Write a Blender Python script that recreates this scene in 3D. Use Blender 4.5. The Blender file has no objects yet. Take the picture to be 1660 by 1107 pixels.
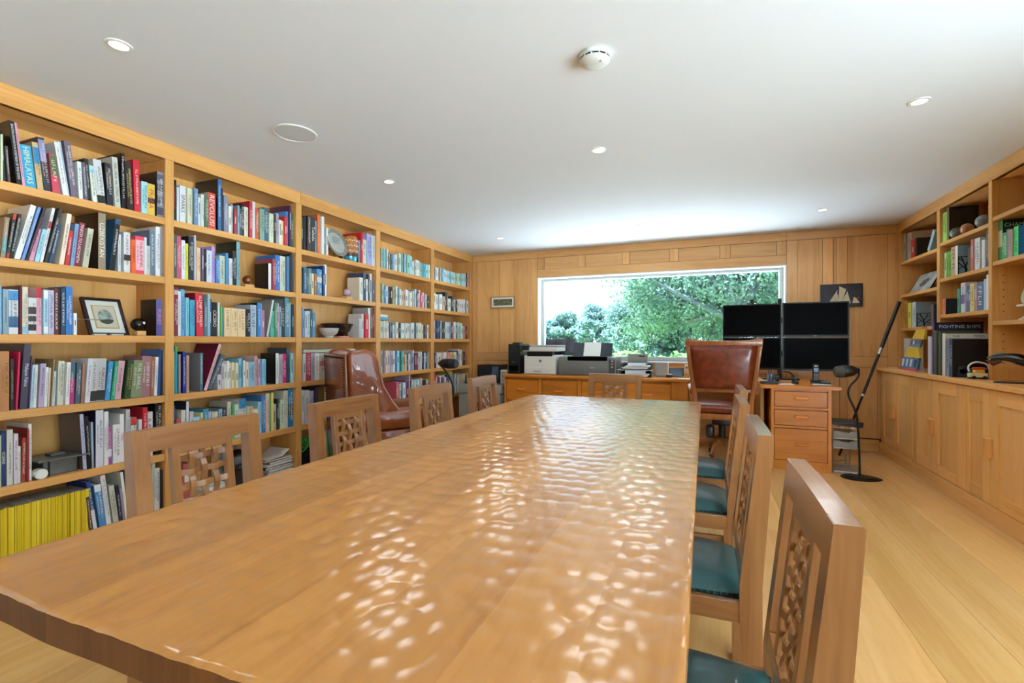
import bpy, bmesh, math, random
from mathutils import Vector, Matrix
PI = math.pi
SC = bpy.context.scene
C = SC.collection
random.seed(11)

# ------------------------------------------------------------------ camera
cam_d = bpy.data.cameras.new('camera')
cam_d.sensor_width = 36.0
cam_d.lens = 36.0 * 772.0 / 1660.0
cam_d.clip_start = 0.02
cam_d.clip_end = 400
cam = bpy.data.objects.new('camera', cam_d)
C.objects.link(cam)
cam.location = (0, 0, 1.17)
cam.rotation_euler = (PI / 2, 0, math.radians(22.0))
SC.camera = cam

# ------------------------------------------------------------------ view and light
vs = SC.view_settings
vs.view_transform = 'Standard'
vs.look = 'None'
vs.exposure = 0.12
vs.gamma = 1.0
vs.use_curve_mapping = False

world = bpy.data.worlds.new('hazy_sky')
SC.world = world
world.use_nodes = True
wn = world.node_tree.nodes
bg = wn['Background']
bg.inputs['Color'].default_value = (0.68, 0.85, 1.0, 1)
SKY = 4.6
bg.inputs['Strength'].default_value = SKY
LAMP_W = 11.0          # each ceiling downlight
sun_d = bpy.data.lights.new('sun', 'SUN'); sun_d.energy = 80.0; sun_d.angle = math.radians(3); sun_d.color = (.90, .97, 1.)
sun = bpy.data.objects.new('sun', sun_d); C.objects.link(sun)
sun.rotation_euler = Vector((.45, .0, -1)).to_track_quat('-Z', 'Y').to_euler()   # high hazy sun over the house, added for bounce off the paving, lights garden


def lin(h):
    h = h.lstrip('#')
    v = [int(h[i:i + 2], 16) / 255 for i in (0, 2, 4)]
    return tuple(c / 12.92 if c <= .04045 else ((c + .055) / 1.055) ** 2.4 for c in v)

# ------------------------------------------------------------------ mesh builder
class MB:
    def __init__(s):
        s.bm = bmesh.new()
    def _xf(s, vs_, M):
        if M is not None:
            bmesh.ops.transform(s.bm, matrix=M, verts=vs_)
    def box(s, x0, x1, y0, y1, z0, z1, bev=0.0, seg=1, M=None):
        r = bmesh.ops.create_cube(s.bm, size=1)
        vs_ = r['verts']
        bmesh.ops.transform(s.bm, matrix=Matrix.Translation(((x0 + x1) / 2, (y0 + y1) / 2, (z0 + z1) / 2)) @ Matrix.Diagonal((abs(x1 - x0), abs(y1 - y0), abs(z1 - z0), 1)), verts=vs_)
        if bev > 0:
            es = list({e for v in vs_ for e in v.link_edges})
            rb = bmesh.ops.bevel(s.bm, geom=es, offset=bev, segments=seg, affect='EDGES', profile=.5)
            vs_ = [v for v in rb['verts']]
        s._xf(vs_, M)
        return s
    def cyl(s, p0, p1, r0, r1=None, n=12, M=None):
        r1 = r0 if r1 is None else r1
        p0 = Vector(p0); p1 = Vector(p1); d = p1 - p0
        r = bmesh.ops.create_cone(s.bm, cap_ends=True, segments=n, radius1=r0, radius2=r1, depth=d.length)
        q = Vector((0, 0, 1)).rotation_difference(d.normalized()).to_matrix().to_4x4()
        bmesh.ops.transform(s.bm, matrix=Matrix.Translation((p0 + p1) / 2) @ q, verts=r['verts'])
        s._xf(r['verts'], M)
        return s
    def ball(s, c, r, sx=1, sy=1, sz=1, n=12, M=None):
        q = bmesh.ops.create_uvsphere(s.bm, u_segments=n * 2, v_segments=n, radius=r)
        bmesh.ops.transform(s.bm, matrix=Matrix.Translation(c) @ Matrix.Diagonal((sx, sy, sz, 1)), verts=q['verts'])
        s._xf(q['verts'], M)
        return s
    def lathe(s, prof, c=(0, 0, 0), n=24, M=None, closed=False):
        rings = []
        for r, z in prof:
            if r < 1e-5:
                rings.append([s.bm.verts.new((c[0], c[1], c[2] + z))])
            else:
                rings.append([s.bm.verts.new((c[0] + r * math.cos(2 * PI * i / n), c[1] + r * math.sin(2 * PI * i / n), c[2] + z)) for i in range(n)])
        for a, b in zip(rings, rings[1:]):
            for i in range(n):
                j = (i + 1) % n
                if len(a) == 1 and len(b) == 1: continue
                if len(a) == 1: s.bm.faces.new((a[0], b[j], b[i]))
                elif len(b) == 1: s.bm.faces.new((a[i], a[j], b[0]))
                else: s.bm.faces.new((a[i], a[j], b[j], b[i]))
        s._xf([v for r in rings for v in r], M)
        return s
    def tube(s, pts, r, n=8, M=None):
        pts = [Vector(p) for p in pts]; rings = []
        rr = r if isinstance(r, (list, tuple)) else [r] * len(pts)
        up = Vector((0.13, 0.21, 1)).normalized()
        for i, p in enumerate(pts):
            t = (pts[min(i + 1, len(pts) - 1)] - pts[max(i - 1, 0)]).normalized()
            a = t.cross(up)
            if a.length < 1e-3: a = t.cross(Vector((1, 0, 0)))
            a.normalize(); b = t.cross(a).normalized()
            rings.append([s.bm.verts.new(p + rr[i] * (math.cos(2 * PI * k / n) * a + math.sin(2 * PI * k / n) * b)) for k in range(n)])
        for a, b in zip(rings, rings[1:]):
            for k in range(n):
                j = (k + 1) % n
                s.bm.faces.new((a[k], a[j], b[j], b[k]))
        s.bm.faces.new(rings[0][::-1]); s.bm.faces.new(rings[-1])
        s._xf([v for r_ in rings for v in r_], M)
        return s
    def prism(s, poly, d0, d1, axis='y', M=None):
        # poly: 2D outline, extruded from d0 to d1 along axis
        def P(a, b, d):
            return {'x': (d, a, b), 'y': (a, d, b), 'z': (a, b, d)}[axis]
        A = [s.bm.verts.new(P(a, b, d0)) for a, b in poly]
        B = [s.bm.verts.new(P(a, b, d1)) for a, b in poly]
        n = len(poly)
        s.bm.faces.new(A); s.bm.faces.new(B[::-1])
        for i in range(n):
            j = (i + 1) % n
            s.bm.faces.new((A[i], B[i], B[j], A[j]))
        s._xf(A + B, M)
        return s
    def quad(s, a, b, c, d):
        s.bm.faces.new([s.bm.verts.new(p) for p in (a, b, c, d)])
        return s
    def mesh(s, name, smooth=False):
        bmesh.ops.recalc_face_normals(s.bm, faces=s.bm.faces)
        me = bpy.data.meshes.new(name)
        s.bm.to_mesh(me); s.bm.free()
        if smooth:
            me.polygons.foreach_set('use_smooth', [True] * len(me.polygons))
            try: me.set_sharp_from_angle(angle=math.radians(38))
            except Exception: pass
        return me

def link(name, me, m=None, parent=None, loc=None, rot=None, color=None):
    o = bpy.data.objects.new(name, me)
    C.objects.link(o)
    if m is not None and me is not None and len(me.materials) == 0: me.materials.append(m)
    if parent is not None: o.parent = parent
    if loc is not None: o.location = loc
    if rot is not None: o.rotation_euler = rot
    if color is not None: o.color = (*color[:3], 1)
    return o
def obj(name, mb, m, parent=None, smooth=False, **k):
    return link(name, mb.mesh(name, smooth), m, parent, **k)
def thing(name, label, cat, loc=(0, 0, 0), rz=0, group=None):
    o = bpy.data.objects.new(name, None); C.objects.link(o)
    o.empty_display_size = .05
    o.location = loc; o.rotation_euler = (0, 0, rz)
    return tag(o, label, cat, group)
def tag(o, label, cat, group=None):
    o['label'] = label; o['category'] = cat
    if group: o['group'] = group
    return o
def struct(o):
    o['kind'] = 'structure'
    return o
def subsurf(o, lv=2):
    m = o.modifiers.new('smooth', 'SUBSURF'); m.levels = lv; m.render_levels = lv
    o.data.polygons.foreach_set('use_smooth', [True] * len(o.data.polygons))
    return o
def copy_tree(o, parent=None):
    c = o.copy(); C.objects.link(c); c.parent = parent
    for ch in list(o.children): copy_tree(ch, c)
    return c
def tone(a=.12):
    k = 1 + random.uniform(-a, a)
    return (k * random.uniform(.985, 1.015), k, k * random.uniform(.95, 1.03))

# ------------------------------------------------------------------ materials
def newmat(name):
    m = bpy.data.materials.new(name); m.use_nodes = True
    return m, m.node_tree.nodes, m.node_tree.links, m.node_tree.nodes['Principled BSDF']
def plain(name, hexcol, rough=.5, metal=0., coat=0., bump=0., bscale=60., spec=.5, var=0.):
    m, N, L, P = newmat(name)
    col = lin(hexcol)
    P.inputs['Base Color'].default_value = (*col, 1)
    P.inputs['Roughness'].default_value = rough
    P.inputs['Metallic'].default_value = metal
    P.inputs['Coat Weight'].default_value = coat
    P.inputs['Specular IOR Level'].default_value = spec
    if bump or var:
        tc = N.new('ShaderNodeTexCoord')
        nz = N.new('ShaderNodeTexNoise'); nz.inputs['Scale'].default_value = bscale; nz.inputs['Detail'].default_value = 5
        L.new(tc.outputs['Object'], nz.inputs['Vector'])
        if bump:
            b = N.new('ShaderNodeBump'); b.inputs['Strength'].default_value = bump; b.inputs['Distance'].default_value = .004
            L.new(nz.outputs['Fac'], b.inputs['Height']); L.new(b.outputs['Normal'], P.inputs['Normal'])
        if var:
            r = N.new('ShaderNodeValToRGB')
            r.color_ramp.elements[0].position = .3; r.color_ramp.elements[1].position = .7
            r.color_ramp.elements[0].color = (*[c * (1 - var) for c in col], 1)
            r.color_ramp.elements[1].color = (*[min(1, c * (1 + var)) for c in col], 1)
            L.new(nz.outputs['Fac'], r.inputs['Fac']); L.new(r.outputs['Color'], P.inputs['Base Color'])
    return m
def objcol(name, rough=.5, coat=0.):
    # colour comes from each object's own colour
    m, N, L, P = newmat(name)
    oi = N.new('ShaderNodeObjectInfo')
    L.new(oi.outputs['Color'], P.inputs['Base Color'])
    P.inputs['Roughness'].default_value = rough; P.inputs['Coat Weight'].default_value = coat
    return m
def wood(name, light, mid, dark, axis, rough=.38, coat=.0, ring=7., fine=90., stretch=.07, bump=.05, figure=.5, coat_rough=.1, soft_=.62):
    m, N, L, P = newmat(name)
    tc = N.new('ShaderNodeTexCoord'); oi = N.new('ShaderNodeObjectInfo')
    mul = N.new('ShaderNodeVectorMath'); mul.operation = 'MULTIPLY_ADD'
    cmb = N.new('ShaderNodeCombineXYZ')
    for i in range(3): L.new(oi.outputs['Random'], cmb.inputs[i])
    mul.inputs[1].default_value = (31.7, 17.3, 23.1)
    L.new(cmb.outputs[0], mul.inputs[0]); L.new(tc.outputs['Object'], mul.inputs[2])
    mp = N.new('ShaderNodeMapping'); sc = [1., 1., 1.]; sc['xyz'.index(axis)] = stretch
    mp.inputs['Scale'].default_value = sc
    L.new(mul.outputs[0], mp.inputs['Vector'])
    n1 = N.new('ShaderNodeTexNoise'); n1.inputs['Scale'].default_value = ring; n1.inputs['Detail'].default_value = 3; n1.inputs['Distortion'].default_value = .8
    n2 = N.new('ShaderNodeTexNoise'); n2.inputs['Scale'].default_value = fine; n2.inputs['Detail'].default_value = 4
    L.new(mp.outputs[0], n1.inputs['Vector']); L.new(mp.outputs[0], n2.inputs['Vector'])
    # growth figure: sine of the broad noise gives cathedral lines
    ms = N.new('ShaderNodeMath'); ms.operation = 'MULTIPLY'; ms.inputs[1].default_value = 55.
    sn = N.new('ShaderNodeMath'); sn.operation = 'SINE'
    L.new(n1.outputs['Fac'], ms.inputs[0]); L.new(ms.outputs[0], sn.inputs[0])
    ma = N.new('ShaderNodeMath'); ma.operation = 'MULTIPLY_ADD'; ma.inputs[1].default_value = .10 * figure; 
    L.new(sn.outputs[0], ma.inputs[0]); L.new(n1.outputs['Fac'], ma.inputs[2])
    mb = N.new('ShaderNodeMath'); mb.operation = 'MULTIPLY_ADD'; mb.inputs[1].default_value = .45; 
    L.new(n2.outputs['Fac'], mb.inputs[0]); L.new(ma.outputs[0], mb.inputs[2])
    r = N.new('ShaderNodeValToRGB'); e = r.color_ramp.elements
    lt, md, dk = lin(light), lin(mid), lin(dark)
    e[0].position = .48; e[0].color = (*[b_ + (a_ - b_) * soft_ for a_, b_ in zip(dk, md)], 1)
    e[1].position = .95; e[1].color = (*[b_ + (a_ - b_) * soft_ for a_, b_ in zip(lt, md)], 1)
    q = e.new(.70); q.color = (*lin(mid), 1)
    L.new(mb.outputs[0], r.inputs['Fac'])
    mx = N.new('ShaderNodeMix'); mx.data_type = 'RGBA'; mx.blend_type = 'MULTIPLY'; mx.inputs['Factor'].default_value = 1
    L.new(r.outputs['Color'], mx.inputs['A']); L.new(oi.outputs['Color'], mx.inputs['B'])
    L.new(mx.outputs['Result'], P.inputs['Base Color'])
    P.inputs['Roughness'].default_value = rough
    P.inputs['Coat Weight'].default_value = coat; P.inputs['Coat Roughness'].default_value = coat_rough
    if bump:
        b = N.new('ShaderNodeBump'); b.inputs['Strength'].default_value = bump; b.inputs['Distance'].default_value = .002
        L.new(n2.outputs['Fac'], b.inputs['Height']); L.new(b.outputs['Normal'], P.inputs['Normal'])
    return m
M = {}
OAK = ('e2ac68', 'd69a54', 'bc7f3c')
for a in 'xyz':
    M['oak_' + a] = wood('oak_' + a, *OAK, a, rough=.42)
    M['panel_' + a] = wood('oak_panel_' + a, 'ecb87c', 'e2a866', 'c88c48', a, rough=.4)
    M['cab_' + a] = wood('oak_cabinet_' + a, 'f4be7e', 'ecb066', 'd2944c', a, rough=.36)
    M['desk_' + a] = wood('cherry_desk_' + a, 'da8c34', 'cc7c26', 'ac6218', a, rough=.34)
    M['chair_' + a] = wood('chair_oak_' + a, 'ac7848', '986437', '744624', a, rough=.32, coat=.7, coat_rough=.16)
M['floor'] = wood('oak_floor', 'eabb7c', 'e0ab68', 'ce9552', 'y', rough=.36, ring=4., figure=.8, bump=.02)
M['table'] = wood('table_oak', 'c88c44', 'bd7e37', 'a56526', 'y', rough=.45, coat=1.0, coat_rough=.17, ring=7., figure=.35, bump=.01)
M['captain'] = wood('captain_chair_wood', 'b06a34', '985626', '743c16', 'z', rough=.3, coat=.4)
M['shaded_end_grain'] = wood('table_end_shade', '7c4a20', '683a18', '4c280e', 'z', rough=.5, fine=200.)  # end grain darkened further, the backlit edge's shade put into the colour
M['table'].node_tree.nodes['Principled BSDF'].inputs['Coat IOR'].default_value = 1.5
M['table'].node_tree.nodes['Principled BSDF'].inputs['Specular IOR Level'].default_value = .1
M['dark_oak'] = wood('dark_chair_oak', '9a6032', '854e26', '603416', 'z', rough=.3, coat=.3)
M['ceiling'] = plain('ceiling_paint', 'e9ebec', .85)
M['rear_oak'] = plain('rear_wall_oak', '93714a', .7)
M['wall_white'] = plain('wall_paint', 'e9e9e6', .85)
M['white_gloss'] = plain('white_gloss_paint', 'eceae4', .3)
M['black'] = plain('black_plastic', '101113', .4)
M['black_metal'] = plain('black_metal', '141414', .35, metal=.3)
M['screen'] = plain('screen_glass', '020203', .45, spec=.06)
M['grey_plastic'] = plain('grey_plastic', '6c6b66', .45)
M['light_grey'] = plain('light_grey_plastic', 'a9a8a2', .5)
M['white_plastic'] = plain('white_plastic', 'dcdad2', .4)
M['silver'] = plain('silver_metal', 'b8b8b6', .28, metal=.9)
M['paper'] = plain('paper', 'e8e6de', .8)
M['pages'] = plain('book_pages', 'ded5bf', .85)
M['teal_leather'] = plain('teal_leather', '0e4e50', .32, coat=.25, bump=.12, bscale=160)
M['tan_leather'] = plain('tan_leather', '8a4216', .34, coat=.8, bump=.08, bscale=30, var=.14)
M['brown_leather'] = plain('worn_leather', '71290f', .30, coat=.35, bump=.12, bscale=22, var=.40)
M['nail'] = plain('brass_nail', '3a2a18', .35, metal=.8)
M['cover'] = objcol('book_cover', .42, .15)
M['print'] = objcol('printed_ink', .5)
M['paint'] = objcol('painted_surface', .45, .1)
M['glossy'] = objcol('glazed_surface', .15, .4)
def glass_mat(name='window_glass', tint=(.97, .99, .985), refl=.02):
    m, N, L, P = newmat(name)
    N.remove(P)
    t = N.new('ShaderNodeBsdfTransparent'); t.inputs[0].default_value = (*tint, 1)
    g = N.new('ShaderNodeBsdfGlossy'); g.inputs['Roughness'].default_value = .02
    mx = N.new('ShaderNodeMixShader'); mx.inputs[0].default_value = refl
    L.new(t.outputs[0], mx.inputs[1]); L.new(g.outputs[0], mx.inputs[2]); L.new(mx.outputs[0], N['Material Output'].inputs['Surface'])
    return m
M['glass'] = glass_mat()
M['tinted_glass'] = glass_mat('dimming_glass', (.745, .76, .765), .012)   # picture window pane, tint added to dim the bright outdoors
def emit(name, col, s):
    m, N, L, P = newmat(name)
    P.inputs['Base Color'].default_value = (*col, 1)
    P.inputs['Emission Color'].default_value = (*col, 1); P.inputs['Emission Strength'].default_value = s
    return m
M['lamp'] = emit('lamp_glow', (1., .93, .72), 5.)

# flat lettering as real thin mesh
TEXTS = ['BHUTAN', 'BHUTAN MOUNTAIN FORTRESS OF THE GODS', 'HIMALAYAS', 'PRAGA', 'MARCH TO LADYSMITH', 'UZBEKISTAN', 'FURIES', 'Malayan Palms', 'OCEANS', 'Tibet',
         'SPARKS', 'REVOLUSI', 'TILT', 'CICERO', 'Toledo', 'FIGHTING SHIPS', 'THE TIMES', 'THE', 'TIMES', 'CHAMBERS', 'hp', 'Canon', 'BOSE']
TXT = {}
def bake_texts():
    made = []
    for s in TEXTS:
        cu = bpy.data.curves.new('txt', 'FONT')
        cu.body = s; cu.size = 1.0; cu.resolution_u = 2
        ob = bpy.data.objects.new('txt', cu)
        C.objects.link(ob); made.append((s, ob, cu))
    dg = bpy.context.evaluated_depsgraph_get()
    for s, ob, cu in made:
        TXT[s] = bpy.data.meshes.new_from_object(ob.evaluated_get(dg))
    for s, ob, cu in made:
        bpy.data.objects.remove(ob); bpy.data.curves.remove(cu)
bake_texts()
def text_mesh(s, size=1.0, name='lettering'):
    me = TXT[s].copy(); me.name = name; me.materials.clear()
    xs = [v.co.x for v in me.vertices]; ys = [v.co.y for v in me.vertices]
    return me, (min(xs), min(ys), max(xs), max(ys))
def fit_text(s, length, height, Mat, name='lettering', exact=False):
    """text scaled to fit a length x height box whose middle is the origin, then placed by matrix Mat"""
    me, (x0, y0, x1, y1) = text_mesh(s, 1.0, name)
    k = min(length / max(x1 - x0, 1e-4), height / max(y1 - y0, 1e-4))
    kx = length / (x1 - x0) if exact else k
    T = Matrix.Diagonal((kx, k, 1, 1)) @ Matrix.Translation((-(x0 + x1) / 2, -(y0 + y1) / 2, 0))
    me.transform(Mat @ T)
    return me
def basis(xa, ya, origin):
    xa = Vector(xa).normalized(); ya = Vector(ya).normalized(); za = xa.cross(ya)
    m = Matrix((xa, ya, za)).transposed().to_4x4()
    m.translation = origin
    return m
# ================================================================== room shell
XL, XR, YB, YR, ZC = -3.40, 2.20, 6.12, -2.6, 2.40
# ---- floor: slab with wide oak planks laid along the room
floor = struct(obj('floor', MB().box(XL, XR, YR, YB + .02, -.08, -.021), plain('floor_base', '3a2a1a', .8)))
x = .483 - 14 * .29
col = 0
while x < XR:
    x0, x1 = max(x, XL), min(x + .29, XR)
    if x1 - x0 > .03:
        fixed = {14: 2.87, 15: 3.83}.get(col)
        cuts = [YR]
        y = YR + random.uniform(.6, 2.2)
        if fixed: y = fixed - 2.4 * math.floor((fixed - YR - .3) / 2.4)
        while y < YB - .4:
            cuts.append(y); y += 2.4 if fixed else random.uniform(1.9, 2.9)
        cuts.append(YB + .02)
        for a, b in zip(cuts, cuts[1:]):
            obj('plank', MB().box(x0 + .0007, x1 - .0007, a + .0006, b - .0006, -.021, 0), M['floor'], floor, color=tone(.09))
    x += .29; col += 1

# ---- ceiling and walls
ceiling = struct(obj('ceiling', MB().box(XL - .1, XR + .1, YR - .1, YB + .3, ZC, ZC + .1), M['ceiling']))
struct(obj('wall_left', MB().box(XL - .1, XL, YR - .1, YB + .3, -.05, ZC), M['wall_white']))
SY0, SY1, SZ1 = -2.0, 2.2, 2.2       # glazed doors in the right wall, beside and behind the camera
struct(obj('wall_right', MB().box(XR, XR + .1, SY1, YB + .3, -.05, ZC).box(XR, XR + .1, YR - .1, SY0, -.05, ZC).box(XR, XR + .1, SY0, SY1, SZ1, ZC), M['wall_white']))
door2 = struct(obj('door_2', MB().box(XR + .02, XR + .08, SY0, SY1, SZ1 - .07, SZ1).box(XR + .02, XR + .08, SY0, SY1, 0, .05), M['white_gloss']))
for i in range(5):
    gy = SY0 + (SY1 - SY0) * i / 4
    obj('door_frame', MB().box(XR + .02, XR + .08, max(SY0, gy - .03), min(SY1, gy + .03), .05, SZ1 - .07), M['white_gloss'], door2)
    if i < 4: obj('pane', MB().box(XR + .045, XR + .053, gy + .03, gy + (SY1 - SY0) / 4 - .03, .05, SZ1 - .07), M['glass'], door2)

# ---- window wall, panelled in oak
WX0, WX1, WZ0, WZ1 = -2.10, .856, .925, 2.035
F = YB + .016                      # plane behind the panelling
wall_back = struct(obj('wall_back', MB().box(XL, WX0, F, F + .26, 0, ZC).box(WX1, XR, F, F + .26, 0, ZC).box(WX0, WX1, F, F + .26, 0, WZ0).box(WX0, WX1, F, F + .26, WZ1, ZC), plain('wall_core', '5a3818', .7)))
def wp(name, x0, x1, z0, z1, axis, proud=True, tn=None):
    y0 = YB if proud else YB + .009
    return obj(name, MB().box(x0 + .0018, x1 - .0018, y0, F, z0 + .0018, z1 - .0018, bev=.002 if proud else 0), M['panel_' + axis], wall_back, color=tn or tone(.07))
PZ0, PZ1 = .12, 2.30
# left of the window
wp('rail', -3.09, -2.10, 2.302, 2.40, 'x')
wp('stile', -3.09, -3.014, .0, 2.302, 'z')
wp('stile', -2.209, -2.10, .0, 2.302, 'z')
wp('panel', -3.014, -2.668, 1.015, 2.302, 'z', False)
wp('panel', -2.668, -2.44, 1.015, 2.302, 'z', False, (1.05, 1.02, .98))
wp('panel', -2.44, -2.209, 1.015, 2.302, 'z', False)
wp('rail', -3.014, -2.209, .905, 1.015, 'x')
wp('panel', -3.014, -2.61, .12, .905, 'z', False)
wp('panel', -2.61, -2.209, .12, .905, 'z', False)
# frieze of small panels above the window
wp('rail', -2.10, .856, 2.302, 2.40, 'x', tn=(1.02, 1, 1))
wp('rail', -2.10, .856, 2.035, 2.145, 'x', tn=(.97, .97, .97))
fr = [-2.10, -2.006, -1.538, -1.44, -.963, -.871, -.398, -.294, .169, .282, .758, .856]
for i, (a, b) in enumerate(zip(fr, fr[1:])):
    if i % 2 == 0: wp('stile', a, b, 2.145, 2.302, 'z', tn=tone(.1))
    else: wp('panel', a, b, 2.145, 2.302, 'x', False, tone(.1))
# right of the window
wp('rail', .856, 2.19, 2.302, 2.40, 'x')
wp('stile', .856, .964, 0, 2.302, 'z')
wp('panel', .964, 1.205, 1.008, 2.302, 'z', False, (1.03, 1.0, .95))
wp('panel', 1.205, 1.302, 1.008, 2.302, 'z', False, (1.22, 1.2, 1.15))
wp('stile', 1.302, 1.332, 1.008, 2.302, 'z', tn=(.85, .8, .75))
wp('panel', 1.332, 1.432, 1.008, 2.302, 'z', False, (1.1, 1.05, 1.0))
wp('panel', 1.432, 1.788, 1.008, 2.302, 'z', False, (1.02, 1.0, .95))
wp('stile', 1.788, 2.19, 0, 2.302, 'z')
wp('rail', .964, 1.788, .895, 1.008, 'x')
wp('stile', 1.36, 1.432, .14, .895, 'z')
wp('panel', .964, 1.36, .14, .895, 'z', False)
wp('panel', 1.432, 1.70, .14, .895, 'z', False)
wp('panel', 1.70, 1.788, .14, .895, 'z', False)
# below the window
wp('rail', -2.10, .856, .80, .925, 'x')
wp('panel', -2.10, -.6, .12, .80, 'x', False)
wp('panel', -.6, .856, .12, .80, 'x', False)
struct(obj('baseboard_back', MB().box(-3.09, 1.71, YB - .014, YB, 0, .13, bev=.003), M['panel_x']))

# ---- the picture window
win = struct(obj('window_1', MB().box(WX0, WX0 + .014, YB - .004, F + .26, WZ0, WZ1).box(WX1 - .014, WX1, YB - .004, F + .26, WZ0, WZ1).box(WX0 + .014, WX1 - .014, YB - .004, F + .26, WZ1 - .014, WZ1), M['white_gloss']))
obj('window_sill', MB().box(WX0 - .0, WX1 + .0, YB - .03, F + .26, WZ0 - .022, WZ0, bev=.004), M['white_gloss'], win)
fy0, fy1 = YB + .13, YB + .20
fm = MB()
a0, a1, b0, b1 = WX0 + .014, WX1 - .014, WZ0, WZ1 - .014
fm.box(a0, a0 + .042, fy0, fy1, b0, b1, bev=.004).box(a1 - .042, a1, fy0, fy1, b0, b1, bev=.004).box(a0 + .042, a1 - .042, fy0, fy1, b1 - .034, b1, bev=.004).box(a0 + .042, a1 - .042, fy0, fy1, b0, b0 + .05, bev=.004)
obj('window_frame', fm, plain('grey_white_frame', 'c9ccca', .4), win)
obj('pane', MB().box(a0 + .042, a1 - .042, fy0 + .03, fy0 + .036, b0 + .05, b1 - .034), M['tinted_glass'], win)

# ---- wall behind the camera
struct(obj('wall_rear', MB().box(XL, XR, YR - .1, YR, 0, ZC), M['rear_oak']))

# ================================================================== ceiling fittings
spot_names = {(0, 0): 'nearest the left bookcase, closest to the camera', (0, 1): 'above the left bookcase side, middle of the room', (0, 2): 'in the far left corner of the ceiling',
              (1, 1): 'over the middle of the long table', (1, 2): 'in front of the picture window', (2, 1): 'over the open floor on the right', (2, 2): 'in the far right corner of the ceiling'}
for i, lx in enumerate((-2.25, -.63, 1.02)):
    for j, ly in enumerate((1.22, 3.04, 5.20)):
        key = (i, j)
        if key in spot_names:
            t = thing('recessed_downlight', 'small round downlight ' + spot_names[key], 'downlight', (lx, ly, ZC), 0, 'recessed ceiling downlights')
        else:
            t = thing('recessed_downlight', 'small round downlight above the ' + ('near end of the table' if i == 1 else 'right-hand floor near the camera'), 'downlight', (lx, ly, ZC), 0, 'recessed ceiling downlights')
        obj('rim', MB().lathe([(.032, -.001), (.034, -.006), (.045, -.005), (.047, 0), (.03, 0)], n=24), M['white_gloss'], t, smooth=True)
        obj('lens', MB().lathe([(0, -.0075), (.02, -.0065), (.0325, -.003), (.0325, -.001)], n=24), M['lamp'], t, smooth=True)
        ld = bpy.data.lights.new('downlight', 'SPOT'); ld.energy = LAMP_W; ld.color = (.88, .95, 1.)
        ld.spot_size = math.radians(165); ld.spot_blend = .3; ld.shadow_soft_size = .16
        lo = bpy.data.objects.new('light_source', ld); C.objects.link(lo); lo.parent = t; lo.location = (0, 0, -.03)
        lo.rotation_euler = (0, 0, 0)
# smoke alarm
t = thing('smoke_alarm', 'white round smoke alarm on the ceiling above the table', 'smoke alarm', (-.438, 2.033, ZC))
obj('body', MB().lathe([(.0, 0), (.066, 0), (.068, -.006), (.067, -.017), (.063, -.0175)], n=32), M['white_plastic'], t, smooth=True)
obj('grille', MB().lathe([(.055, -.0175), (.055, -.025)], n=32), plain('alarm_dark_grey', '4c4c4c', .7), t)  # dark grey ring between body and cap
obj('cap', MB().lathe([(.0, -.042), (.03, -.041), (.055, -.034), (.065, -.0255), (.064, -.0245), (.05, -.0245)], n=32), M['white_plastic'], t, smooth=True)
for k in range(12):
    a = 2 * PI * k / 12
    obj('rib', MB().box(.058, .064, -.003, .003, -.025, -.017), M['white_plastic'], t, rot=(0, 0, a))
obj('indicator', MB().lathe([(0, -.0432), (.006, -.0425), (.006, -.039)], c=(.03, -.02, 0), n=10), M['light_grey'], t)
# ceiling loudspeaker
t = thing('ceiling_speaker', 'flat round white loudspeaker grille in the ceiling', 'speaker', (-2.237, 2.122, ZC))
obj('rim', MB().lathe([(.112, 0), (.122, -.001), (.122, -.008), (.113, -.009), (.112, -.006)], n=40), M['white_gloss'], t, smooth=True)
obj('grille', MB().lathe([(0, -.0075), (.09, -.0072), (.1125, -.006)], n=40), plain('speaker_mesh', 'd6d8d8', .7, bump=.3, bscale=900), t, smooth=True)

# ================================================================== left wall bookcase
LU = [(.900, .955), (1.927, 1.979), (2.944, 3.002), (3.968, 4.035), (5.018, 5.088), (6.055, 6.12)]
LS = [1.935, 1.570, 1.205, .837, .475, .113]
bc = thing('bookcase', 'tall built-in oak bookcase filling the whole left wall', 'bookcase', (XL, .9, 0))
def part(name, mb, m, p, **k):
    # parts are written in room coordinates; shift them under a root that only has a location
    o = obj(name, mb, m, p, **k)
    o.location = -Vector(p.location)
    return o
for a, b in LU:
    part('upright', MB().box(-3.378, -3.09, a, b, .0, 2.30, bev=.002), M['oak_z'], bc, color=tone(.05))
for (p0, p1), (q0, q1) in zip(LU, LU[1:]):
    y0, y1 = p1, q0
    part('back_panel', MB().box(-3.392, -3.378, y0 - .02, y1 + .02, .05, 2.34), M['cab_z'], bc, color=tone(.04))
    for z in LS:
        part('shelf', MB().box(-3.378, -3.094, y0 + .0005, y1 - .0005, z - .042, z, bev=.002), M['oak_y'], bc, color=tone(.06))
    part('top_board', MB().box(-3.378, -3.10, y0, y1, 2.30, 2.325), M['cab_y'], bc)
    part('plinth', MB().box(-3.15, -3.13, y0, y1, 0, .07), M['oak_y'], bc)
part('cornice', MB().box(-3.12, -3.088, .9, 2.99, 2.30, 2.399, bev=.002), M['oak_y'], bc, color=(1.04, 1.03, 1.0))
part('cornice', MB().box(-3.12, -3.088, 2.992, 6.119, 2.30, 2.399, bev=.002), M['oak_y'], bc, color=(1.0, 1.0, 1.0))

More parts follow.
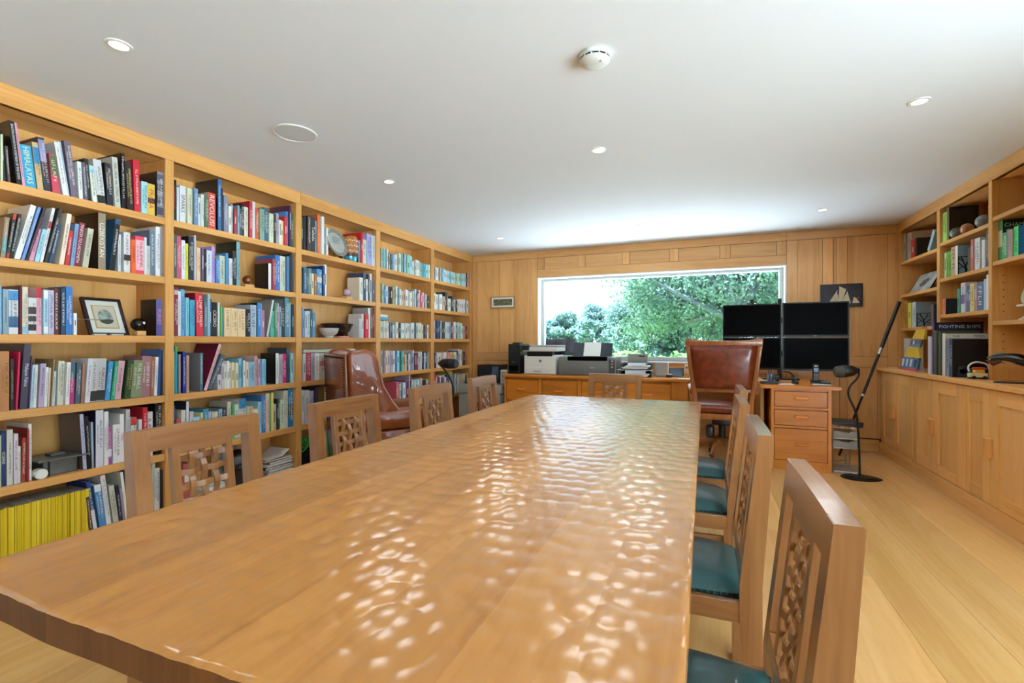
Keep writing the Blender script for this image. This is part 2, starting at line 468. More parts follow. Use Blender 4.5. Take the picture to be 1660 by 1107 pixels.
# ================================================================== right wall: base cabinets, worktop, bookcase
FX = 1.71
units = [(5.246, 6.105, 5.69, 'in the far corner by the window wall'), (4.355, 5.243, 4.84, 'second from the window wall'), (3.50, 4.352, 4.014, 'third from the window wall')]
for y0, y1, gap, where in units:
    t = thing('base_cabinet', 'low oak cabinet with two panelled doors, ' + where, 'cabinet', (FX, y0, 0), 0, 'low cabinets along the right wall')
    part('body', MB().box(FX + .022, 2.195, y0, y1, .0, .862), M['cab_y'], t)
    part('plinth', MB().box(FX - .002, FX + .022, y0, y1, 0, .112, bev=.002), M['cab_y'], t, color=tone(.06))
    hi = min(y1, 6.06)
    for (d0, d1, hs) in ((y0, gap, 1), (gap, hi, -1)):
        d0 += .0015; d1 -= .0015
        sw = min(.095, (d1 - d0) * .24); zt, zb = .858, .116
        dr = part('door', MB().box(FX, FX + .021, d0, d0 + sw, zb, zt, bev=.0015).box(FX, FX + .021, d1 - sw, d1, zb, zt, bev=.0015), M['cab_z'], t, color=tone(.09))
        for (r0, r1) in ((zt - .092, zt), (zb, zb + .085)):
            o = obj('rail', MB().box(FX + .0005, FX + .021, d0 + sw + .0005, d1 - sw - .0005, r0, r1, bev=.001), M['cab_y'], dr, color=tone(.16))
        obj('panel', MB().box(FX + .009, FX + .02, d0 + sw, d1 - sw, zb + .085, zt - .092), M['cab_z'], dr, color=tone(.08))
        hy = d1 - .004 if hs > 0 else d0 + .004
        hy0, hy1 = (d1 - .034, d1 - .006) if hs > 0 else (d0 + .006, d0 + .034)
        obj('handle', MB().box(FX - .03, FX - .0005, hy0, hy1, .42, .545, bev=.003), M['cab_z'], dr, color=(.95, .88, .8))
top = thing('worktop', 'long oak worktop on the low cabinets of the right wall', 'worktop', (1.69, 3.5, .9))
part('board', MB().box(1.685, 2.197, 3.50, 6.117, .865, .90, bev=.004), M['cab_y'], top, color=(1.06, 1.03, 1.0))
RUp = [(6.03, 6.118), (5.155, 5.209), (4.355, 4.400), (3.50, 3.55)]
RSh = [(1.982, 1.646, 1.308), (2.012, 1.705, 1.397), (2.04, 1.727, 1.312)]
rb = thing('wall_bookcase', 'open oak bookcase standing on the right-hand worktop', 'bookcase', (1.87, 3.5, .9))
for a, b in RUp:
    part('upright', MB().box(1.868, 2.182, a, b, .901, 2.30, bev=.002), M['oak_z'], rb, color=tone(.05))
for (p0, p1), (q0, q1), zs in zip(RUp, RUp[1:], RSh):
    part('back_panel', MB().box(2.182, 2.196, q1 - .02, p0 + .02, .902, 2.34), M['cab_z'], rb, color=tone(.05))
    for z in zs:
        part('shelf', MB().box(1.872, 2.182, q1 + .0005, p0 - .0005, z - .03, z, bev=.002), M['oak_y'], rb, color=tone(.06))
    part('top_board', MB().box(1.88, 2.182, q1, p0, 2.30, 2.325), M['cab_y'], rb)
part('cornice', MB().box(1.866, 1.90, 3.50, 6.118, 2.30, 2.399, bev=.002), M['oak_y'], rb)
for z in (1.02, 1.07, 1.12, 1.17, 1.22, 1.38, 1.43, 1.48, 1.53, 1.58, 1.63):
    part('peg_hole', MB().cyl((1.93, 4.353, z), (1.93, 4.3552, z), .004, n=8), M['black'], rb)
# ================================================================== long table
import numpy as np
TX0, TX1, TY0, TY1, TZ = -1.25, -.022, .41, 3.50, .76
rg = np.random.default_rng(5)
DSX, DSY = .052, .062                 # spacing of the adze marks
_jx = rg.uniform(-.011, .011, (80, 90)); _jy = rg.uniform(-.014, .014, (80, 90)); _jd = rg.uniform(.6, 1.25, (80, 90))
def dent(px, py):
    """shallow scoops left by the adze: each point belongs to its nearest scoop"""
    m1 = np.full(len(px), 9.); dep = np.ones(len(px))
    j0 = np.floor((py - TY0) / DSY).astype(int); i0 = np.floor((px - TX0) / DSX).astype(int)
    for dj in (-1, 0, 1, 2):
        for di in (-1, 0, 1, 2):
            j = j0 + dj; i = i0 + di
            cx = TX0 + (i + .5 * (j % 2)) * DSX + _jx[i + 5, j + 5]; cy = TY0 + j * DSY + _jy[i + 5, j + 5]
            d = ((px - cx) / .027) ** 2 + ((py - cy) / .032) ** 2
            m1 = np.minimum(m1, d)
    return np.minimum(m1, 2.5) * .0014
table = thing('dining_table', 'long honey-coloured oak table with a rippled adzed top', 'table', ((TX0 + TX1) / 2, (TY0 + TY1) / 2, 0))
bx_ = [TX0, -1.085, -.93, -.765, -.61, -.46, -.30, -.155, TX1]
for bi, (b0, b1) in enumerate(zip(bx_, bx_[1:])):
    nx = max(4, round((b1 - b0) / .0068)); ny = round((TY1 - TY0) / .0072)
    gx, gy = np.meshgrid(np.linspace(b0, b1, nx + 1), np.linspace(TY0, TY1, ny + 1), indexing='ij')
    px, py = gx.ravel(), gy.ravel()
    pz = TZ - dent(px, py)
    edge = np.minimum.reduce([px - TX0, TX1 - px, py - TY0, TY1 - py])
    pz = pz - .004 * np.clip(1 - edge / .012, 0, 1) ** 2
    wob = .0022 * np.sin(px * 9) + .0012 * np.sin(px * 23 + 1)
    py = np.where(gy.ravel() <= TY0 + 1e-6, py + wob, py)
    vv = [tuple(p) for p in zip(px.tolist(), py.tolist(), pz.tolist())]
    ff = []
    W = ny + 1
    for i in range(nx):
        for j in range(ny):
            a = i * W + j
            ff.append((a, a + W, a + W + 1, a + 1))
    # sides and underside
    ring = [i * W for i in range(nx + 1)] + [nx * W + j for j in range(1, W)] + [i * W + ny for i in range(nx - 1, -1, -1)] + [j for j in range(ny - 1, 0, -1)]
    base = len(vv)
    for r_ in ring: vv.append((vv[r_][0], vv[r_][1], TZ - .05))
    n = len(ring)
    for k in range(n):
        ff.append((ring[(k + 1) % n], ring[k], base + k, base + (k + 1) % n))
    ff.append(tuple(base + k for k in range(n - 1, -1, -1)))
    me = bpy.data.meshes.new('tabletop_board'); me.from_pydata(vv, [], ff)
    me.polygons.foreach_set('use_smooth', [True] * len(me.polygons))
    me.set_sharp_from_angle(angle=math.radians(40))
    me.materials.append(M['table']); me.materials.append(M['shaded_end_grain'])
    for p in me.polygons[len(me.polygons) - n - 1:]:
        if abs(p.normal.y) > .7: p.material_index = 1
    o = link('tabletop_board', me, M['table'], table, color=[(1.0, .98, .95), (.9, .88, .85), (1.04, 1.03, 1.0), (.95, .93, .9), (1.05, 1.05, 1.02), (.94, .92, .9), (1.0, 1.0, 1.0), (.93, .92, .9)][bi])
    o.location = -Vector(table.location)
for ly, sg in ((.95, -1), (2.95, 1)):
    for lx, sx in ((-.93, -1), (-.47, 1)):
        part('leg', MB().tube([(lx, ly, .70), (lx + sx * .07, ly + sg * .16, .02)], [.05, .035], n=4), M['black_metal'], table)
    part('cross_bar', MB().box(-1.0, -.40, ly - .05, ly + .05, .655, .709, bev=.006), M['black_metal'], table)
part('stretcher', MB().box(-.68, -.59, .96, 2.94, .60, .655, bev=.006), M['black_metal'], table)

# ================================================================== dining chairs
def shear(k=.1136, z0=.46):
    m = Matrix.Identity(4); m[0][2] = -k; m[0][3] = k * z0
    return m
SH = shear()
def ribbon(along, n_cross, pos, sgn, length0, length1, width, step, amp=.0048, th=.0068):
    """one woven strip: 'z' strips run up, 'y' strips run across; it swings in front of and behind the strips it crosses"""
    bm = MB(); rows_ = []
    N_ = 28
    for i in range(N_ + 1):
        s = length0 + (length1 - length0) * i / N_
        off = -.013 + sgn * amp * math.cos(PI * (s - n_cross) / step)
        r = []
        for dw, dx in ((-width / 2, -th / 2), (width / 2, -th / 2), (width / 2, th / 2), (-width / 2, th / 2)):
            p = Vector((off + dx, pos + dw, s)) if along == 'z' else Vector((off + dx, s, pos + dw))
            r.append(bm.bm.verts.new(SH @ p))
        rows_.append(r)
    for a, b in zip(rows_, rows_[1:]):
        for k in range(4):
            bm.bm.faces.new((a[k], a[(k + 1) % 4], b[(k + 1) % 4], b[k]))
    bm.bm.faces.new(rows_[0]); bm.bm.faces.new(rows_[-1][::-1])
    return bm
def make_chair():
    t = thing('dining_chair', 'chair', 'chair')
    W2 = .215
    for s in (-1, 1):
        y0, y1 = (W2 - .047, W2) if s > 0 else (-W2, -W2 + .047)
        obj('back_post', MB().prism([(0, 0), (0, .46), (-.0498, .8985), (-.052, .90), (-.086, .90), (-.090, .896), (-.060, .46), (-.060, .28), (-.085, 0)], y0, y1, 'y'), M['chair_z'], t)
        obj('leg', MB().box(.365, .410, s * .205 - .022, s * .205 + .022, 0, .405, bev=.003), M['chair_z'], t)
        obj('side_rail', MB().box(-.01, .37, s * .20 - .012, s * .20 + .012, .345, .405, bev=.002), M['chair_x'], t)
        obj('stretcher', MB().box(-.03, .37, s * .20 - .011, s * .20 + .011, .13, .165, bev=.002), M['chair_x'], t)
        # lattice frame stiles
        obj('lattice_stile', MB().box(-.026, -.003, s * .091 - .0125, s * .091 + .0125, .51, .842, bev=.0015, M=SH), M['chair_z'], t)
    obj('front_rail', MB().box(.375, .4, -.185, .185, .345, .405, bev=.002), M['chair_y'], t)
    # top rail with a gently arched crest
    arch = [(-.168, .835), (.168, .835), (.168, .900), (.10, .9015), (0, .902), (-.10, .9015), (-.168, .900)]
    obj('top_rail', MB().prism(arch, -.0375, 0, 'x', M=SH), M['chair_y'], t)
    obj('lower_rail', MB().box(-.032, .0, -.168, .168, .475, .515, bev=.002, M=SH), M['chair_y'], t)
    obj('lattice_head', MB().box(-.026, -.003, -.0785, .0785, .812, .836, bev=.0015, M=SH), M['chair_y'], t)
    hz = [.792, .746, .700, .654, .608, .562]
    vy = [-.040, 0., .040]
    for i, y in enumerate(vy):
        obj('lattice_strip', ribbon('z', hz[0], y, 1 if i % 2 == 0 else -1, .513, .814, .0185, .046), M['chair_z'], t)
    for k, z in enumerate(hz):
        obj('lattice_strip', ribbon('y', vy[0], z, -1 if k % 2 == 0 else 1, -.079, .079, .0185, .040), M['chair_y'], t)
    # leather seat: pad with soft crown
    bm = MB()
    nx, ny = 10, 10
    g = [[None] * (ny + 1) for _ in range(nx + 1)]
    for i in range(nx + 1):
        for j in range(ny + 1):
            u, v = i / nx * 2 - 1, j / ny * 2 - 1
            x_ = .1935 + u * .2015; w_ = .178 + .03 * (i / nx)
            edge = max(abs(u), abs(v))
            z_ = .432 + .028 * (1 - abs(u) ** 3) * (1 - abs(v) ** 3) if edge < .999 else .414
            g[i][j] = bm.bm.verts.new((x_, v * w_, z_))
    for i in range(nx):
        for j in range(ny):
            bm.bm.faces.new((g[i][j], g[i + 1][j], g[i + 1][j + 1], g[i][j + 1]))
    rim = [g[i][0] for i in range(nx + 1)] + [g[nx][j] for j in range(1, ny + 1)] + [g[i][ny] for i in range(nx - 1, -1, -1)] + [g[0][j] for j in range(ny - 1, 0, -1)]
    low = [bm.bm.verts.new((v.co.x, v.co.y, .400)) for v in rim]
    for k in range(len(rim)):
        bm.bm.faces.new((rim[k], rim[(k + 1) % len(rim)], low[(k + 1) % len(rim)], low[k]))
    bm.bm.faces.new(low)
    seat = obj('seat', bm, M['teal_leather'], t, smooth=True)
    nb = MB()
    for k in range(22):
        f_ = k / 21
        x_ = -.005 + .395 * f_; w_ = .178 + .03 * f_
        for s in (-1, 1): nb.ball((x_, s * (w_ + .001), .410), .0048, n=4)
    for k in range(1, 20):
        f_ = k / 20
        nb.ball((.396, -.207 + .414 * f_, .410), .0048, n=4); nb.ball((-.0085, -.178 + .356 * f_, .412), .0048, n=4)
    nh = obj('nail_heads', nb, M['nail'], seat, smooth=True); nh['kind'] = 'stuff'
    return t
chair0 = make_chair()
spots = [(-1.513, 1.095, 0, 'oak lattice-back chair nearest the camera on the bookcase side of the table'),
         (-1.505, 1.795, 0, 'second oak lattice-back chair from the camera on the bookcase side of the table'),
         (-1.505, 2.550, 0, 'third oak lattice-back chair from the camera on the bookcase side of the table'),
         (-1.515, 3.310, 0, 'oak lattice-back chair furthest from the camera on the bookcase side of the table'),
         (.128, 1.047, PI, 'oak lattice-back chair closest to the camera on the right side of the table'),
         (.095, 1.752, PI, 'second oak lattice-back chair from the camera, right side of the table'),
         (.092, 2.488, PI, 'third oak lattice-back chair from the camera, right side of the table'),
         (.130, 3.083, PI, 'oak lattice-back chair at the far end of the right side of the table'),
         (-.686, 3.90, -PI / 2, 'oak lattice-back chair alone at the far head of the table')]
for i, (x, y, rz, lab) in enumerate(spots):
    o = chair0 if i == 0 else copy_tree(chair0)
    o.location = (x, y, 0); o.rotation_euler = (0, 0, rz)
    o['label'] = lab; o['group'] = 'lattice-back dining chairs'

# ================================================================== wing armchair
def soft(o, w=.03, seg=3, lv=0):
    b = o.modifiers.new('bevel', 'BEVEL'); b.width = w; b.segments = seg; b.limit_method = 'ANGLE'; b.angle_limit = math.radians(30)
    if lv:
        s = o.modifiers.new('sub', 'SUBSURF'); s.levels = lv; s.render_levels = lv
    o.data.polygons.foreach_set('use_smooth', [True] * len(o.data.polygons))
    return o
wa = thing('wing_armchair', 'brown leather wing armchair turned away towards the window', 'armchair', (-2.503, 3.423, 0), math.radians(55))
TL = M['tan_leather']
soft(obj('seat_base', MB().box(-.40, .30, -.345, .345, .12, .47), TL, wa), .02)
soft(obj('seat_cushion', MB().box(-.26, .34, -.245, .245, .472, .57), TL, wa), .04, 4)
soft(obj('backrest', MB().prism([(-.22, .47), (-.34, 1.04), (-.37, 1.07), (-.435, 1.06), (-.41, .47)], -.262, .262, 'y'), TL, wa), .035, 4)
soft(obj('outer_back', MB().prism([(-.405, .13), (-.437, .47), (-.462, 1.075), (-.486, 1.075), (-.462, .47), (-.43, .13)], -.352, .352, 'y'), TL, wa), .010, 3)
wing = [(-.43, .56), (-.458, 1.06), (-.44, 1.098), (-.33, 1.11), (-.25, 1.085), (-.215, 1.02), (-.20, .93), (-.17, .82), (-.10, .70), (-.02, .60)]
for s in (-1, 1):
    y0, y1 = (.268, .352) if s > 0 else (-.352, -.268)
    soft(obj('wing', MB().prism(wing, y0, y1, 'y'), TL, wa), .03, 4)
    arm = [(y0, .475), (y1, .475), (y1 + (.025 if s > 0 else 0), .56), (y1, .635), (y0, .635), (y0 - (0 if s > 0 else .025), .56)]
    soft(obj('arm', MB().prism(arm, -.41, .31, 'x'), TL, wa), .03, 4)
    for x_ in (-.36, .25):
        obj('leg', MB().tube([(x_, s * .30, .12), (x_ + (.02 if x_ > 0 else -.05), s * .305, .0)], [.03, .018], n=8), M['dark_oak'], wa)
nb = MB()
for k in range(31):
    nb.ball((-.4855, -.325 + .65 * k / 30, 1.045), .0075, n=4)
for k in range(1, 26):
    z_ = 1.045 - .022 * k; x_ = -.4855 + (1.045 - z_) * .0395
    for s in (-1, 1): nb.ball((x_, s * .325, z_), .0075, n=4)
nt = obj('nail_trim', nb, M['nail'], wa, smooth=True); nt['kind'] = 'stuff'

# ================================================================== leather desk chair on castors
dc = thing('desk_chair', 'worn brown leather swivel chair with studded wooden frame at the desk', 'chair', (.16, 5.12, 0), PI / 2)
fw = M['captain']
BXL = -.27
def stile_pts(s):
    return [(BXL + .06, s * .235, .46), (BXL + .03, s * .245, .64), (BXL, s * .265, .80), (BXL - .01, s * .29, 1.0), (BXL - .03, s * .308, 1.15)]
for s in (-1, 1):
    bm = MB(); pts = stile_pts(s)
    rings = []
    for p in pts:
        w_ = .021; d_ = .022
        rings.append([bm.bm.verts.new((p[0] + a * d_, p[1] + b * w_, p[2])) for a, b in ((-1, -1), (1, -1), (1, 1), (-1, 1))])
    for a, b in zip(rings, rings[1:]):
        for k in range(4): bm.bm.faces.new((a[k], a[(k + 1) % 4], b[(k + 1) % 4], b[k]))
    bm.bm.faces.new(rings[0]); bm.bm.faces.new(rings[-1])
    soft(obj('back_stile', bm, fw, dc), .006, 2)
    # scrolled arm
    soft(obj('arm', MB().tube([(BXL + .02, s * .275, .70), (BXL + .12, s * .288, .735), (.0, s * .292, .715), (.10, s * .29, .685), (.15, s * .288, .64), (.13, s * .285, .55), (.12, s * .285, .49)], [.022, .026, .03, .03, .026, .02, .02], n=10), fw, dc), .004)
    obj('arm_pad', MB().ball((-.05, s * .291, .741), .026, 3.4, 1.0, .45, n=8), M['brown_leather'], dc, smooth=True)
crest = [(-.322, 1.128), (.322, 1.128), (.330, 1.165), (.326, 1.196), (.285, 1.199), (.22, 1.182), (.1, 1.178), (0, 1.177), (-.1, 1.178), (-.22, 1.182), (-.285, 1.199), (-.326, 1.196), (-.330, 1.165)]
soft(obj('crest_rail', MB().prism(crest, BXL - .06, BXL - .005, 'x'), fw, dc), .008, 2)
soft(obj('back_rail', MB().box(BXL - .0, BXL + .04, -.245, .245, .695, .742), M['captain'], dc), .006, 2)
bp = MB(); grid_ = []
for i in range(9):
    z_ = .735 + (1.135 - .735) * i / 8
    hw = .232 + (.285 - .232) * (i / 8) ** 1.0
    r_ = []
    for j in range(9):
        v = j / 8 * 2 - 1
        xc = BXL - .004 - .026 * (i / 8) - .022 * (1 - abs(v) ** 2.5) * (1 - abs(i / 4 - 1) ** 2.5)
        r_.append(bp.bm.verts.new((xc, v * hw, z_)))
    grid_.append(r_)
for a, b in zip(grid_, grid_[1:]):
    for k in range(8): bp.bm.faces.new((a[k], a[k + 1], b[k + 1], b[k]))
lp = obj('leather_back', bp, M['brown_leather'], dc, smooth=True)
sol = lp.modifiers.new('thick', 'SOLIDIFY'); sol.thickness = .03; sol.offset = 1
nb = MB()
for k in range(46):
    f_ = k / 45; z_ = .745 + .383 * f_; hw = .222 + .053 * f_
    for s in (-1, 1): nb.ball((BXL - .010 - .026 * f_, s * hw, z_), .0058, n=4)
for k in range(44):
    f_ = k / 43 * 2 - 1
    nb.ball((BXL - .010, f_ * .222, .747), .0058, n=4); nb.ball((BXL - .036, f_ * .275, 1.126), .0058, n=4)
nt = obj('nail_heads', nb, M['nail'], dc, smooth=True); nt['kind'] = 'stuff'
soft(obj('seat_frame', MB().box(-.23, .26, -.27, .27, .43, .485), M['captain'], dc), .008, 2)
soft(obj('seat_cushion', MB().box(-.235, .27, -.265, .265, .486, .575), M['brown_leather'], dc), .04, 4)
obj('column', MB().cyl((0, 0, .17), (0, 0, .43), .032, n=16), M['black_metal'], dc, smooth=True)
soft(obj('tilt_mechanism', MB().box(-.10, .10, -.09, .09, .36, .428), M['black'], dc), .012, 2)
soft(obj('tilt_handle', MB().box(-.22, -.10, .07, .15, .25, .37), M['black'], dc), .03, 3)
for k in range(5):
    a = 2 * PI * k / 5 + .3
    R_ = Matrix.Rotation(a, 4, 'Z')
    lg = obj('base_leg', MB().tube([(.0, 0, .19), (.12, 0, .20), (.22, 0, .165), (.30, 0, .10)], [.04, .036, .03, .025], n=8, M=R_), M['dark_oak'], dc, smooth=True)
    obj('castor', MB().cyl((.305, -.022, .029), (.305, .022, .029), .029, n=14, M=R_).cyl((.30, 0, .05), (.30, 0, .09), .01, n=8, M=R_), M['black'], lg, smooth=True)

# ================================================================== desk run under the window
cw = thing('desk_worktop', 'long reddish wooden worktop under the picture window', 'worktop', (-2.36, 5.48, .76))
part('board', MB().box(-2.36, .478, 5.475, 6.103, .73, .76, bev=.004), M['desk_x'], cw)
dcab = thing('drawer_cabinet', 'long reddish wooden drawer cabinet below the window worktop', 'cabinet', (-2.33, 5.52, 0))
part('carcass', MB().box(-2.335, -.165, 5.56, 6.10, .0, .729), M['desk_x'], dcab)
dx = [-2.314, -1.888, -1.841, -1.395, -1.35, -.895, -.85, -.34]
for a, b in zip(dx[::2], dx[1::2]):
    for z0, z1 in ((.445, .705), (.09, .425)):
        d_ = part('drawer', MB().box(a + .004, b - .004, 5.5245, 5.56, z0 + .004, z1 - .010, bev=.002), M['desk_x'], dcab, color=tone(.05))
        m_ = (a + b) / 2
        obj('handle', MB().box(m_ - .055, m_ + .055, 5.492, 5.5235, (z0 + z1) / 2 - .012, (z0 + z1) / 2 + .012, bev=.006, seg=2), M['desk_x'], d_, color=(1.25, 1.2, 1.15))
for xs in (-2.335, -1.886, -1.393, -.893, -.338):
    w_ = .019 if xs < -2.3 else .043
    w_ = .17 if xs > -.35 else w_
    part('stile', MB().box(xs, xs + w_, 5.522, 5.56, 0, .729, bev=.001), M['desk_z'], dcab)
# right-hand desk with pedestal
rd = thing('pedestal_desk', 'wooden desk top with a three-drawer pedestal in front of the monitors', 'desk', (.48, 4.97, 0))
part('desk_top', MB().prism([(.482, 4.972), (1.117, 4.965), (1.06, 5.30), (1.06, 6.103), (.482, 6.103)], .738, .768, 'z'), M['desk_x'], rd, color=(1.12, 1.1, 1.08))
part('pedestal', MB().box(.573, 1.05, 5.022, 5.62, .0, .737), M['desk_z'], rd, color=(1.02, 1, 1))
part('side_panel', MB().box(.50, .53, 5.15, 6.10, .0, .737), M['oak_z'], rd)
part('face_frame', MB().box(.573, .598, 4.99, 5.022, 0, .737, bev=.001).box(1.022, 1.05, 4.99, 5.022, 0, .737, bev=.001).box(.598, 1.022, 4.99, 5.022, .722, .737).box(.598, 1.022, 4.99, 5.022, .553, .572).box(.598, 1.022, 4.99, 5.022, .383, .400).box(.598, 1.022, 4.99, 5.022, 0, .082), M['desk_z'], rd, color=(1.06, 1.03, 1))
for z0, z1 in ((.573, .721), (.401, .552), (.083, .382)):
    d_ = part('drawer', MB().box(.6025, 1.0175, 4.9925, 5.022, z0 + .003, z1 - .009, bev=.0015), M['desk_x'], rd, color=tone(.04))
    zc = {.573: .655, .401: .487, .083: .235}[z0]
    obj('handle', MB().box(.762, .872, 4.962, 4.9925, zc - .011, zc + .011, bev=.006, seg=2), M['desk_x'], d_, color=(1.25, 1.2, 1.15))
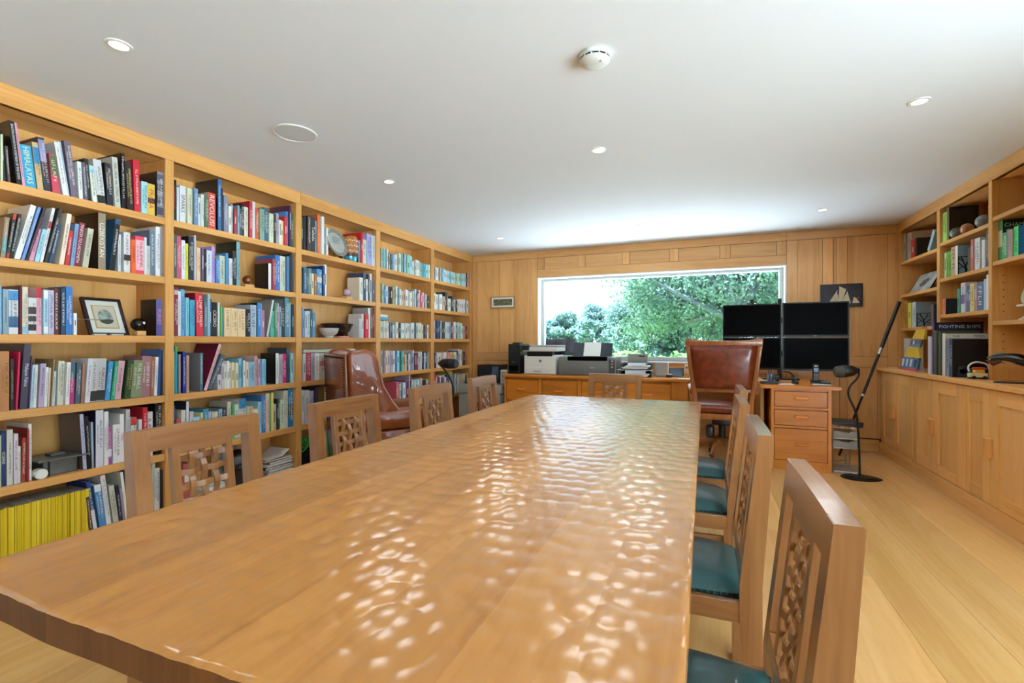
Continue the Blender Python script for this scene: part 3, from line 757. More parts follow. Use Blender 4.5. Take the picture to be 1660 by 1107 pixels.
BOOKS=[
["L",1,1,1,1.1951,0.0066,0.2233,0.158,0.0,"ccddbb",{},[],3.9,-3.1079,1.935],
["L",1,1,2,1.2073,0.0123,0.2434,0.177,-0.054,"222222",{"t":"BHUTAN"},[],6.5,-3.1199,1.935],
["L",1,1,3,1.2211,0.0096,0.173,0.125,-0.0604,"554444",{},[],5.2,-3.1083,1.935],
["L",1,1,4,1.2593,0.0207,0.3026,0.191,-0.1029,"111111",{"t":"BHUTAN MOUNTAIN FORTRESS OF THE GODS","k":"0a0a0a"},[],10.0,-3.1092,1.935],
["L",1,1,5,1.2781,0.0111,0.3034,0.222,-0.1105,"dd9aaa",{},[],5.6,-3.1156,1.935],
["L",1,1,6,1.306,0.0407,0.2068,0.138,-0.111,"2a9cc8",{"t":"HIMALAYAS","c":"d8d890"},[],18.2,-3.119,1.935],
["L",1,1,7,1.342,0.0232,0.2349,0.156,-0.1021,"c8aa78",{},[["3a86b8",0.55,0.9]],10.4,-3.116,1.935],
["L",1,1,8,1.3696,0.0259,0.2674,0.185,-0.1113,"35353f",{"c":"e8c8c0"},[["8c8cb0",0.55,0.96]],11.3,-3.114,1.935],
["L",1,1,9,1.4026,0.0299,0.1985,0.15,-0.0885,"c84858",{},[["5c6840",0.45,0.97]],12.6,-3.1097,1.935],
["L",1,1,10,1.4387,0.0205,0.2671,0.189,-0.1422,"efefea",{},[],8.7,-3.1062,1.935],
["L",1,1,11,1.4574,0.0118,0.2797,0.184,-0.1375,"b9c8d6",{},[],5.2,-3.1211,1.935],
["L",1,1,12,1.4852,0.0272,0.2944,0.208,-0.114,"766674",{},[],10.8,-3.1232,1.935],
["L",1,1,13,1.5105,0.0172,0.2007,0.127,-0.0474,"efefe8",{},[],6.9,-3.1147,1.935],
["L",1,1,14,1.5293,0.0144,0.2015,0.139,-0.0597,"666070",{},[],5.9,-3.1075,1.935],
["L",1,1,15,1.5475,0.0159,0.2285,0.162,-0.0692,"2a2424",{},[],6.3,-3.1147,1.935],
["L",1,1,16,1.5759,0.0199,0.1991,0.138,-0.0935,"eeeedd",{},[["a8d8f0",0.8,0.98]],7.6,-3.1195,1.935],
["L",1,1,17,1.6081,0.0381,0.2418,0.153,-0.1,"dcdcd8",{},[["222222",0.02,0.2]],13.7,-3.1205,1.935],
["L",1,1,18,1.649,0.0296,0.2405,0.173,-0.0546,"22222c",{},[["55433c",0.5,0.9]],10.4,-3.1204,1.935],
["L",1,1,19,1.6889,0.0278,0.2873,0.194,-0.0608,"c8c6b8",{},[],9.5,-3.1239,1.935],
["L",1,1,20,1.7167,0.0188,0.3228,0.237,-0.0171,"141414",{},[],6.5,-3.1212,1.935],
["L",1,1,21,1.7451,0.0317,0.281,0.186,-0.0548,"2a1a16",{"c":"d8c080"},[],10.4,-3.1082,1.935],
["L",1,1,22,1.7823,0.0319,0.3039,0.211,-0.0285,"d42438",{},[],10.2,-3.1088,1.935],
["L",1,1,23,1.8211,0.0335,0.1923,0.137,0.0,"a8d8dc",{},[],10.4,-3.1106,1.935],
["L",1,1,24,1.8606,0.0389,0.1908,0.125,0.0,"deb848",{"t":"PRAGA","c":"c04020"},[["404040",0.38,0.55]],11.7,-3.1143,1.935],
["L",1,1,25,1.9076,0.0361,0.2777,0.193,0.0,"88889a",{"k":"2a2626"},[["4c4c5c",0.05,0.22],["55556a",0.3,0.47],["4c4c5c",0.58,0.74],["606074",0.82,0.95]],10.4,-3.1083,1.935],
["L",1,2,1,1.2005,0.0164,0.1975,0.133,0.0811,"9a8268",{},[["5a9090",0.1,0.5]],8.5,-3.1132,1.57],
["L",1,2,2,1.2182,0.0114,0.2253,0.144,0.124,"3a3a34",{},[["cc4434",0.86,0.99],["b03030",0.0,0.12]],6.1,-3.117,1.57],
["L",1,2,3,1.2335,0.0115,0.2274,0.153,0.1418,"222222",{},[],6.1,-3.1213,1.57],
["L",1,2,4,1.253,0.0211,0.2864,0.21,0.2184,"efefe8",{},[],10.4,-3.1172,1.57],
["L",1,2,5,1.2726,0.0117,0.2839,0.214,0.2278,"6a8ec0",{},[],6.1,-3.1134,1.57],
["L",1,2,6,1.2876,0.0118,0.2873,0.203,0.2467,"262633",{"c":"e070a0"},[],6.1,-3.1125,1.57],
["L",1,2,7,1.3068,0.0162,0.1719,0.125,0.1871,"dd98b0",{},[],7.8,-3.1213,1.57],
["L",1,2,8,1.3279,0.0175,0.1733,0.125,0.1886,"9cccd8",{},[],8.2,-3.1197,1.57],
["L",1,2,9,1.3467,0.0117,0.2932,0.2,0.1727,"eeeeee",{},[["c04040",0.62,0.75]],5.6,-3.1223,1.57],
["L",1,2,10,1.3636,0.0138,0.2988,0.225,0.2057,"30302e",{},[],6.5,-3.1201,1.57],
["L",1,2,11,1.3808,0.012,0.2148,0.154,0.1846,"24486c",{},[],5.6,-3.1186,1.57],
["L",1,2,12,1.4236,0.0192,0.2752,0.204,0.1274,"eeddc4",{},[],8.2,-3.1121,1.57],
["L",1,2,13,1.4455,0.0162,0.1869,0.125,0.1038,"c83434",{},[],6.9,-3.1088,1.57],
["L",1,2,14,1.4666,0.0154,0.2282,0.171,0.1018,"7a9cc4",{},[],6.5,-3.1077,1.57],
["L",1,2,15,1.4928,0.0262,0.2427,0.17,0.1122,"883040",{"t":"MARCH TO LADYSMITH"},[],10.4,-3.1214,1.57],
["L",1,2,16,1.5243,0.0256,0.2163,0.142,0.1232,"bcb8a0",{},[],10.0,-3.1073,1.57],
["L",1,2,17,1.6084,0.0351,0.317,0.222,0.0,"96846c",{"t":"UZBEKISTAN","c":"f0ece0","k":"3a2418"},[],12.6,-3.1208,1.57],
["L",1,2,18,1.6523,0.0256,0.2999,0.222,0.1062,"2c5470",{},[["111820",0.0,0.9]],9.1,-3.1125,1.57],
["L",1,2,19,1.6929,0.0144,0.2158,0.151,0.0,"dcdcdc",{},[],5.2,-3.1172,1.57],
["L",1,2,20,1.7326,0.0329,0.2358,0.161,0.0,"dcdcdc",{},[["333333",0.3,0.45]],10.8,-3.1197,1.57],
["L",1,2,21,1.761,0.0223,0.1984,0.126,0.0,"ea6428",{},[],7.4,-3.1082,1.57],
["L",1,2,22,1.7962,0.0468,0.2248,0.155,0.0,"e84860",{},[["f0b0b8",0.1,0.9]],14.5,-3.1141,1.57],
["L",1,2,23,1.8264,0.0123,0.2248,0.151,0.0,"dcdcdc",{},[],4.1,-3.1105,1.57],
["L",1,2,24,1.8442,0.0222,0.1773,0.125,0.0,"c8c8bc",{},[],6.9,-3.1173,1.57],
["L",1,2,25,1.8704,0.0289,0.2771,0.176,0.0,"687888",{},[],8.7,-3.1218,1.57],
["L",1,2,26,1.8974,0.024,0.3047,0.229,0.0,"eeeeee",{},[],7.2,-3.1122,1.57],
["L",1,2,27,1.9178,0.0157,0.3101,0.212,0.0,"85858c",{},[],4.8,-3.1146,1.57],
["L",1,3,1,1.1944,0.0061,0.2279,0.169,0.0,"88b8d8",{},[],3.7,-3.1178,1.205],
["L",1,3,2,1.2097,0.019,0.216,0.152,0.0,"8aa6b4",{},[],9.5,-3.1117,1.205],
["L",1,3,3,1.2389,0.034,0.2164,0.146,0.0,"dfe2e2",{},[["4a90c8",0.76,0.98],["3c6890",0.15,0.4]],16.0,-3.1147,1.205],
["L",1,3,4,1.2622,0.0071,0.2397,0.174,0.0,"6a1420",{},[],3.9,-3.1076,1.205],
["L",1,3,5,1.2786,0.0201,0.2336,0.152,0.0,"dcd0b8",{},[["88b8d8",0.02,0.16]],9.5,-3.1072,1.205],
["L",1,3,6,1.3069,0.0308,0.1832,0.125,0.0,"e0e0dc",{},[["333333",0.1,0.28],["404040",0.35,0.5],["383838",0.55,0.75]],13.9,-3.1104,1.205],
["L",1,3,7,1.3373,0.0201,0.2371,0.174,0.0,"eab0bc",{},[["c82c34",0.78,1.0]],9.1,-3.1215,1.205],
["L",1,3,8,1.3594,0.0184,0.2285,0.156,0.0,"a8cfe0",{},[["f4f4f0",0.8,0.98],["f0f0ec",0.03,0.18]],8.2,-3.1093,1.205],
["L",1,3,9,1.3825,0.022,0.2281,0.144,0.0,"bcb8d4",{},[],9.5,-3.1127,1.205],
["L",1,3,10,1.4042,0.0158,0.2427,0.177,0.0,"66302c",{},[],6.9,-3.1148,1.205],
["L",1,3,11,1.4191,0.006,0.2443,0.176,0.0,"222222",{},[],3.0,-3.1199,1.205],
["L",1,3,12,1.4337,0.0173,0.243,0.159,0.0,"30445c",{},[],7.4,-3.1175,1.205],
["L",1,3,13,1.4592,0.028,0.2555,0.167,0.0,"3478bc",{},[],11.3,-3.1178,1.205],
["L",1,3,15,1.9085,0.0344,0.2236,0.15,0.0,"5c5c98",{"t":"FURIES","c":"d090b0","k":"14100f"},[],10.0,-3.1191,1.205],
["L",1,4,1,1.2081,0.0317,0.2855,0.214,0.0,"b87e4c",{"c":"7a4820"},[],15.4,-3.116,0.837],
["L",1,4,2,1.234,0.0126,0.2486,0.187,0.0,"222624",{"c":"9cb090"},[],6.5,-3.1147,0.837],
["L",1,4,3,1.2475,0.007,0.2828,0.197,0.0415,"d42850",{},[],3.9,-3.1079,0.837],
["L",1,4,4,1.2752,0.027,0.319,0.231,0.0488,"4a4858",{"t":"Malayan Palms","c":"e0e0f0"},[],12.6,-3.1135,0.837],
["L",1,4,6,1.3028,0.0124,0.2161,0.147,0.0519,"b8d4e0",{},[],6.1,-3.1074,0.837],
["L",1,4,7,1.3181,0.0126,0.2148,0.137,0.0335,"eeeedc",{},[],6.1,-3.1163,0.837],
["L",1,4,8,1.3389,0.0212,0.2206,0.153,0.0474,"b8a8c4",{},[],9.5,-3.1069,0.837],
["L",1,4,9,1.3578,0.0109,0.202,0.134,0.0368,"ececec",{},[],5.2,-3.1095,0.837],
["L",1,4,10,1.37,0.0078,0.1973,0.141,0.0381,"dccab0",{},[],3.9,-3.1111,0.837],
["L",1,4,12,1.3911,0.0134,0.1783,0.125,0.0427,"c8d8e0",{},[],6.1,-3.1168,0.837],
["L",1,4,13,1.4231,0.0249,0.2303,0.151,0.0288,"dcdcc8",{},[],10.4,-3.1231,0.837],
["L",1,4,14,1.4464,0.0158,0.223,0.146,0.0356,"efefec",{},[],6.7,-3.1075,0.837],
["L",1,4,15,1.4695,0.0236,0.2178,0.16,0.0316,"c03c80",{},[["4a6878",0.62,1.0]],9.5,-3.122,0.837],
["L",1,4,16,1.4943,0.0211,0.2168,0.153,0.0378,"486470",{},[],8.5,-3.1154,0.837],
["L",1,4,17,1.5134,0.0113,0.2145,0.151,0.0389,"a4745c",{},[],4.8,-3.1121,0.837],
["L",1,4,18,1.5333,0.0223,0.24,0.16,0.0656,"dcdce2",{},[],8.7,-3.1067,0.837],
["L",1,4,19,1.562,0.029,0.2389,0.165,0.0463,"cacaca",{},[["3a3a3a",0.02,0.25]],10.8,-3.1127,0.837],
["L",1,4,20,1.5989,0.0386,0.2377,0.169,0.0529,"c6c6c4",{},[["3a3a3a",0.02,0.26]],13.9,-3.1207,0.837],
["L",1,4,21,1.6321,0.0214,0.2203,0.14,0.0887,"4898cc",{},[],7.8,-3.1166,0.837],
["L",1,4,22,1.6549,0.0178,0.2157,0.157,0.0983,"28a478",{},[],6.5,-3.1093,0.837],
["L",1,4,23,1.6849,0.0329,0.2215,0.16,0.1036,"dcacb4",{},[],11.3,-3.122,0.837],
["L",1,4,24,1.7284,0.0312,0.2228,0.166,0.0935,"34502e",{"c":"c8b860"},[],10.4,-3.1096,0.837],
["L",1,4,25,1.7757,0.0537,0.2208,0.164,0.0703,"8a9470",{},[],16.9,-3.1146,0.837],
["L",1,4,26,1.8323,0.05,0.2444,0.182,0.0417,"a4747c",{},[],15.2,-3.1232,0.837],
["L",1,4,27,1.8696,0.0179,0.2401,0.152,0.0315,"a46450",{},[],5.6,-3.1236,0.837],
["L",1,4,28,1.8884,0.0166,0.237,0.157,0.0389,"eeeeee",{},[],5.2,-3.1195,0.837],
["L",1,4,29,1.9034,0.0122,0.2862,0.187,0.0545,"3468ac",{},[],3.9,-3.1138,0.837],
["L",1,4,30,1.9179,0.0155,0.2799,0.178,0.0168,"14284a",{},[],4.8,-3.1134,0.837],
["L",1,5,2,1.2045,0.0161,0.2616,0.165,0.0,"23366a",{"t":"OCEANS"},[],8.2,-3.1184,0.475],
["L",1,5,3,1.2259,0.0212,0.268,0.201,0.0,"cac8be",{},[],10.4,-3.1143,0.475],
["L",1,5,4,1.2471,0.0157,0.2449,0.179,0.0,"d8ccd4",{},[],7.8,-3.1122,0.475],
["L",1,5,5,1.2625,0.0095,0.1794,0.127,0.0,"dcdcc8",{},[],5.0,-3.1206,0.475],
["L",1,5,6,1.2776,0.0141,0.2176,0.153,0.0228,"a84434",{},[],6.9,-3.1233,0.475],
["L",1,5,7,1.2904,0.0068,0.2635,0.193,0.0,"92302c",{},[],3.7,-3.1067,0.475],
["L",1,5,8,1.3035,0.0119,0.2828,0.209,0.0,"eeeeea",{},[],5.9,-3.1231,0.475],
["L",1,5,9,1.529,0.0162,0.3018,0.203,-0.0557,"b8b8d4",{"k":"5a5050"},[],6.5,-3.1183,0.475],
["L",1,5,10,1.549,0.0177,0.2874,0.185,-0.0593,"141414",{},[],6.9,-3.1127,0.475],
["L",1,5,11,1.5656,0.0093,0.2519,0.184,-0.0196,"a8bcc8",{},[],3.9,-3.1184,0.475],
["L",1,5,12,1.5913,0.036,0.314,0.232,0.0,"d8d8e2",{"k":"24244a"},[],13.0,-3.1097,0.475],
["L",1,5,13,1.624,0.0207,0.3017,0.195,0.0,"eaeaea",{},[],7.6,-3.1102,0.475],
["L",1,5,14,1.6464,0.0165,0.2157,0.16,0.0,"a8508c",{},[["e0e0f0",0.2,0.4]],6.1,-3.1204,0.475],
["L",1,5,15,1.6768,0.0356,0.221,0.155,0.0,"ececec",{},[],12.1,-3.1125,0.475],
["L",1,5,16,1.7078,0.02,0.2746,0.194,0.0,"eeeeee",{"c":"d03060","t":"Tibet"},[],6.9,-3.1223,0.475],
["L",1,5,17,1.7339,0.0204,0.2992,0.213,0.0,"cacaca",{},[],6.9,-3.1126,0.475],
["L",1,5,18,1.762,0.0293,0.2477,0.182,0.0,"d0d0d0",{},[["d03a34",0.82,1.0]],9.5,-3.1095,0.475],
["L",1,5,19,1.7984,0.017,0.2304,0.155,0.0,"dadada",{},[],5.6,-3.111,0.475],
["L",1,5,20,1.8233,0.0262,0.3004,0.222,0.0,"c82434",{},[],8.2,-3.1079,0.475],
["L",1,5,21,1.8568,0.0343,0.2669,0.174,0.0,"dadada",{},[],10.4,-3.1235,0.475],
["L",1,5,22,1.9049,0.037,0.314,0.224,0.0,"131313",{},[],10.8,-3.1201,0.475],
["L",1,6,1,1.5533,0.0141,0.2116,0.148,-0.0865,"5c3028",{},[],5.6,-3.107,0.113],
["L",1,6,2,1.5787,0.018,0.2904,0.197,-0.1192,"24488c",{},[["e8e8f0",0.0,0.45]],6.9,-3.1195,0.113],
["L",1,6,3,1.6115,0.0312,0.2651,0.182,-0.1149,"4a8cc0",{},[["e0e8f0",0.85,1.0]],11.3,-3.1122,0.113],
["L",1,6,4,1.6431,0.0228,0.3095,0.199,-0.1087,"ececec",{},[],8.2,-3.1171,0.113],
["L",1,6,5,1.6761,0.026,0.2417,0.156,-0.1154,"c6c6b4",{"c":"222222"},[],9.1,-3.1121,0.113],
["L",1,6,6,1.701,0.0171,0.2273,0.167,-0.0892,"142438",{},[],6.1,-3.1172,0.113],
["L",1,6,7,1.7187,0.0119,0.2122,0.144,-0.1031,"98889c",{},[],4.3,-3.1143,0.113],
["L",1,6,8,1.7346,0.0134,0.3029,0.199,-0.1001,"eaeadc",{},[],4.8,-3.1195,0.113],
["L",1,6,9,1.7499,0.0108,0.308,0.207,-0.0814,"24488c",{},[],3.9,-3.1158,0.113],
["L",1,6,10,1.8722,0.0157,0.314,0.201,0.0,"c8d4cc",{},[],5.0,-3.1105,0.113],
["L",1,6,11,1.896,0.0306,0.2781,0.196,0.0,"dadada",{},[],9.1,-3.1186,0.113],
["L",1,6,12,1.9188,0.0139,0.2618,0.168,0.0,"222222",{},[],4.3,-3.1103,0.113],
["L",2,1,1,2.0021,0.0229,0.2624,0.17,0.0,"222222",{"c":"d04040"},[],6.5,-3.1216,1.935],
["L",2,1,2,2.0241,0.0141,0.2223,0.144,0.0,"d8d8e0",{},[],4.1,-3.1225,1.935],
["L",2,1,3,2.0528,0.0364,0.2378,0.177,0.0,"eeeeee",{"t":"SPARKS","c":"181818"},[],9.8,-3.1192,1.935],
["L",2,1,4,2.0884,0.026,0.233,0.156,0.0,"dcd8b8",{},[],6.9,-3.109,1.935],
["L",2,1,6,2.1315,0.0249,0.2432,0.167,0.0,"6a8cac",{},[],6.5,-3.1081,1.935],
["L",2,1,8,2.1775,0.0202,0.2166,0.139,0.0,"ecead8",{},[],5.2,-3.1109,1.935],
["L",2,1,9,2.2038,0.0252,0.2178,0.159,0.0,"48745c",{},[],6.3,-3.1091,1.935],
["L",2,1,10,2.2463,0.0506,0.2481,0.177,0.0,"d84838",{"t":"REVOLUSI","k":"b0b0a8"},[],11.9,-3.1173,1.935],
["L",2,1,11,2.2993,0.0227,0.359,0.229,0.0,"2a68a8",{"k":"10141c"},[],5.4,-3.1147,1.935],
["L",2,1,12,2.3215,0.0161,0.3025,0.219,0.0,"243434",{},[],3.9,-3.1206,1.935],
["L",2,1,13,2.3471,0.0274,0.2585,0.172,0.0,"8888a4",{},[],6.3,-3.1143,1.935],
["L",2,1,19,2.4809,0.0231,0.2352,0.171,0.0,"242430",{},[],5.0,-3.1169,1.935],
["L",2,1,20,2.5115,0.0302,0.2218,0.158,0.0,"eaeaca",{},[],6.3,-3.1207,1.935],
["L",2,1,21,2.5426,0.024,0.2715,0.197,0.0,"c83444",{"k":"b02030"},[],5.0,-3.1104,1.935],
["L",2,1,22,2.5713,0.0232,0.2773,0.2,0.0,"d8d8d8",{},[],4.8,-3.116,1.935],
["L",2,1,23,2.6,0.0259,0.2349,0.159,0.0,"d85838",{},[],5.2,-3.1164,1.935],
["L",2,1,24,2.6368,0.0394,0.2394,0.152,0.0,"8aa48a",{},[],7.6,-3.1088,1.935],
["L",2,1,25,2.679,0.0367,0.2605,0.182,0.0,"386484",{},[],6.9,-3.117,1.935],
["L",2,1,26,2.7233,0.0388,0.2254,0.158,0.0,"d8e4c8",{},[],7.2,-3.111,1.935],
["L",2,1,28,2.7806,0.0299,0.2409,0.18,0.0,"b8a8b4",{},[],5.4,-3.117,1.935],
["L",2,1,34,2.9271,0.0312,0.2832,0.183,0.0,"346848",{},[],5.2,-3.1208,1.935],
["L",2,2,1,2.0021,0.0229,0.2794,0.196,0.0,"485854",{},[],6.5,-3.116,1.57],
["L",2,2,2,2.0295,0.025,0.2766,0.2,0.0,"c85870",{},[],6.9,-3.1206,1.57],
["L",2,2,3,2.0566,0.0221,0.2537,0.189,0.0,"ececec",{},[],6.1,-3.1201,1.57],
["L",2,2,4,2.0802,0.0181,0.2375,0.173,0.0,"d8d838",{},[],5.0,-3.1228,1.57],
["L",2,2,5,2.1081,0.0307,0.2884,0.199,0.0,"222230",{},[],8.0,-3.1234,1.57],
["L",2,2,6,2.1324,0.0107,0.3004,0.201,0.0,"c8c8d4",{},[],3.0,-3.1184,1.57],
["L",2,2,7,2.1535,0.0244,0.2222,0.16,0.0,"eac8a4",{"c":"c04020"},[],6.3,-3.1158,1.57],
["L",2,2,9,2.1945,0.0158,0.2207,0.164,0.0,"222222",{"t":"TILT"},[],4.1,-3.1075,1.57],
["L",2,2,10,2.2259,0.0377,0.2172,0.144,0.0,"dae4ee",{},[],9.1,-3.1169,1.57],
["L",2,2,11,2.2595,0.0222,0.2507,0.165,0.0,"b898d4",{},[],5.4,-3.1218,1.57],
["L",2,2,12,2.2876,0.0265,0.1728,0.125,0.0,"4888c8",{},[],6.3,-3.1149,1.57],
["L",2,2,13,2.3241,0.039,0.1973,0.127,0.0,"b8c8b4",{},[],8.9,-3.1208,1.57],
["L",2,2,14,2.3561,0.0195,0.2215,0.164,0.0,"4888b4",{},[],4.6,-3.1153,1.57],
["L",2,2,15,2.3827,0.026,0.1882,0.125,0.0,"dadae2",{},[],5.9,-3.1119,1.57],
["L",2,2,16,2.4122,0.0254,0.2474,0.164,0.0,"222424",{},[],5.6,-3.1145,1.57],
["L",2,2,17,2.4422,0.0269,0.317,0.211,0.0,"78a8b4",{"k":"10281c"},[],5.9,-3.1147,1.57],
["L",2,2,18,2.7104,0.0251,0.2029,0.144,0.0,"eeeeea",{"k":"1a1614"},[],4.8,-3.1143,1.57],
["L",2,2,19,2.7487,0.0331,0.2421,0.165,0.0,"a84454",{},[],6.1,-3.1098,1.57],
["L",2,2,20,2.7889,0.0388,0.2801,0.207,0.0,"3878c8",{},[],6.9,-3.1208,1.57],
["L",2,2,21,2.8385,0.049,0.2799,0.181,0.0,"d8d8c4",{},[],8.5,-3.122,1.57],
["L",2,2,22,2.8798,0.0248,0.2846,0.214,0.0,"4878a4",{},[],4.3,-3.1071,1.57],
["L",2,2,23,2.9082,0.0251,0.3004,0.198,0.0,"222222",{},[],4.3,-3.1065,1.57],
["L",2,2,24,2.932,0.0214,0.3159,0.207,0.0,"58586a",{},[],3.7,-3.1149,1.57],
["L",2,3,1,2.0029,0.0246,0.3072,0.213,0.0,"843444",{},[["d8b0b8",0.85,0.95]],6.9,-3.1075,1.205],
["L",2,3,2,2.0287,0.02,0.2859,0.182,0.0,"ececec",{},[],5.6,-3.1183,1.205],
["L",2,3,3,2.054,0.0237,0.2996,0.211,0.0,"68a8d4",{},[],6.5,-3.1228,1.205],
["L",2,3,4,2.0793,0.0198,0.25,0.165,0.0,"88c4d4",{},[],5.4,-3.1156,1.205],
["L",2,3,5,2.1085,0.0316,0.2376,0.176,0.0,"48a4c4",{},[],8.2,-3.1103,1.205],
["L",2,3,6,2.1586,0.0489,0.2855,0.21,-0.026,"d43444",{"k":"9a1424"},[],12.1,-3.1103,1.205],
["L",2,3,7,2.1978,0.0223,0.2331,0.168,0.0,"587888",{},[],5.6,-3.1087,1.205],
["L",2,3,8,2.2211,0.017,0.2848,0.204,0.0,"98b8c4",{},[],4.3,-3.1108,1.205],
["L",2,3,10,2.2683,0.0339,0.234,0.17,0.0,"222222",{"t":"CICERO"},[],8.0,-3.121,1.205],
["L",2,3,14,2.3538,0.0488,0.201,0.129,0.0,"e8c89c",{"c":"806030"},[],10.8,-3.1066,1.205],
["L",2,3,15,2.4071,0.0482,0.2017,0.142,0.0,"e8c89c",{"c":"806030"},[],10.4,-3.1095,1.205],
["L",2,3,16,2.4654,0.0606,0.2006,0.133,0.0,"e8c89c",{"c":"806030"},[],12.6,-3.1096,1.205],
["L",2,3,17,2.5204,0.0392,0.2021,0.145,0.0,"222430",{},[],8.0,-3.1124,1.205],
["L",2,3,18,2.5686,0.0493,0.237,0.178,0.0,"a8b8c8",{},[],9.8,-3.1162,1.205],
["L",2,3,19,2.6133,0.0319,0.2553,0.174,0.0,"2888c8",{"k":"101010"},[],6.3,-3.1115,1.205],
["L",2,3,22,2.6849,0.0172,0.2905,0.203,0.1861,"cacaca",{"k":"8c8880"},[],3.5,-3.1102,1.205],
["L",2,3,23,2.7319,0.0332,0.2035,0.13,0.0,"58b498",{},[],6.1,-3.1109,1.205],
["L",2,3,24,2.7635,0.0288,0.2689,0.17,0.0,"488464",{},[],5.2,-3.1067,1.205],
["L",2,3,27,2.8373,0.034,0.2967,0.214,0.0,"2a2a2a",{"k":"8c8c8c"},[],5.9,-3.1225,1.205],
["L",2,3,28,2.875,0.0402,0.3167,0.222,0.0,"588494",{},[],6.7,-3.114,1.205],
["L",2,3,29,2.9086,0.0258,0.2814,0.21,0.0,"88a8b8",{},[],4.3,-3.1233,1.205],
["L",2,4,2,2.0116,0.0123,0.3033,0.214,0.0,"34a8c4",{},[["68b438",0.85,1.0]],3.7,-3.12,0.837],
["L",2,4,4,2.0583,0.0187,0.2666,0.175,0.0,"2434b4",{"k":"0a0a10"},[],5.2,-3.1158,0.837],
["L",2,4,5,2.0793,0.0163,0.2418,0.175,0.0,"b89884",{},[],4.6,-3.1113,0.837],
["L",2,4,6,2.1675,0.0219,0.2555,0.179,0.0,"587888",{"k":"8a8c92"},[],5.6,-3.1095,0.837],
["L",2,4,7,2.196,0.0209,0.3278,0.226,0.3318,"e4b8c0",{"k":"741434"},[],5.6,-3.1128,0.837],
["L",2,4,8,2.2268,0.0294,0.2557,0.187,0.4047,"586878",{},[],7.8,-3.1118,0.837],
["L",2,4,20,2.5517,0.0466,0.1823,0.13,0.0,"98c8e4",{},[],9.3,-3.1135,0.837],
["L",2,4,21,2.5931,0.0258,0.2238,0.153,0.0,"c8a8a8",{},[],5.2,-3.1207,0.837],
["L",2,4,23,2.6497,0.0302,0.1988,0.136,0.0,"88c8e4",{},[],5.9,-3.106,0.837],
["L",2,4,25,2.7785,0.0274,0.2394,0.162,0.0,"e0e0dc",{"k":"1c1c1e"},[],5.0,-3.1135,0.837],
["L",2,4,26,2.81,0.0344,0.23,0.172,0.0,"b0a8b4",{},[],6.1,-3.108,0.837],
["L",2,4,27,2.8494,0.0432,0.2341,0.159,0.0,"d82878",{},[],7.4,-3.1192,0.837],
["L",2,4,28,2.8856,0.0279,0.282,0.209,0.0,"34485c",{},[],4.8,-3.1151,0.837],
["L",2,5,1,1.9988,0.013,0.2881,0.199,0.0,"344878",{},[],3.9,-3.1204,0.475],
["L",2,5,2,2.0224,0.0274,0.1998,0.136,0.0,"c85848",{},[],7.6,-3.1091,0.475],
["L",2,5,3,2.054,0.0271,0.251,0.184,0.0,"d8d8c8",{},[],7.4,-3.1155,0.475],
["L",2,5,4,2.0801,0.0163,0.304,0.221,0.0,"d8d8e0",{"k":"343440"},[],4.6,-3.1158,0.475],
["L",2,5,5,2.1058,0.0245,0.2353,0.159,0.0,"c8c8d4",{},[],6.5,-3.1142,0.475],
["L",2,5,6,2.1414,0.0394,0.1951,0.128,0.0,"a8d8e4",{},[],10.0,-3.1183,0.475],
["L",2,5,8,2.2001,0.0362,0.2405,0.153,0.0,"4898b4",{},[],8.9,-3.1108,0.475],
["L",2,5,9,2.2314,0.019,0.2164,0.159,0.0,"b8b8d4",{},[],4.8,-3.116,0.475],
["L",2,5,11,2.2749,0.0205,0.2122,0.14,0.0,"eaddb8",{},[],5.0,-3.1124,0.475],
["L",2,5,12,2.3057,0.0258,0.2266,0.153,0.0,"88a8b8",{},[],6.1,-3.1125,0.475],
["L",2,5,13,2.337,0.0293,0.2318,0.154,0.0,"343444",{},[],6.7,-3.1154,0.475],
["L",2,5,14,2.3709,0.0268,0.27,0.188,0.0,"c8c8b4",{},[],6.1,-3.1126,0.475],
["L",2,5,15,2.3981,0.02,0.243,0.159,0.0,"58a868",{},[],4.6,-3.1067,0.475],
["L",2,5,16,2.4301,0.0362,0.2438,0.162,0.0,"c8d8c8",{},[],7.8,-3.1185,0.475],
["L",2,5,17,2.482,0.0535,0.2764,0.183,0.0,"dcdcd8",{},[["3888b8",0.75,1.0]],11.1,-3.1228,0.475],
["L",2,5,19,2.5487,0.0354,0.2135,0.154,0.0,"eab888",{},[],7.2,-3.1205,0.475],
["L",2,5,20,2.5868,0.0397,0.1882,0.125,0.0,"eadcc8",{},[],7.8,-3.1182,0.475],
["L",2,5,21,2.6222,0.03,0.2387,0.173,0.0,"a8d8e4",{},[],5.9,-3.1152,0.475],
["L",2,5,22,2.6543,0.0331,0.2799,0.209,0.0,"4888cc",{},[],6.3,-3.1122,0.475],
["L",2,5,23,2.6871,0.0313,0.2968,0.21,0.0,"eac8b4",{},[],5.9,-3.1102,0.475],
["L",2,5,24,2.7149,0.0231,0.2915,0.211,0.0,"78a858",{},[],4.3,-3.1178,0.475],
["L",2,5,25,2.7368,0.0196,0.2963,0.196,0.0,"eada78",{},[],3.7,-3.1161,0.475],
["L",2,5,29,2.8311,0.0328,0.2316,0.151,0.0,"d8e4c8",{},[],5.6,-3.1189,0.475],
["L",2,5,30,2.8696,0.043,0.2998,0.225,0.0,"d8d8c4",{},[],7.2,-3.1235,0.475],
["L",2,5,31,2.9172,0.0511,0.314,0.205,0.0,"2878a4",{},[["24404c",0.3,0.6]],8.2,-3.121,0.475],
["L",3,1,2,3.0652,0.0281,0.2892,0.199,0.0,"222222",{},[],4.5,-3.1211,1.935],
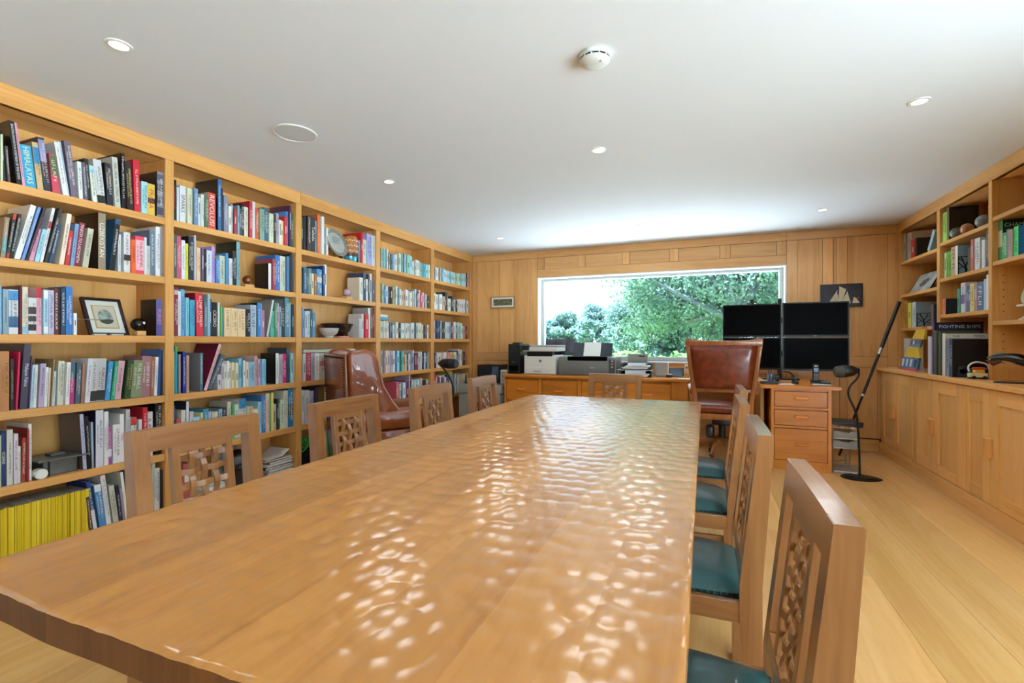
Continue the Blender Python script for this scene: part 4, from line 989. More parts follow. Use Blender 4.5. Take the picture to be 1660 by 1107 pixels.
["L",3,1,3,3.1041,0.0388,0.2987,0.198,0.0,"443838",{},[],6.0,-3.1097,1.935],
["L",3,1,4,3.1508,0.0453,0.3029,0.198,0.0,"333333",{"t":"Toledo"},[],6.8,-3.1129,1.935],
["L",3,1,6,3.2211,0.0303,0.3418,0.25,0.0,"ea7838",{"k":"d06428"},[],4.5,-3.1211,1.935],
["L",3,1,7,3.2578,0.0298,0.3325,0.248,0.0,"eeeeee",{},[],4.3,-3.1079,1.935],
["L",3,1,10,3.7475,0.0277,0.2211,0.161,0.0,"888ca4",{"k":"161616"},[],3.3,-3.1202,1.935],
["L",3,1,12,3.8178,0.0619,0.2432,0.157,0.0,"d8d8b8",{},[],6.8,-3.1183,1.935],
["L",3,1,13,3.8838,0.069,0.3084,0.196,0.0,"a8a8e0",{},[],7.3,-3.109,1.935],
["L",3,1,14,3.9428,0.0479,0.3043,0.227,0.0,"dadada",{},[],5.0,-3.1062,1.935],
["L",3,2,1,3.0626,0.0353,0.2212,0.156,0.0,"386888",{},[],5.6,-3.112,1.57],
["L",3,2,6,3.2241,0.0576,0.2299,0.165,0.0,"4888b8",{},[["d8d0b0",0.5,0.7]],8.3,-3.1164,1.57],
["L",3,2,9,3.7755,0.0524,0.2266,0.147,0.0,"eaeadc",{"k":"d8d0b8"},[],6.0,-3.1207,1.57],
["L",3,3,3,3.1041,0.0351,0.2244,0.147,0.0,"b8c8b8",{},[],5.4,-3.1192,1.205],
["L",3,3,6,3.7634,0.0349,0.186,0.136,0.0,"b8b8c4",{"k":"e0e0dc"},[],4.1,-3.1219,1.205],
["L",3,3,9,3.8934,0.0356,0.3012,0.193,0.0,"dadada",{"k":"b0b0ae"},[],3.9,-3.1191,1.205],
["L",3,4,2,3.0955,0.0561,0.2342,0.156,0.0,"b84858",{},[],8.5,-3.1104,0.837],
["L",3,4,3,3.1441,0.0339,0.2331,0.166,0.0,"b8b8d4",{},[],5.1,-3.1107,0.837],
["L",3,4,4,3.1936,0.0481,0.232,0.157,0.0,"eeeee4",{"c":"d03030"},[],7.0,-3.111,0.837],
["L",3,4,5,3.261,0.0695,0.2304,0.165,0.0,"c8baa8",{},[["d86868",0.5,0.7]],9.8,-3.117,0.837],
["L",3,4,6,3.322,0.0409,0.229,0.145,0.0,"e4e4e8",{},[["244878",0.5,0.95]],5.7,-3.1067,0.837],
["L",3,4,7,3.3703,0.048,0.2279,0.164,0.0,"4888b8",{},[],6.5,-3.1203,0.837],
["L",3,4,8,3.4239,0.0471,0.229,0.165,0.0,"88b8d4",{},[],6.2,-3.119,0.837],
["L",3,4,9,3.482,0.057,0.2277,0.157,0.0,"6a88a4",{},[],7.3,-3.1085,0.837],
["L",3,4,10,3.5415,0.0496,0.2264,0.155,0.0,"c4b8a8",{},[],6.2,-3.1188,0.837],
["L",3,4,11,3.598,0.0508,0.2236,0.149,0.0,"8c5448",{},[],6.2,-3.1226,0.837],
["L",3,4,13,3.7092,0.0652,0.2162,0.141,0.0,"48586c",{},[],7.6,-3.1229,0.837],
["L",3,5,2,3.0785,0.0492,0.283,0.205,0.0,"d8d8d8",{},[],7.6,-3.1074,0.475],
["L",3,5,3,3.1301,0.043,0.271,0.18,0.0,"b8b8c4",{},[],6.5,-3.1137,0.475],
["L",3,5,5,3.1858,0.0307,0.2909,0.188,0.0,"443858",{},[],4.6,-3.1081,0.475],
["L",3,5,6,3.2871,0.0172,0.2964,0.204,0.0,"e8e8e4",{"k":"a88848"},[],2.6,-3.1095,0.475],
["L",3,5,10,3.416,0.0586,0.2776,0.188,0.0,"b8d4d8",{},[],7.7,-3.1103,0.475],
["L",3,5,11,3.4733,0.0416,0.2763,0.177,0.0,"78889a",{},[],5.4,-3.1192,0.475],
["L",3,5,12,3.5282,0.0537,0.2636,0.193,0.0,"c4b494",{},[],6.8,-3.1155,0.475],
["L",3,5,13,3.5872,0.0494,0.2623,0.18,0.0,"444c60",{},[],6.1,-3.1066,0.475],
["L",3,5,14,3.6566,0.0743,0.2561,0.172,0.0,"b8b4ac",{},[],8.8,-3.1232,0.475],
["R",1,1,2,5.9089,0.0973,0.2767,0.188,0.0,"c8b8a8",{},[],6.4,1.9039,1.982],
["R",1,1,4,5.7264,0.0501,0.1848,0.139,0.0,"222222",{"k":"1a1614"},[],3.6,1.8925,1.982],
["R",1,1,5,5.4774,0.0484,0.2052,0.155,-0.635,"a8c8d8",{"k":"8ab4c8"},[],4.8,1.9026,1.982],
["R",1,3,1,5.9848,0.0879,0.2685,0.181,0.0,"d8a444",{},[],5.6,1.8932,1.308],
["R",1,3,4,5.779,0.0806,0.2456,0.182,0.0,"c8d8e4",{"k":"8aa0b0"},[],5.6,1.8976,1.308],
["R",1,3,5,5.3832,0.0531,0.1933,0.138,0.0,"4a5058",{"k":"345470"},[],4.4,1.8997,1.308],
["R",2,1,1,5.1158,0.0759,0.2513,0.16,0.0,"a8d868",{},[],6.8,1.8895,2.012],
["R",2,1,2,5.0582,0.0381,0.2761,0.191,0.0,"706c60",{"k":"0b0d09"},[],3.6,1.8888,2.012],
["R",2,2,2,5.0621,0.0992,0.2182,0.156,0.0,"68b438",{},[],9.1,1.8979,1.705],
["R",2,2,3,4.972,0.0799,0.2393,0.152,0.0,"c8a894",{},[],7.8,1.8918,1.705],
["R",2,2,4,4.9141,0.0348,0.2377,0.177,0.0,"eeeeee",{"k":"8cacc8"},[],3.6,1.89,1.705],
["R",2,2,5,4.7185,0.0348,0.1867,0.13,0.0,"504840",{"k":"c8b898"},[],4.0,1.8888,1.705],
["R",2,2,7,4.6181,0.0729,0.2391,0.163,0.0,"d8e4ee",{},[],8.5,1.8967,1.705],
["R",2,2,9,4.5254,0.0379,0.2089,0.151,0.0,"d8d8e0",{},[],4.8,1.8936,1.705],
["R",2,2,10,4.4757,0.0514,0.273,0.175,0.0,"484858",{},[],6.6,1.8993,1.705],
["R",2,3,1,5.1254,0.0565,0.134,0.125,0.0,"e88864",{"k":"23242c"},[],5.2,1.8883,1.397],
["R",2,3,3,4.8297,0.0639,0.2373,0.163,0.0,"e0dce8",{},[["8868a8",0.3,0.6]],6.8,1.8964,1.397],
["R",2,3,4,4.7575,0.0691,0.2072,0.147,0.0,"5878a8",{},[],7.6,1.9038,1.397],
["R",2,3,5,4.6878,0.0594,0.2155,0.154,0.0,"ead888",{},[],6.8,1.8943,1.397],
["R",2,3,7,4.5668,0.0879,0.2136,0.146,0.0,"5878a4",{},[],10.5,1.8939,1.397],
["R",2,3,8,4.4999,0.0358,0.2282,0.158,0.0,"b8c8d8",{},[],4.6,1.8925,1.397],
["R",2,3,9,4.4595,0.0349,0.2542,0.168,0.0,"eeeeee",{},[],4.6,1.8904,1.397],
["R",2,4,1,4.9781,0.0502,0.3113,0.213,0.0,"d8d8dc",{},[],4.4,1.7357,0.9],
["R",2,4,2,4.9261,0.0375,0.4268,0.31,0.0,"34348c",{"t":"FIGHTING SHIPS","k":"141432"},[],3.4,1.7446,0.9],
["R",2,4,3,4.8822,0.039,0.3603,0.243,0.0,"586c50",{},[],3.6,1.7409,0.9],
["R",2,4,4,4.8402,0.0338,0.3613,0.25,0.0,"303430",{},[],3.2,1.7367,0.9],
["R",2,4,5,4.7991,0.0374,0.3487,0.244,0.0,"485c48",{},[],3.6,1.7381,0.9],
["R",2,4,6,4.7432,0.0509,0.3331,0.26,0.0,"ece8d8",{"t":"THE TIMES","k":"141210"},[],5.0,1.7464,0.9],
["R",2,4,7,4.6826,0.0514,0.2941,0.19,0.0,"8898bc",{},[],5.2,1.7464,0.9],
["R",2,4,8,4.6248,0.0538,0.2891,0.26,0.0,"3c4c5c",{"k":"0e0c0c"},[],5.6,1.7437,0.9],
["R",3,2,1,4.3272,0.053,0.279,0.198,0.0,"388048",{"t":"CHAMBERS","k":"0c3c20"},[["c8c0a8",0.35,0.75]],7.2,1.9019,1.727],
["R",3,2,2,4.2716,0.0571,0.1852,0.125,0.0,"2aa060",{"k":"1a6a3c"},[],8.0,1.8993,1.727],
["R",3,2,3,4.2264,0.0321,0.1986,0.132,0.0,"687888",{},[],4.8,1.8961,1.727],
["R",3,2,4,4.19,0.0395,0.1873,0.134,0.0,"b89898",{},[],6.0,1.8912,1.727],
["R",3,2,5,4.1451,0.0491,0.1993,0.127,0.0,"38d468",{"k":"1878b8"},[],7.6,1.9007,1.727],
]
SMALL=[
[-3.1218,2.8806,1.935,0.0223,0.282,0.21,0.0,"4888cc","L"],
[-3.1088,3.848,1.205,0.0513,0.2354,0.165,0.0,"d42434","L"],
[-3.1079,2.3745,1.935,0.0217,0.1906,0.138,0.0,"eaead8","L"],
[-3.1062,2.9016,1.935,0.0186,0.3354,0.215,0.0,"542848","L"],
[-3.1214,2.7616,0.475,0.0289,0.2037,0.141,0.0,"c8b8a4","L"],
[-3.1112,2.4529,0.837,0.0206,0.2104,0.144,0.0,"88c4d4","L"],
[-3.1177,4.9013,0.475,0.0887,0.2373,0.161,0.0,"2c3838","L"],
[-3.1184,2.929,0.837,0.0273,0.2374,0.175,0.0,"98c8e4","L"],
[-3.1061,2.1757,1.57,0.0147,0.2218,0.141,0.0,"6a5878","L"],
[-3.121,2.24,1.205,0.0134,0.2546,0.17,0.0,"385878","L"],
[-3.1159,3.8228,1.57,0.041,0.2792,0.187,0.0,"344868","L"],
[-3.1226,3.3017,1.57,0.0284,0.2816,0.189,0.0,"eeeeee","L"],
[-3.1227,1.9971,0.837,0.0097,0.2678,0.187,0.0,"c8d8a4","L"],
[1.8955,4.6344,1.397,0.0368,0.2206,0.159,0.0,"b88888","R"],
[-3.1137,1.4837,1.205,0.0139,0.1162,0.125,0.0,"eeeeee","L"],
[-3.1117,2.2528,0.475,0.0164,0.2116,0.135,0.0,"c8c8b4","L"],
[1.8907,4.6769,1.705,0.034,0.2417,0.181,0.0,"c86868","R"],
[-3.1112,2.1557,1.935,0.0163,0.1908,0.129,0.0,"d8e4ee","L"],
[-3.1166,2.7886,1.205,0.0202,0.2657,0.183,0.0,"c8a4b4","L"],
[-3.1065,1.3792,0.837,0.0047,0.2423,0.172,0.0537,"a88858","L"],
[-3.1207,2.3971,1.935,0.0179,0.2109,0.136,0.0,"aaaab8","L"],
[-3.1091,2.8572,1.935,0.0233,0.2353,0.169,0.0,"d43434","L"],
[-3.1202,2.6568,1.205,0.0232,0.2025,0.145,0.0,"a87898","L"],
[-3.1101,2.1716,0.475,0.0137,0.2192,0.158,0.0,"d8d8a4","L"],
[-3.1133,3.3138,0.475,0.0245,0.3053,0.195,0.0,"a888c4","L"],
[-3.112,2.5131,0.837,0.0225,0.1838,0.129,0.0,"eadcc4","L"],
[-3.1215,2.8032,0.475,0.0218,0.2458,0.159,0.0,"488464","L"],
[-3.1085,3.0494,0.837,0.027,0.2317,0.159,0.0,"dadada","L"],
[-3.1101,2.5208,0.475,0.0193,0.2126,0.145,0.0,"b8c8b4","L"],
[-3.1082,2.027,0.837,0.0099,0.2501,0.164,0.0,"a89894","L"],
[-3.1213,2.8315,1.935,0.0269,0.1965,0.148,0.0,"ead898","L"],
[-3.1171,2.4034,0.837,0.02,0.1834,0.135,0.0,"eaddb8","L"],
[-3.1131,3.1157,1.57,0.0288,0.2218,0.166,0.0,"788888","L"],
[-3.1099,2.4285,0.837,0.0203,0.1805,0.133,0.0,"eaddb8","L"],
[1.8963,5.8056,1.982,0.0874,0.1887,0.132,0.0,"d42424","R"],
[-3.1082,1.2926,0.837,0.0034,0.2619,0.179,0.0464,"5c3c6c","L"],
[-3.1191,3.65,0.837,0.0402,0.224,0.147,0.0,"d8d4c8","L"],
[1.8881,5.8611,1.308,0.0681,0.2458,0.161,0.0,"d8d458","R"],
[-3.1118,1.1923,0.475,0.0034,0.2473,0.161,0.0,"b8c8a4","L"],
[-3.1126,2.9324,1.205,0.0206,0.2669,0.183,0.0,"244454","L"],
[-3.1167,3.9131,1.57,0.0376,0.2805,0.207,0.0,"c8c8d4","L"],
[-3.1146,3.3697,0.475,0.0242,0.2967,0.187,0.0,"584868","L"],
[-3.1124,2.4185,1.935,0.0192,0.1831,0.134,0.0,"b83434","L"],
[-3.1146,2.8095,1.205,0.0204,0.2407,0.174,0.0,"88a8c4","L"],
[-3.1217,3.1673,1.205,0.0295,0.2138,0.154,0.0,"5888a8","L"],
[-3.1169,2.326,0.837,0.0171,0.1866,0.131,0.0,"d8c8d4","L"],
[-3.1206,2.1102,1.935,0.0105,0.2368,0.168,0.0,"c8c498","L"],
[-3.1217,4.3034,0.837,0.052,0.2316,0.148,0.0,"e8e0e8","L"],
[-3.1187,2.6197,0.837,0.0192,0.1998,0.133,0.0,"d8a8c4","L"],
[-3.1061,2.4396,1.935,0.0152,0.2126,0.153,0.0,"88a8b8","L"],
[-3.1104,3.2722,1.57,0.0231,0.2661,0.196,0.0,"244878","L"],
[-3.1116,3.0707,1.205,0.0245,0.2189,0.16,0.0,"b8c8d4","L"],
[-3.1192,3.1375,1.205,0.0225,0.2443,0.183,0.0,"385878","L"],
[-3.1131,3.9266,1.205,0.0297,0.3123,0.227,0.0,"485848","L"],
[-3.1147,4.2076,0.837,0.0453,0.2351,0.167,0.0,"d8c0b8","L"],
[1.903,4.563,1.705,0.0269,0.2127,0.153,0.0,"a88878","R"],
[1.8908,4.8864,1.397,0.038,0.1966,0.143,0.0,"48a888","R"],
[-3.1104,2.3617,0.837,0.0145,0.1964,0.135,0.0,"f4f4f4","L"],
[-3.109,2.7566,1.935,0.017,0.232,0.157,0.0,"443428","L"],
[-3.1103,2.8068,1.935,0.0214,0.1954,0.126,0.0,"eeeeee","L"],
[-3.1133,2.2944,1.205,0.0109,0.2342,0.175,0.0,"ececec","L"],
[-3.1218,5.1519,0.475,0.0589,0.2898,0.2,0.0,"c83434","L"],
[1.8998,5.133,1.705,0.0414,0.2169,0.15,0.0,"c8d8c4","R"],
[-3.1088,2.4587,1.935,0.0153,0.1983,0.148,0.0,"34485c","L"],
[-3.1179,2.3806,0.837,0.0157,0.1824,0.127,0.0,"eaddb8","L"],
[-3.1167,2.3003,0.837,0.0267,0.1042,0.125,0.0,"d8d8d8","L"],
[-3.1084,3.3419,0.475,0.0197,0.2954,0.218,0.0,"d8d8e4","L"],
[-3.1132,3.3148,1.935,0.0225,0.2497,0.178,0.0,"ececec","L"],
[-3.1071,2.3086,1.205,0.012,0.2074,0.139,0.0,"68b448","L"],
[-3.1159,4.3757,0.837,0.0462,0.2303,0.168,0.0,"a0dce4","L"],
[1.8902,5.9935,1.982,0.0494,0.2822,0.204,0.0,"a89884","R"],
[-3.1172,2.3445,0.837,0.0143,0.1764,0.128,0.0,"eaead8","L"],
[-3.1136,2.4906,0.837,0.0145,0.1945,0.144,0.0,"ececec","L"],
[-3.108,3.7741,1.935,0.0243,0.3012,0.226,0.0,"d42434","L"],
[-3.1125,2.7842,0.475,0.015,0.243,0.167,0.0,"333333","L"],
[-3.108,4.2538,0.837,0.0412,0.2325,0.147,0.0,"b8b4c8","L"],
[-3.1237,3.04,1.935,0.0152,0.2761,0.19,0.0,"484438","L"],
[-3.1148,3.1465,1.57,0.0255,0.1831,0.125,0.0,"d8d8b8","L"],
[-3.1127,3.9544,1.205,0.0247,0.3144,0.21,0.0,"a82434","L"],
[-3.1132,4.7341,0.475,0.049,0.2478,0.167,0.0,"88c4c8","L"],
[-3.117,2.4733,0.837,0.0122,0.2145,0.136,0.0,"4898b4","L"],
[-3.1201,3.0431,0.475,0.0143,0.2864,0.197,0.0,"eeeeee","L"],
[-3.1143,4.4892,0.475,0.045,0.2349,0.149,0.0,"e8ecec","L"],
[-3.108,5.4843,0.837,0.0903,0.1927,0.136,0.0,"e4887c","L"],
[-3.1231,3.2896,1.935,0.0203,0.2441,0.174,0.0,"686858","L"],
[-3.1234,3.8022,1.205,0.0292,0.2371,0.165,0.0,"dadad8","L"],
[-3.1222,4.0987,0.837,0.0342,0.2371,0.168,0.0,"c8c0b8","L"],
[-3.124,5.7032,0.475,0.0698,0.2582,0.171,0.0,"8ca89c","L"],
[-3.1165,3.1848,1.935,0.0154,0.2787,0.19,0.0,"78a8b8","L"],
[-3.1093,4.1644,0.837,0.0351,0.2359,0.177,0.0,"e0d4c8","L"],
[-3.1142,4.8313,0.475,0.0447,0.2603,0.19,0.0,"ccb4b8","L"],
[-3.1161,5.2581,0.837,0.0784,0.1854,0.125,0.0,"d8d8d0","L"],
[-3.1212,4.5447,1.57,0.0544,0.183,0.138,0.0,"e8ecf4","L"],
[-3.1122,4.5513,0.475,0.0405,0.2456,0.164,0.0,"584070","L"],
[-3.119,3.859,1.57,0.0302,0.222,0.166,0.0,"eeeeee","L"],
[-3.1195,4.4442,0.475,0.039,0.2354,0.15,0.0,"40a0c0","L"],
[-3.1098,3.9496,1.57,0.0342,0.2049,0.129,0.0,"586878","L"],
[-3.1063,4.5588,1.935,0.0447,0.216,0.146,0.0,"94c8bc","L"],
[-3.123,4.7838,0.475,0.044,0.246,0.184,0.0,"e4e8e8","L"],
[-3.118,2.6372,1.205,0.01,0.252,0.185,0.0,"d888a4","L"],
[1.9027,5.9194,1.308,0.0418,0.2567,0.166,0.0,"343848","R"],
[-3.1064,4.3486,0.475,0.0325,0.2522,0.174,0.0,"d86078","L"],
[-3.1214,3.0481,1.205,0.0135,0.2526,0.167,0.0,"88a8d4","L"],
[-3.1229,5.8045,0.475,0.0719,0.2323,0.169,0.0,"e08868","L"],
[-3.1227,2.9074,0.837,0.0146,0.2161,0.155,0.0,"48a438","L"],
[-3.111,3.1744,1.57,0.0211,0.1832,0.125,0.0,"c87838","L"],
[-3.1065,4.2448,1.57,0.0419,0.1838,0.125,0.0,"141418","L"],
[-3.1184,4.6277,1.935,0.0443,0.2115,0.155,0.0,"9cd4e4","L"],
[-3.1221,4.0974,1.205,0.0383,0.179,0.125,0.0,"c8d4c0","L"],
[-3.1239,4.4795,1.205,0.0509,0.1681,0.125,0.0,"d8ecec","L"],
[-3.1085,4.6483,0.475,0.0363,0.2497,0.172,0.0,"c0e0e4","L"],
[-3.1203,5.5566,0.475,0.0477,0.2925,0.187,0.0,"c4b848","L"],
[-3.1214,4.1821,1.57,0.0376,0.1838,0.137,0.0,"e0e4ec","L"],
[-3.1147,2.3215,1.205,0.0081,0.2045,0.133,0.0,"3878a4","L"],
[-3.1062,4.3467,1.205,0.0421,0.1762,0.125,0.0,"e4e2d8","L"],
[-3.1148,5.767,0.837,0.0643,0.2289,0.162,0.0,"c0b8c8","L"],
[-3.1062,5.3197,0.475,0.0502,0.2398,0.166,0.0,"685084","L"],
[-3.1194,5.3026,1.57,0.0587,0.2032,0.147,0.0,"e8ece8","L"],
[-3.1149,4.6455,0.837,0.0419,0.203,0.152,0.0,"8498c8","L"],
[-3.1159,2.6735,0.837,0.0114,0.1928,0.13,0.0,"4898b4","L"],
[-3.1126,4.7387,1.205,0.0477,0.1819,0.135,0.0,"c4c0b8","L"],
[-3.114,5.4561,0.475,0.0462,0.2613,0.173,0.0,"384c7c","L"],
[-3.1226,3.161,0.475,0.0115,0.268,0.186,0.0,"5878b4","L"],
[-3.1118,4.4936,1.57,0.0422,0.1779,0.129,0.0,"c89880","L"],
[-3.1118,3.8842,1.57,0.0189,0.2717,0.202,0.0,"484848","L"],
[-3.1135,4.1313,0.837,0.0252,0.2365,0.157,0.0,"9c8890","L"],
[-3.1213,4.8615,0.837,0.0452,0.1995,0.129,0.0,"2c343c","L"],
[-3.1193,4.9692,0.475,0.0406,0.2336,0.149,0.0,"c0ccd0","L"],
[-3.1167,4.9618,1.935,0.0571,0.166,0.125,0.0,"98c8d0","L"],
[-3.1151,4.6118,0.475,0.0303,0.2537,0.191,0.0,"282830","L"],
[-3.118,4.4124,1.935,0.0337,0.2051,0.13,0.0,"e6eae4","L"],
[-3.1073,5.506,0.475,0.0469,0.2519,0.169,0.0,"5c6c98","L"],
[-3.1137,3.0912,1.57,0.0129,0.2204,0.158,0.0,"586848","L"],
[-3.118,4.3264,1.57,0.0326,0.198,0.127,0.0,"a8a090","L"],
[-3.1136,4.7155,0.837,0.0395,0.2014,0.152,0.0,"703c54","L"],
[-3.1133,5.5161,1.205,0.0528,0.2235,0.142,0.0,"88b0d0","L"],
[-3.123,4.3818,0.475,0.0278,0.2343,0.164,0.0,"b08c68","L"],
[-3.1204,4.5733,1.205,0.0434,0.1679,0.125,0.0,"dcdfdc","L"],
[-3.1162,4.7926,0.837,0.0382,0.2115,0.147,0.0,"ccccd4","L"],
[-3.1086,5.4602,1.205,0.0519,0.2131,0.154,0.0,"d4dce4","L"],
[-3.1132,4.1455,1.57,0.0304,0.1827,0.125,0.0,"3a88b8","L"],
[-3.1141,4.5283,1.205,0.0412,0.169,0.125,0.0,"e0e4e0","L"],
[-3.1168,5.407,0.475,0.0455,0.2338,0.174,0.0,"e0e0d0","L"],
[-3.1126,4.1521,1.205,0.0305,0.182,0.125,0.0,"c8c8b4","L"],
[-3.1203,4.6572,1.205,0.0408,0.1767,0.125,0.0,"ccd8e8","L"],
[-3.1142,5.1384,1.57,0.0444,0.2065,0.134,0.0,"d8e4dc","L"],
[-3.1219,5.2947,1.205,0.0427,0.232,0.149,0.0,"e0e8f0","L"],
[-3.1222,5.6038,1.205,0.0499,0.2269,0.165,0.0,"9c5474","L"],
[-3.1084,4.46,0.837,0.0286,0.2226,0.147,0.0,"88d0c8","L"],
[-3.1234,4.3602,1.57,0.0295,0.2029,0.152,0.0,"e8ecec","L"],
[-3.1154,5.2725,0.475,0.0378,0.2521,0.164,0.0,"d8dce0","L"],
[-3.1111,5.9192,0.475,0.0531,0.2413,0.181,0.0,"d8dcd0","L"],
[-3.1069,5.3676,0.837,0.051,0.189,0.133,0.0,"d8dcdc","L"],
[-3.1148,5.3747,1.205,0.0438,0.2181,0.141,0.0,"485c5c","L"],
[-3.1215,4.1159,1.57,0.0236,0.206,0.136,0.0,"c8e8e0","L"],
[-3.1222,4.8705,1.205,0.0439,0.168,0.125,0.0,"dcc8b8","L"],
[-3.1064,4.4295,0.837,0.0262,0.2213,0.163,0.0,"3c9c90","L"],
[-3.1151,5.7605,1.57,0.0644,0.1752,0.125,0.0,"d8d4d4","L"],
[-3.1132,4.4052,1.205,0.0336,0.1698,0.125,0.0,"182824","L"],
[-3.1202,4.9374,0.837,0.0364,0.2032,0.143,0.0,"4880a8","L"],
[-3.1137,6.011,1.57,0.0692,0.1755,0.125,0.0,"d8dcdc","L"],
[-3.1153,5.6048,0.837,0.0548,0.187,0.137,0.0,"dcb83c","L"],
[-3.1194,4.2029,1.205,0.0298,0.1667,0.125,0.0,"e4e0dc","L"],
[-3.1152,4.1898,1.935,0.0222,0.2133,0.15,0.0,"e4e4dc","L"],
[-3.1189,4.7572,1.935,0.0341,0.1903,0.125,0.0,"e0e4da","L"],
[-3.1138,4.4527,1.57,0.0342,0.1616,0.125,0.0,"dcbca0","L"],
[-3.1239,4.5047,0.837,0.0291,0.1936,0.134,0.0,"e89c44","L"],
[-3.1077,4.5841,0.475,0.0189,0.3033,0.198,0.0,"b8b8c8","L"],
[-3.1148,5.3645,0.475,0.0329,0.2611,0.167,0.0,"d8d0a8","L"],
[-3.1075,5.8665,0.475,0.0453,0.2414,0.173,0.0,"c8ccb8","L"],
[-3.1138,4.4179,1.57,0.0301,0.1776,0.125,0.0,"d8e0e0","L"],
[-3.1173,4.6918,1.57,0.0309,0.1987,0.149,0.0,"688490","L"],
[-3.1148,4.7544,0.837,0.0318,0.2006,0.128,0.0,"8c3444","L"],
[-3.1121,4.4102,0.475,0.0229,0.2289,0.157,0.0,"d8d4c0","L"],
[-3.1115,5.598,1.57,0.047,0.2042,0.137,0.0,"2c4c64","L"],
[-3.11,5.2197,1.205,0.0353,0.2256,0.15,0.0,"34588c","L"],
[-3.1174,5.8796,1.57,0.0589,0.1827,0.125,0.0,"dcdadc","L"],
[-3.1173,5.1371,1.205,0.0343,0.2223,0.14,0.0,"a8c4d8","L"],
[-3.1201,4.7922,1.935,0.0346,0.1847,0.125,0.0,"d8d4d2","L"],
[-3.1104,4.8956,1.935,0.0402,0.1672,0.125,0.0,"58a8c0","L"],
[-3.1189,5.6602,0.837,0.0492,0.1922,0.144,0.0,"e4e4d4","L"],
[-3.1098,5.8264,0.837,0.0475,0.2149,0.138,0.0,"ece8cc","L"],
[-3.1078,5.6209,0.475,0.0356,0.257,0.171,0.0,"485c94","L"],
[-3.1135,5.6525,1.205,0.0404,0.2287,0.169,0.0,"e8e8e4","L"],
[-3.1083,5.488,1.57,0.0524,0.1619,0.125,0.0,"e0e0d4","L"],
[-3.1155,4.4435,1.935,0.0231,0.2113,0.138,0.0,"78a8a0","L"],
[-3.1106,4.503,1.935,0.0236,0.2136,0.149,0.0,"a8cce0","L"],
[-3.1079,4.6132,1.57,0.0339,0.1596,0.125,0.0,"ece4cc","L"],
[-3.1142,4.9729,1.205,0.0393,0.1657,0.125,0.0,"dcd8c8","L"],
[-3.1079,4.5797,0.837,0.0277,0.1917,0.142,0.0,"e0dcd8","L"],
[-3.111,4.6954,0.475,0.022,0.2474,0.165,0.0,"e0e4e8","L"],
[-3.1182,5.8022,1.205,0.0423,0.2236,0.148,0.0,"94ccc0","L"],
[-3.1232,4.6811,0.837,0.023,0.2331,0.15,0.0,"e8d4cc","L"],
[-3.123,5.7154,1.205,0.0486,0.1845,0.136,0.0,"34242c","L"],
[-3.1132,5.1973,0.837,0.0369,0.1927,0.143,0.0,"d0c4bc","L"],
[-3.1216,4.2294,1.935,0.0246,0.1696,0.125,0.0,"e0d8cc","L"],
[-3.1125,4.9808,1.57,0.0412,0.152,0.125,0.0,"3c382c","L"],
[-3.1167,5.4161,0.837,0.0395,0.1941,0.131,0.0,"e8dcdc","L"],
[-3.1201,4.8053,1.205,0.0305,0.1843,0.125,0.0,"b8e0d0","L"],
[-3.1155,5.5534,0.837,0.0413,0.1944,0.14,0.0,"e0d8c4","L"],
[-3.1222,6.0123,0.475,0.04,0.2455,0.166,0.0,"dcd0a8","L"],
[-3.1221,4.2966,1.57,0.0218,0.1906,0.142,0.0,"c8b468","L"],
[-3.1208,5.4154,1.57,0.0307,0.2397,0.175,0.0,"34383c","L"],
[-3.1141,5.8214,1.57,0.0502,0.1802,0.125,0.0,"e0dcdc","L"],
[-3.1076,4.3817,1.935,0.0225,0.1912,0.141,0.0,"a8b4ac","L"],
[-3.113,4.3889,1.57,0.0226,0.1888,0.141,0.0,"7a98a8","L"],
[-3.1138,4.8388,1.57,0.0308,0.1787,0.13,0.0,"d84c74","L"],
[-3.118,4.438,1.205,0.0267,0.1667,0.125,0.0,"c4dcd8","L"],
[-3.119,4.609,0.837,0.0247,0.1974,0.132,0.0,"a8b09c","L"],
[-3.1165,5.3767,1.57,0.0398,0.1813,0.125,0.0,"d89c88","L"],
[-3.1088,5.969,0.475,0.0395,0.2348,0.173,0.0,"6c5838","L"],
[-3.1094,4.341,0.837,0.0172,0.234,0.168,0.0,"3480b8","L"],
[-3.1139,6.0281,1.935,0.0511,0.1897,0.139,0.0,"d0b0d0","L"],
[-3.1079,5.2553,1.205,0.0292,0.227,0.151,0.0,"283858","L"],
[-3.1135,5.3197,0.837,0.0384,0.1809,0.125,0.0,"c8b8a8","L"],
[-3.1108,4.0931,1.57,0.0169,0.2035,0.136,0.0,"98a48c","L"],
[-3.1062,5.7678,1.935,0.0501,0.1673,0.125,0.0,"d4dcc4","L"],
[-3.1163,5.1801,1.57,0.0323,0.1939,0.138,0.0,"e8ecec","L"],
[-3.1209,4.3573,1.935,0.0209,0.188,0.125,0.0,"efe8e0","L"],
[-3.1159,5.3344,1.205,0.0299,0.2166,0.157,0.0,"34444c","L"],
[-3.1141,5.4154,1.205,0.0307,0.2197,0.147,0.0,"e0e4e0","L"],
[-3.1238,5.8858,1.205,0.0464,0.1825,0.136,0.0,"dcd0c4","L"],
[-3.1208,5.2039,1.935,0.0377,0.16,0.125,0.0,"d8e4c8","L"],
[-3.1202,5.8908,1.935,0.047,0.1808,0.125,0.0,"a8dcd8","L"],
[-3.1205,5.7604,1.205,0.0342,0.2256,0.162,0.0,"c0dcdc","L"],
[-3.1157,5.1603,0.837,0.0308,0.1905,0.125,0.0,"2c3454","L"],
[-3.1204,4.5333,0.837,0.0218,0.1897,0.13,0.0,"ece4d8","L"],
[-3.1096,4.8704,1.57,0.0269,0.1841,0.132,0.0,"eab4b4","L"],
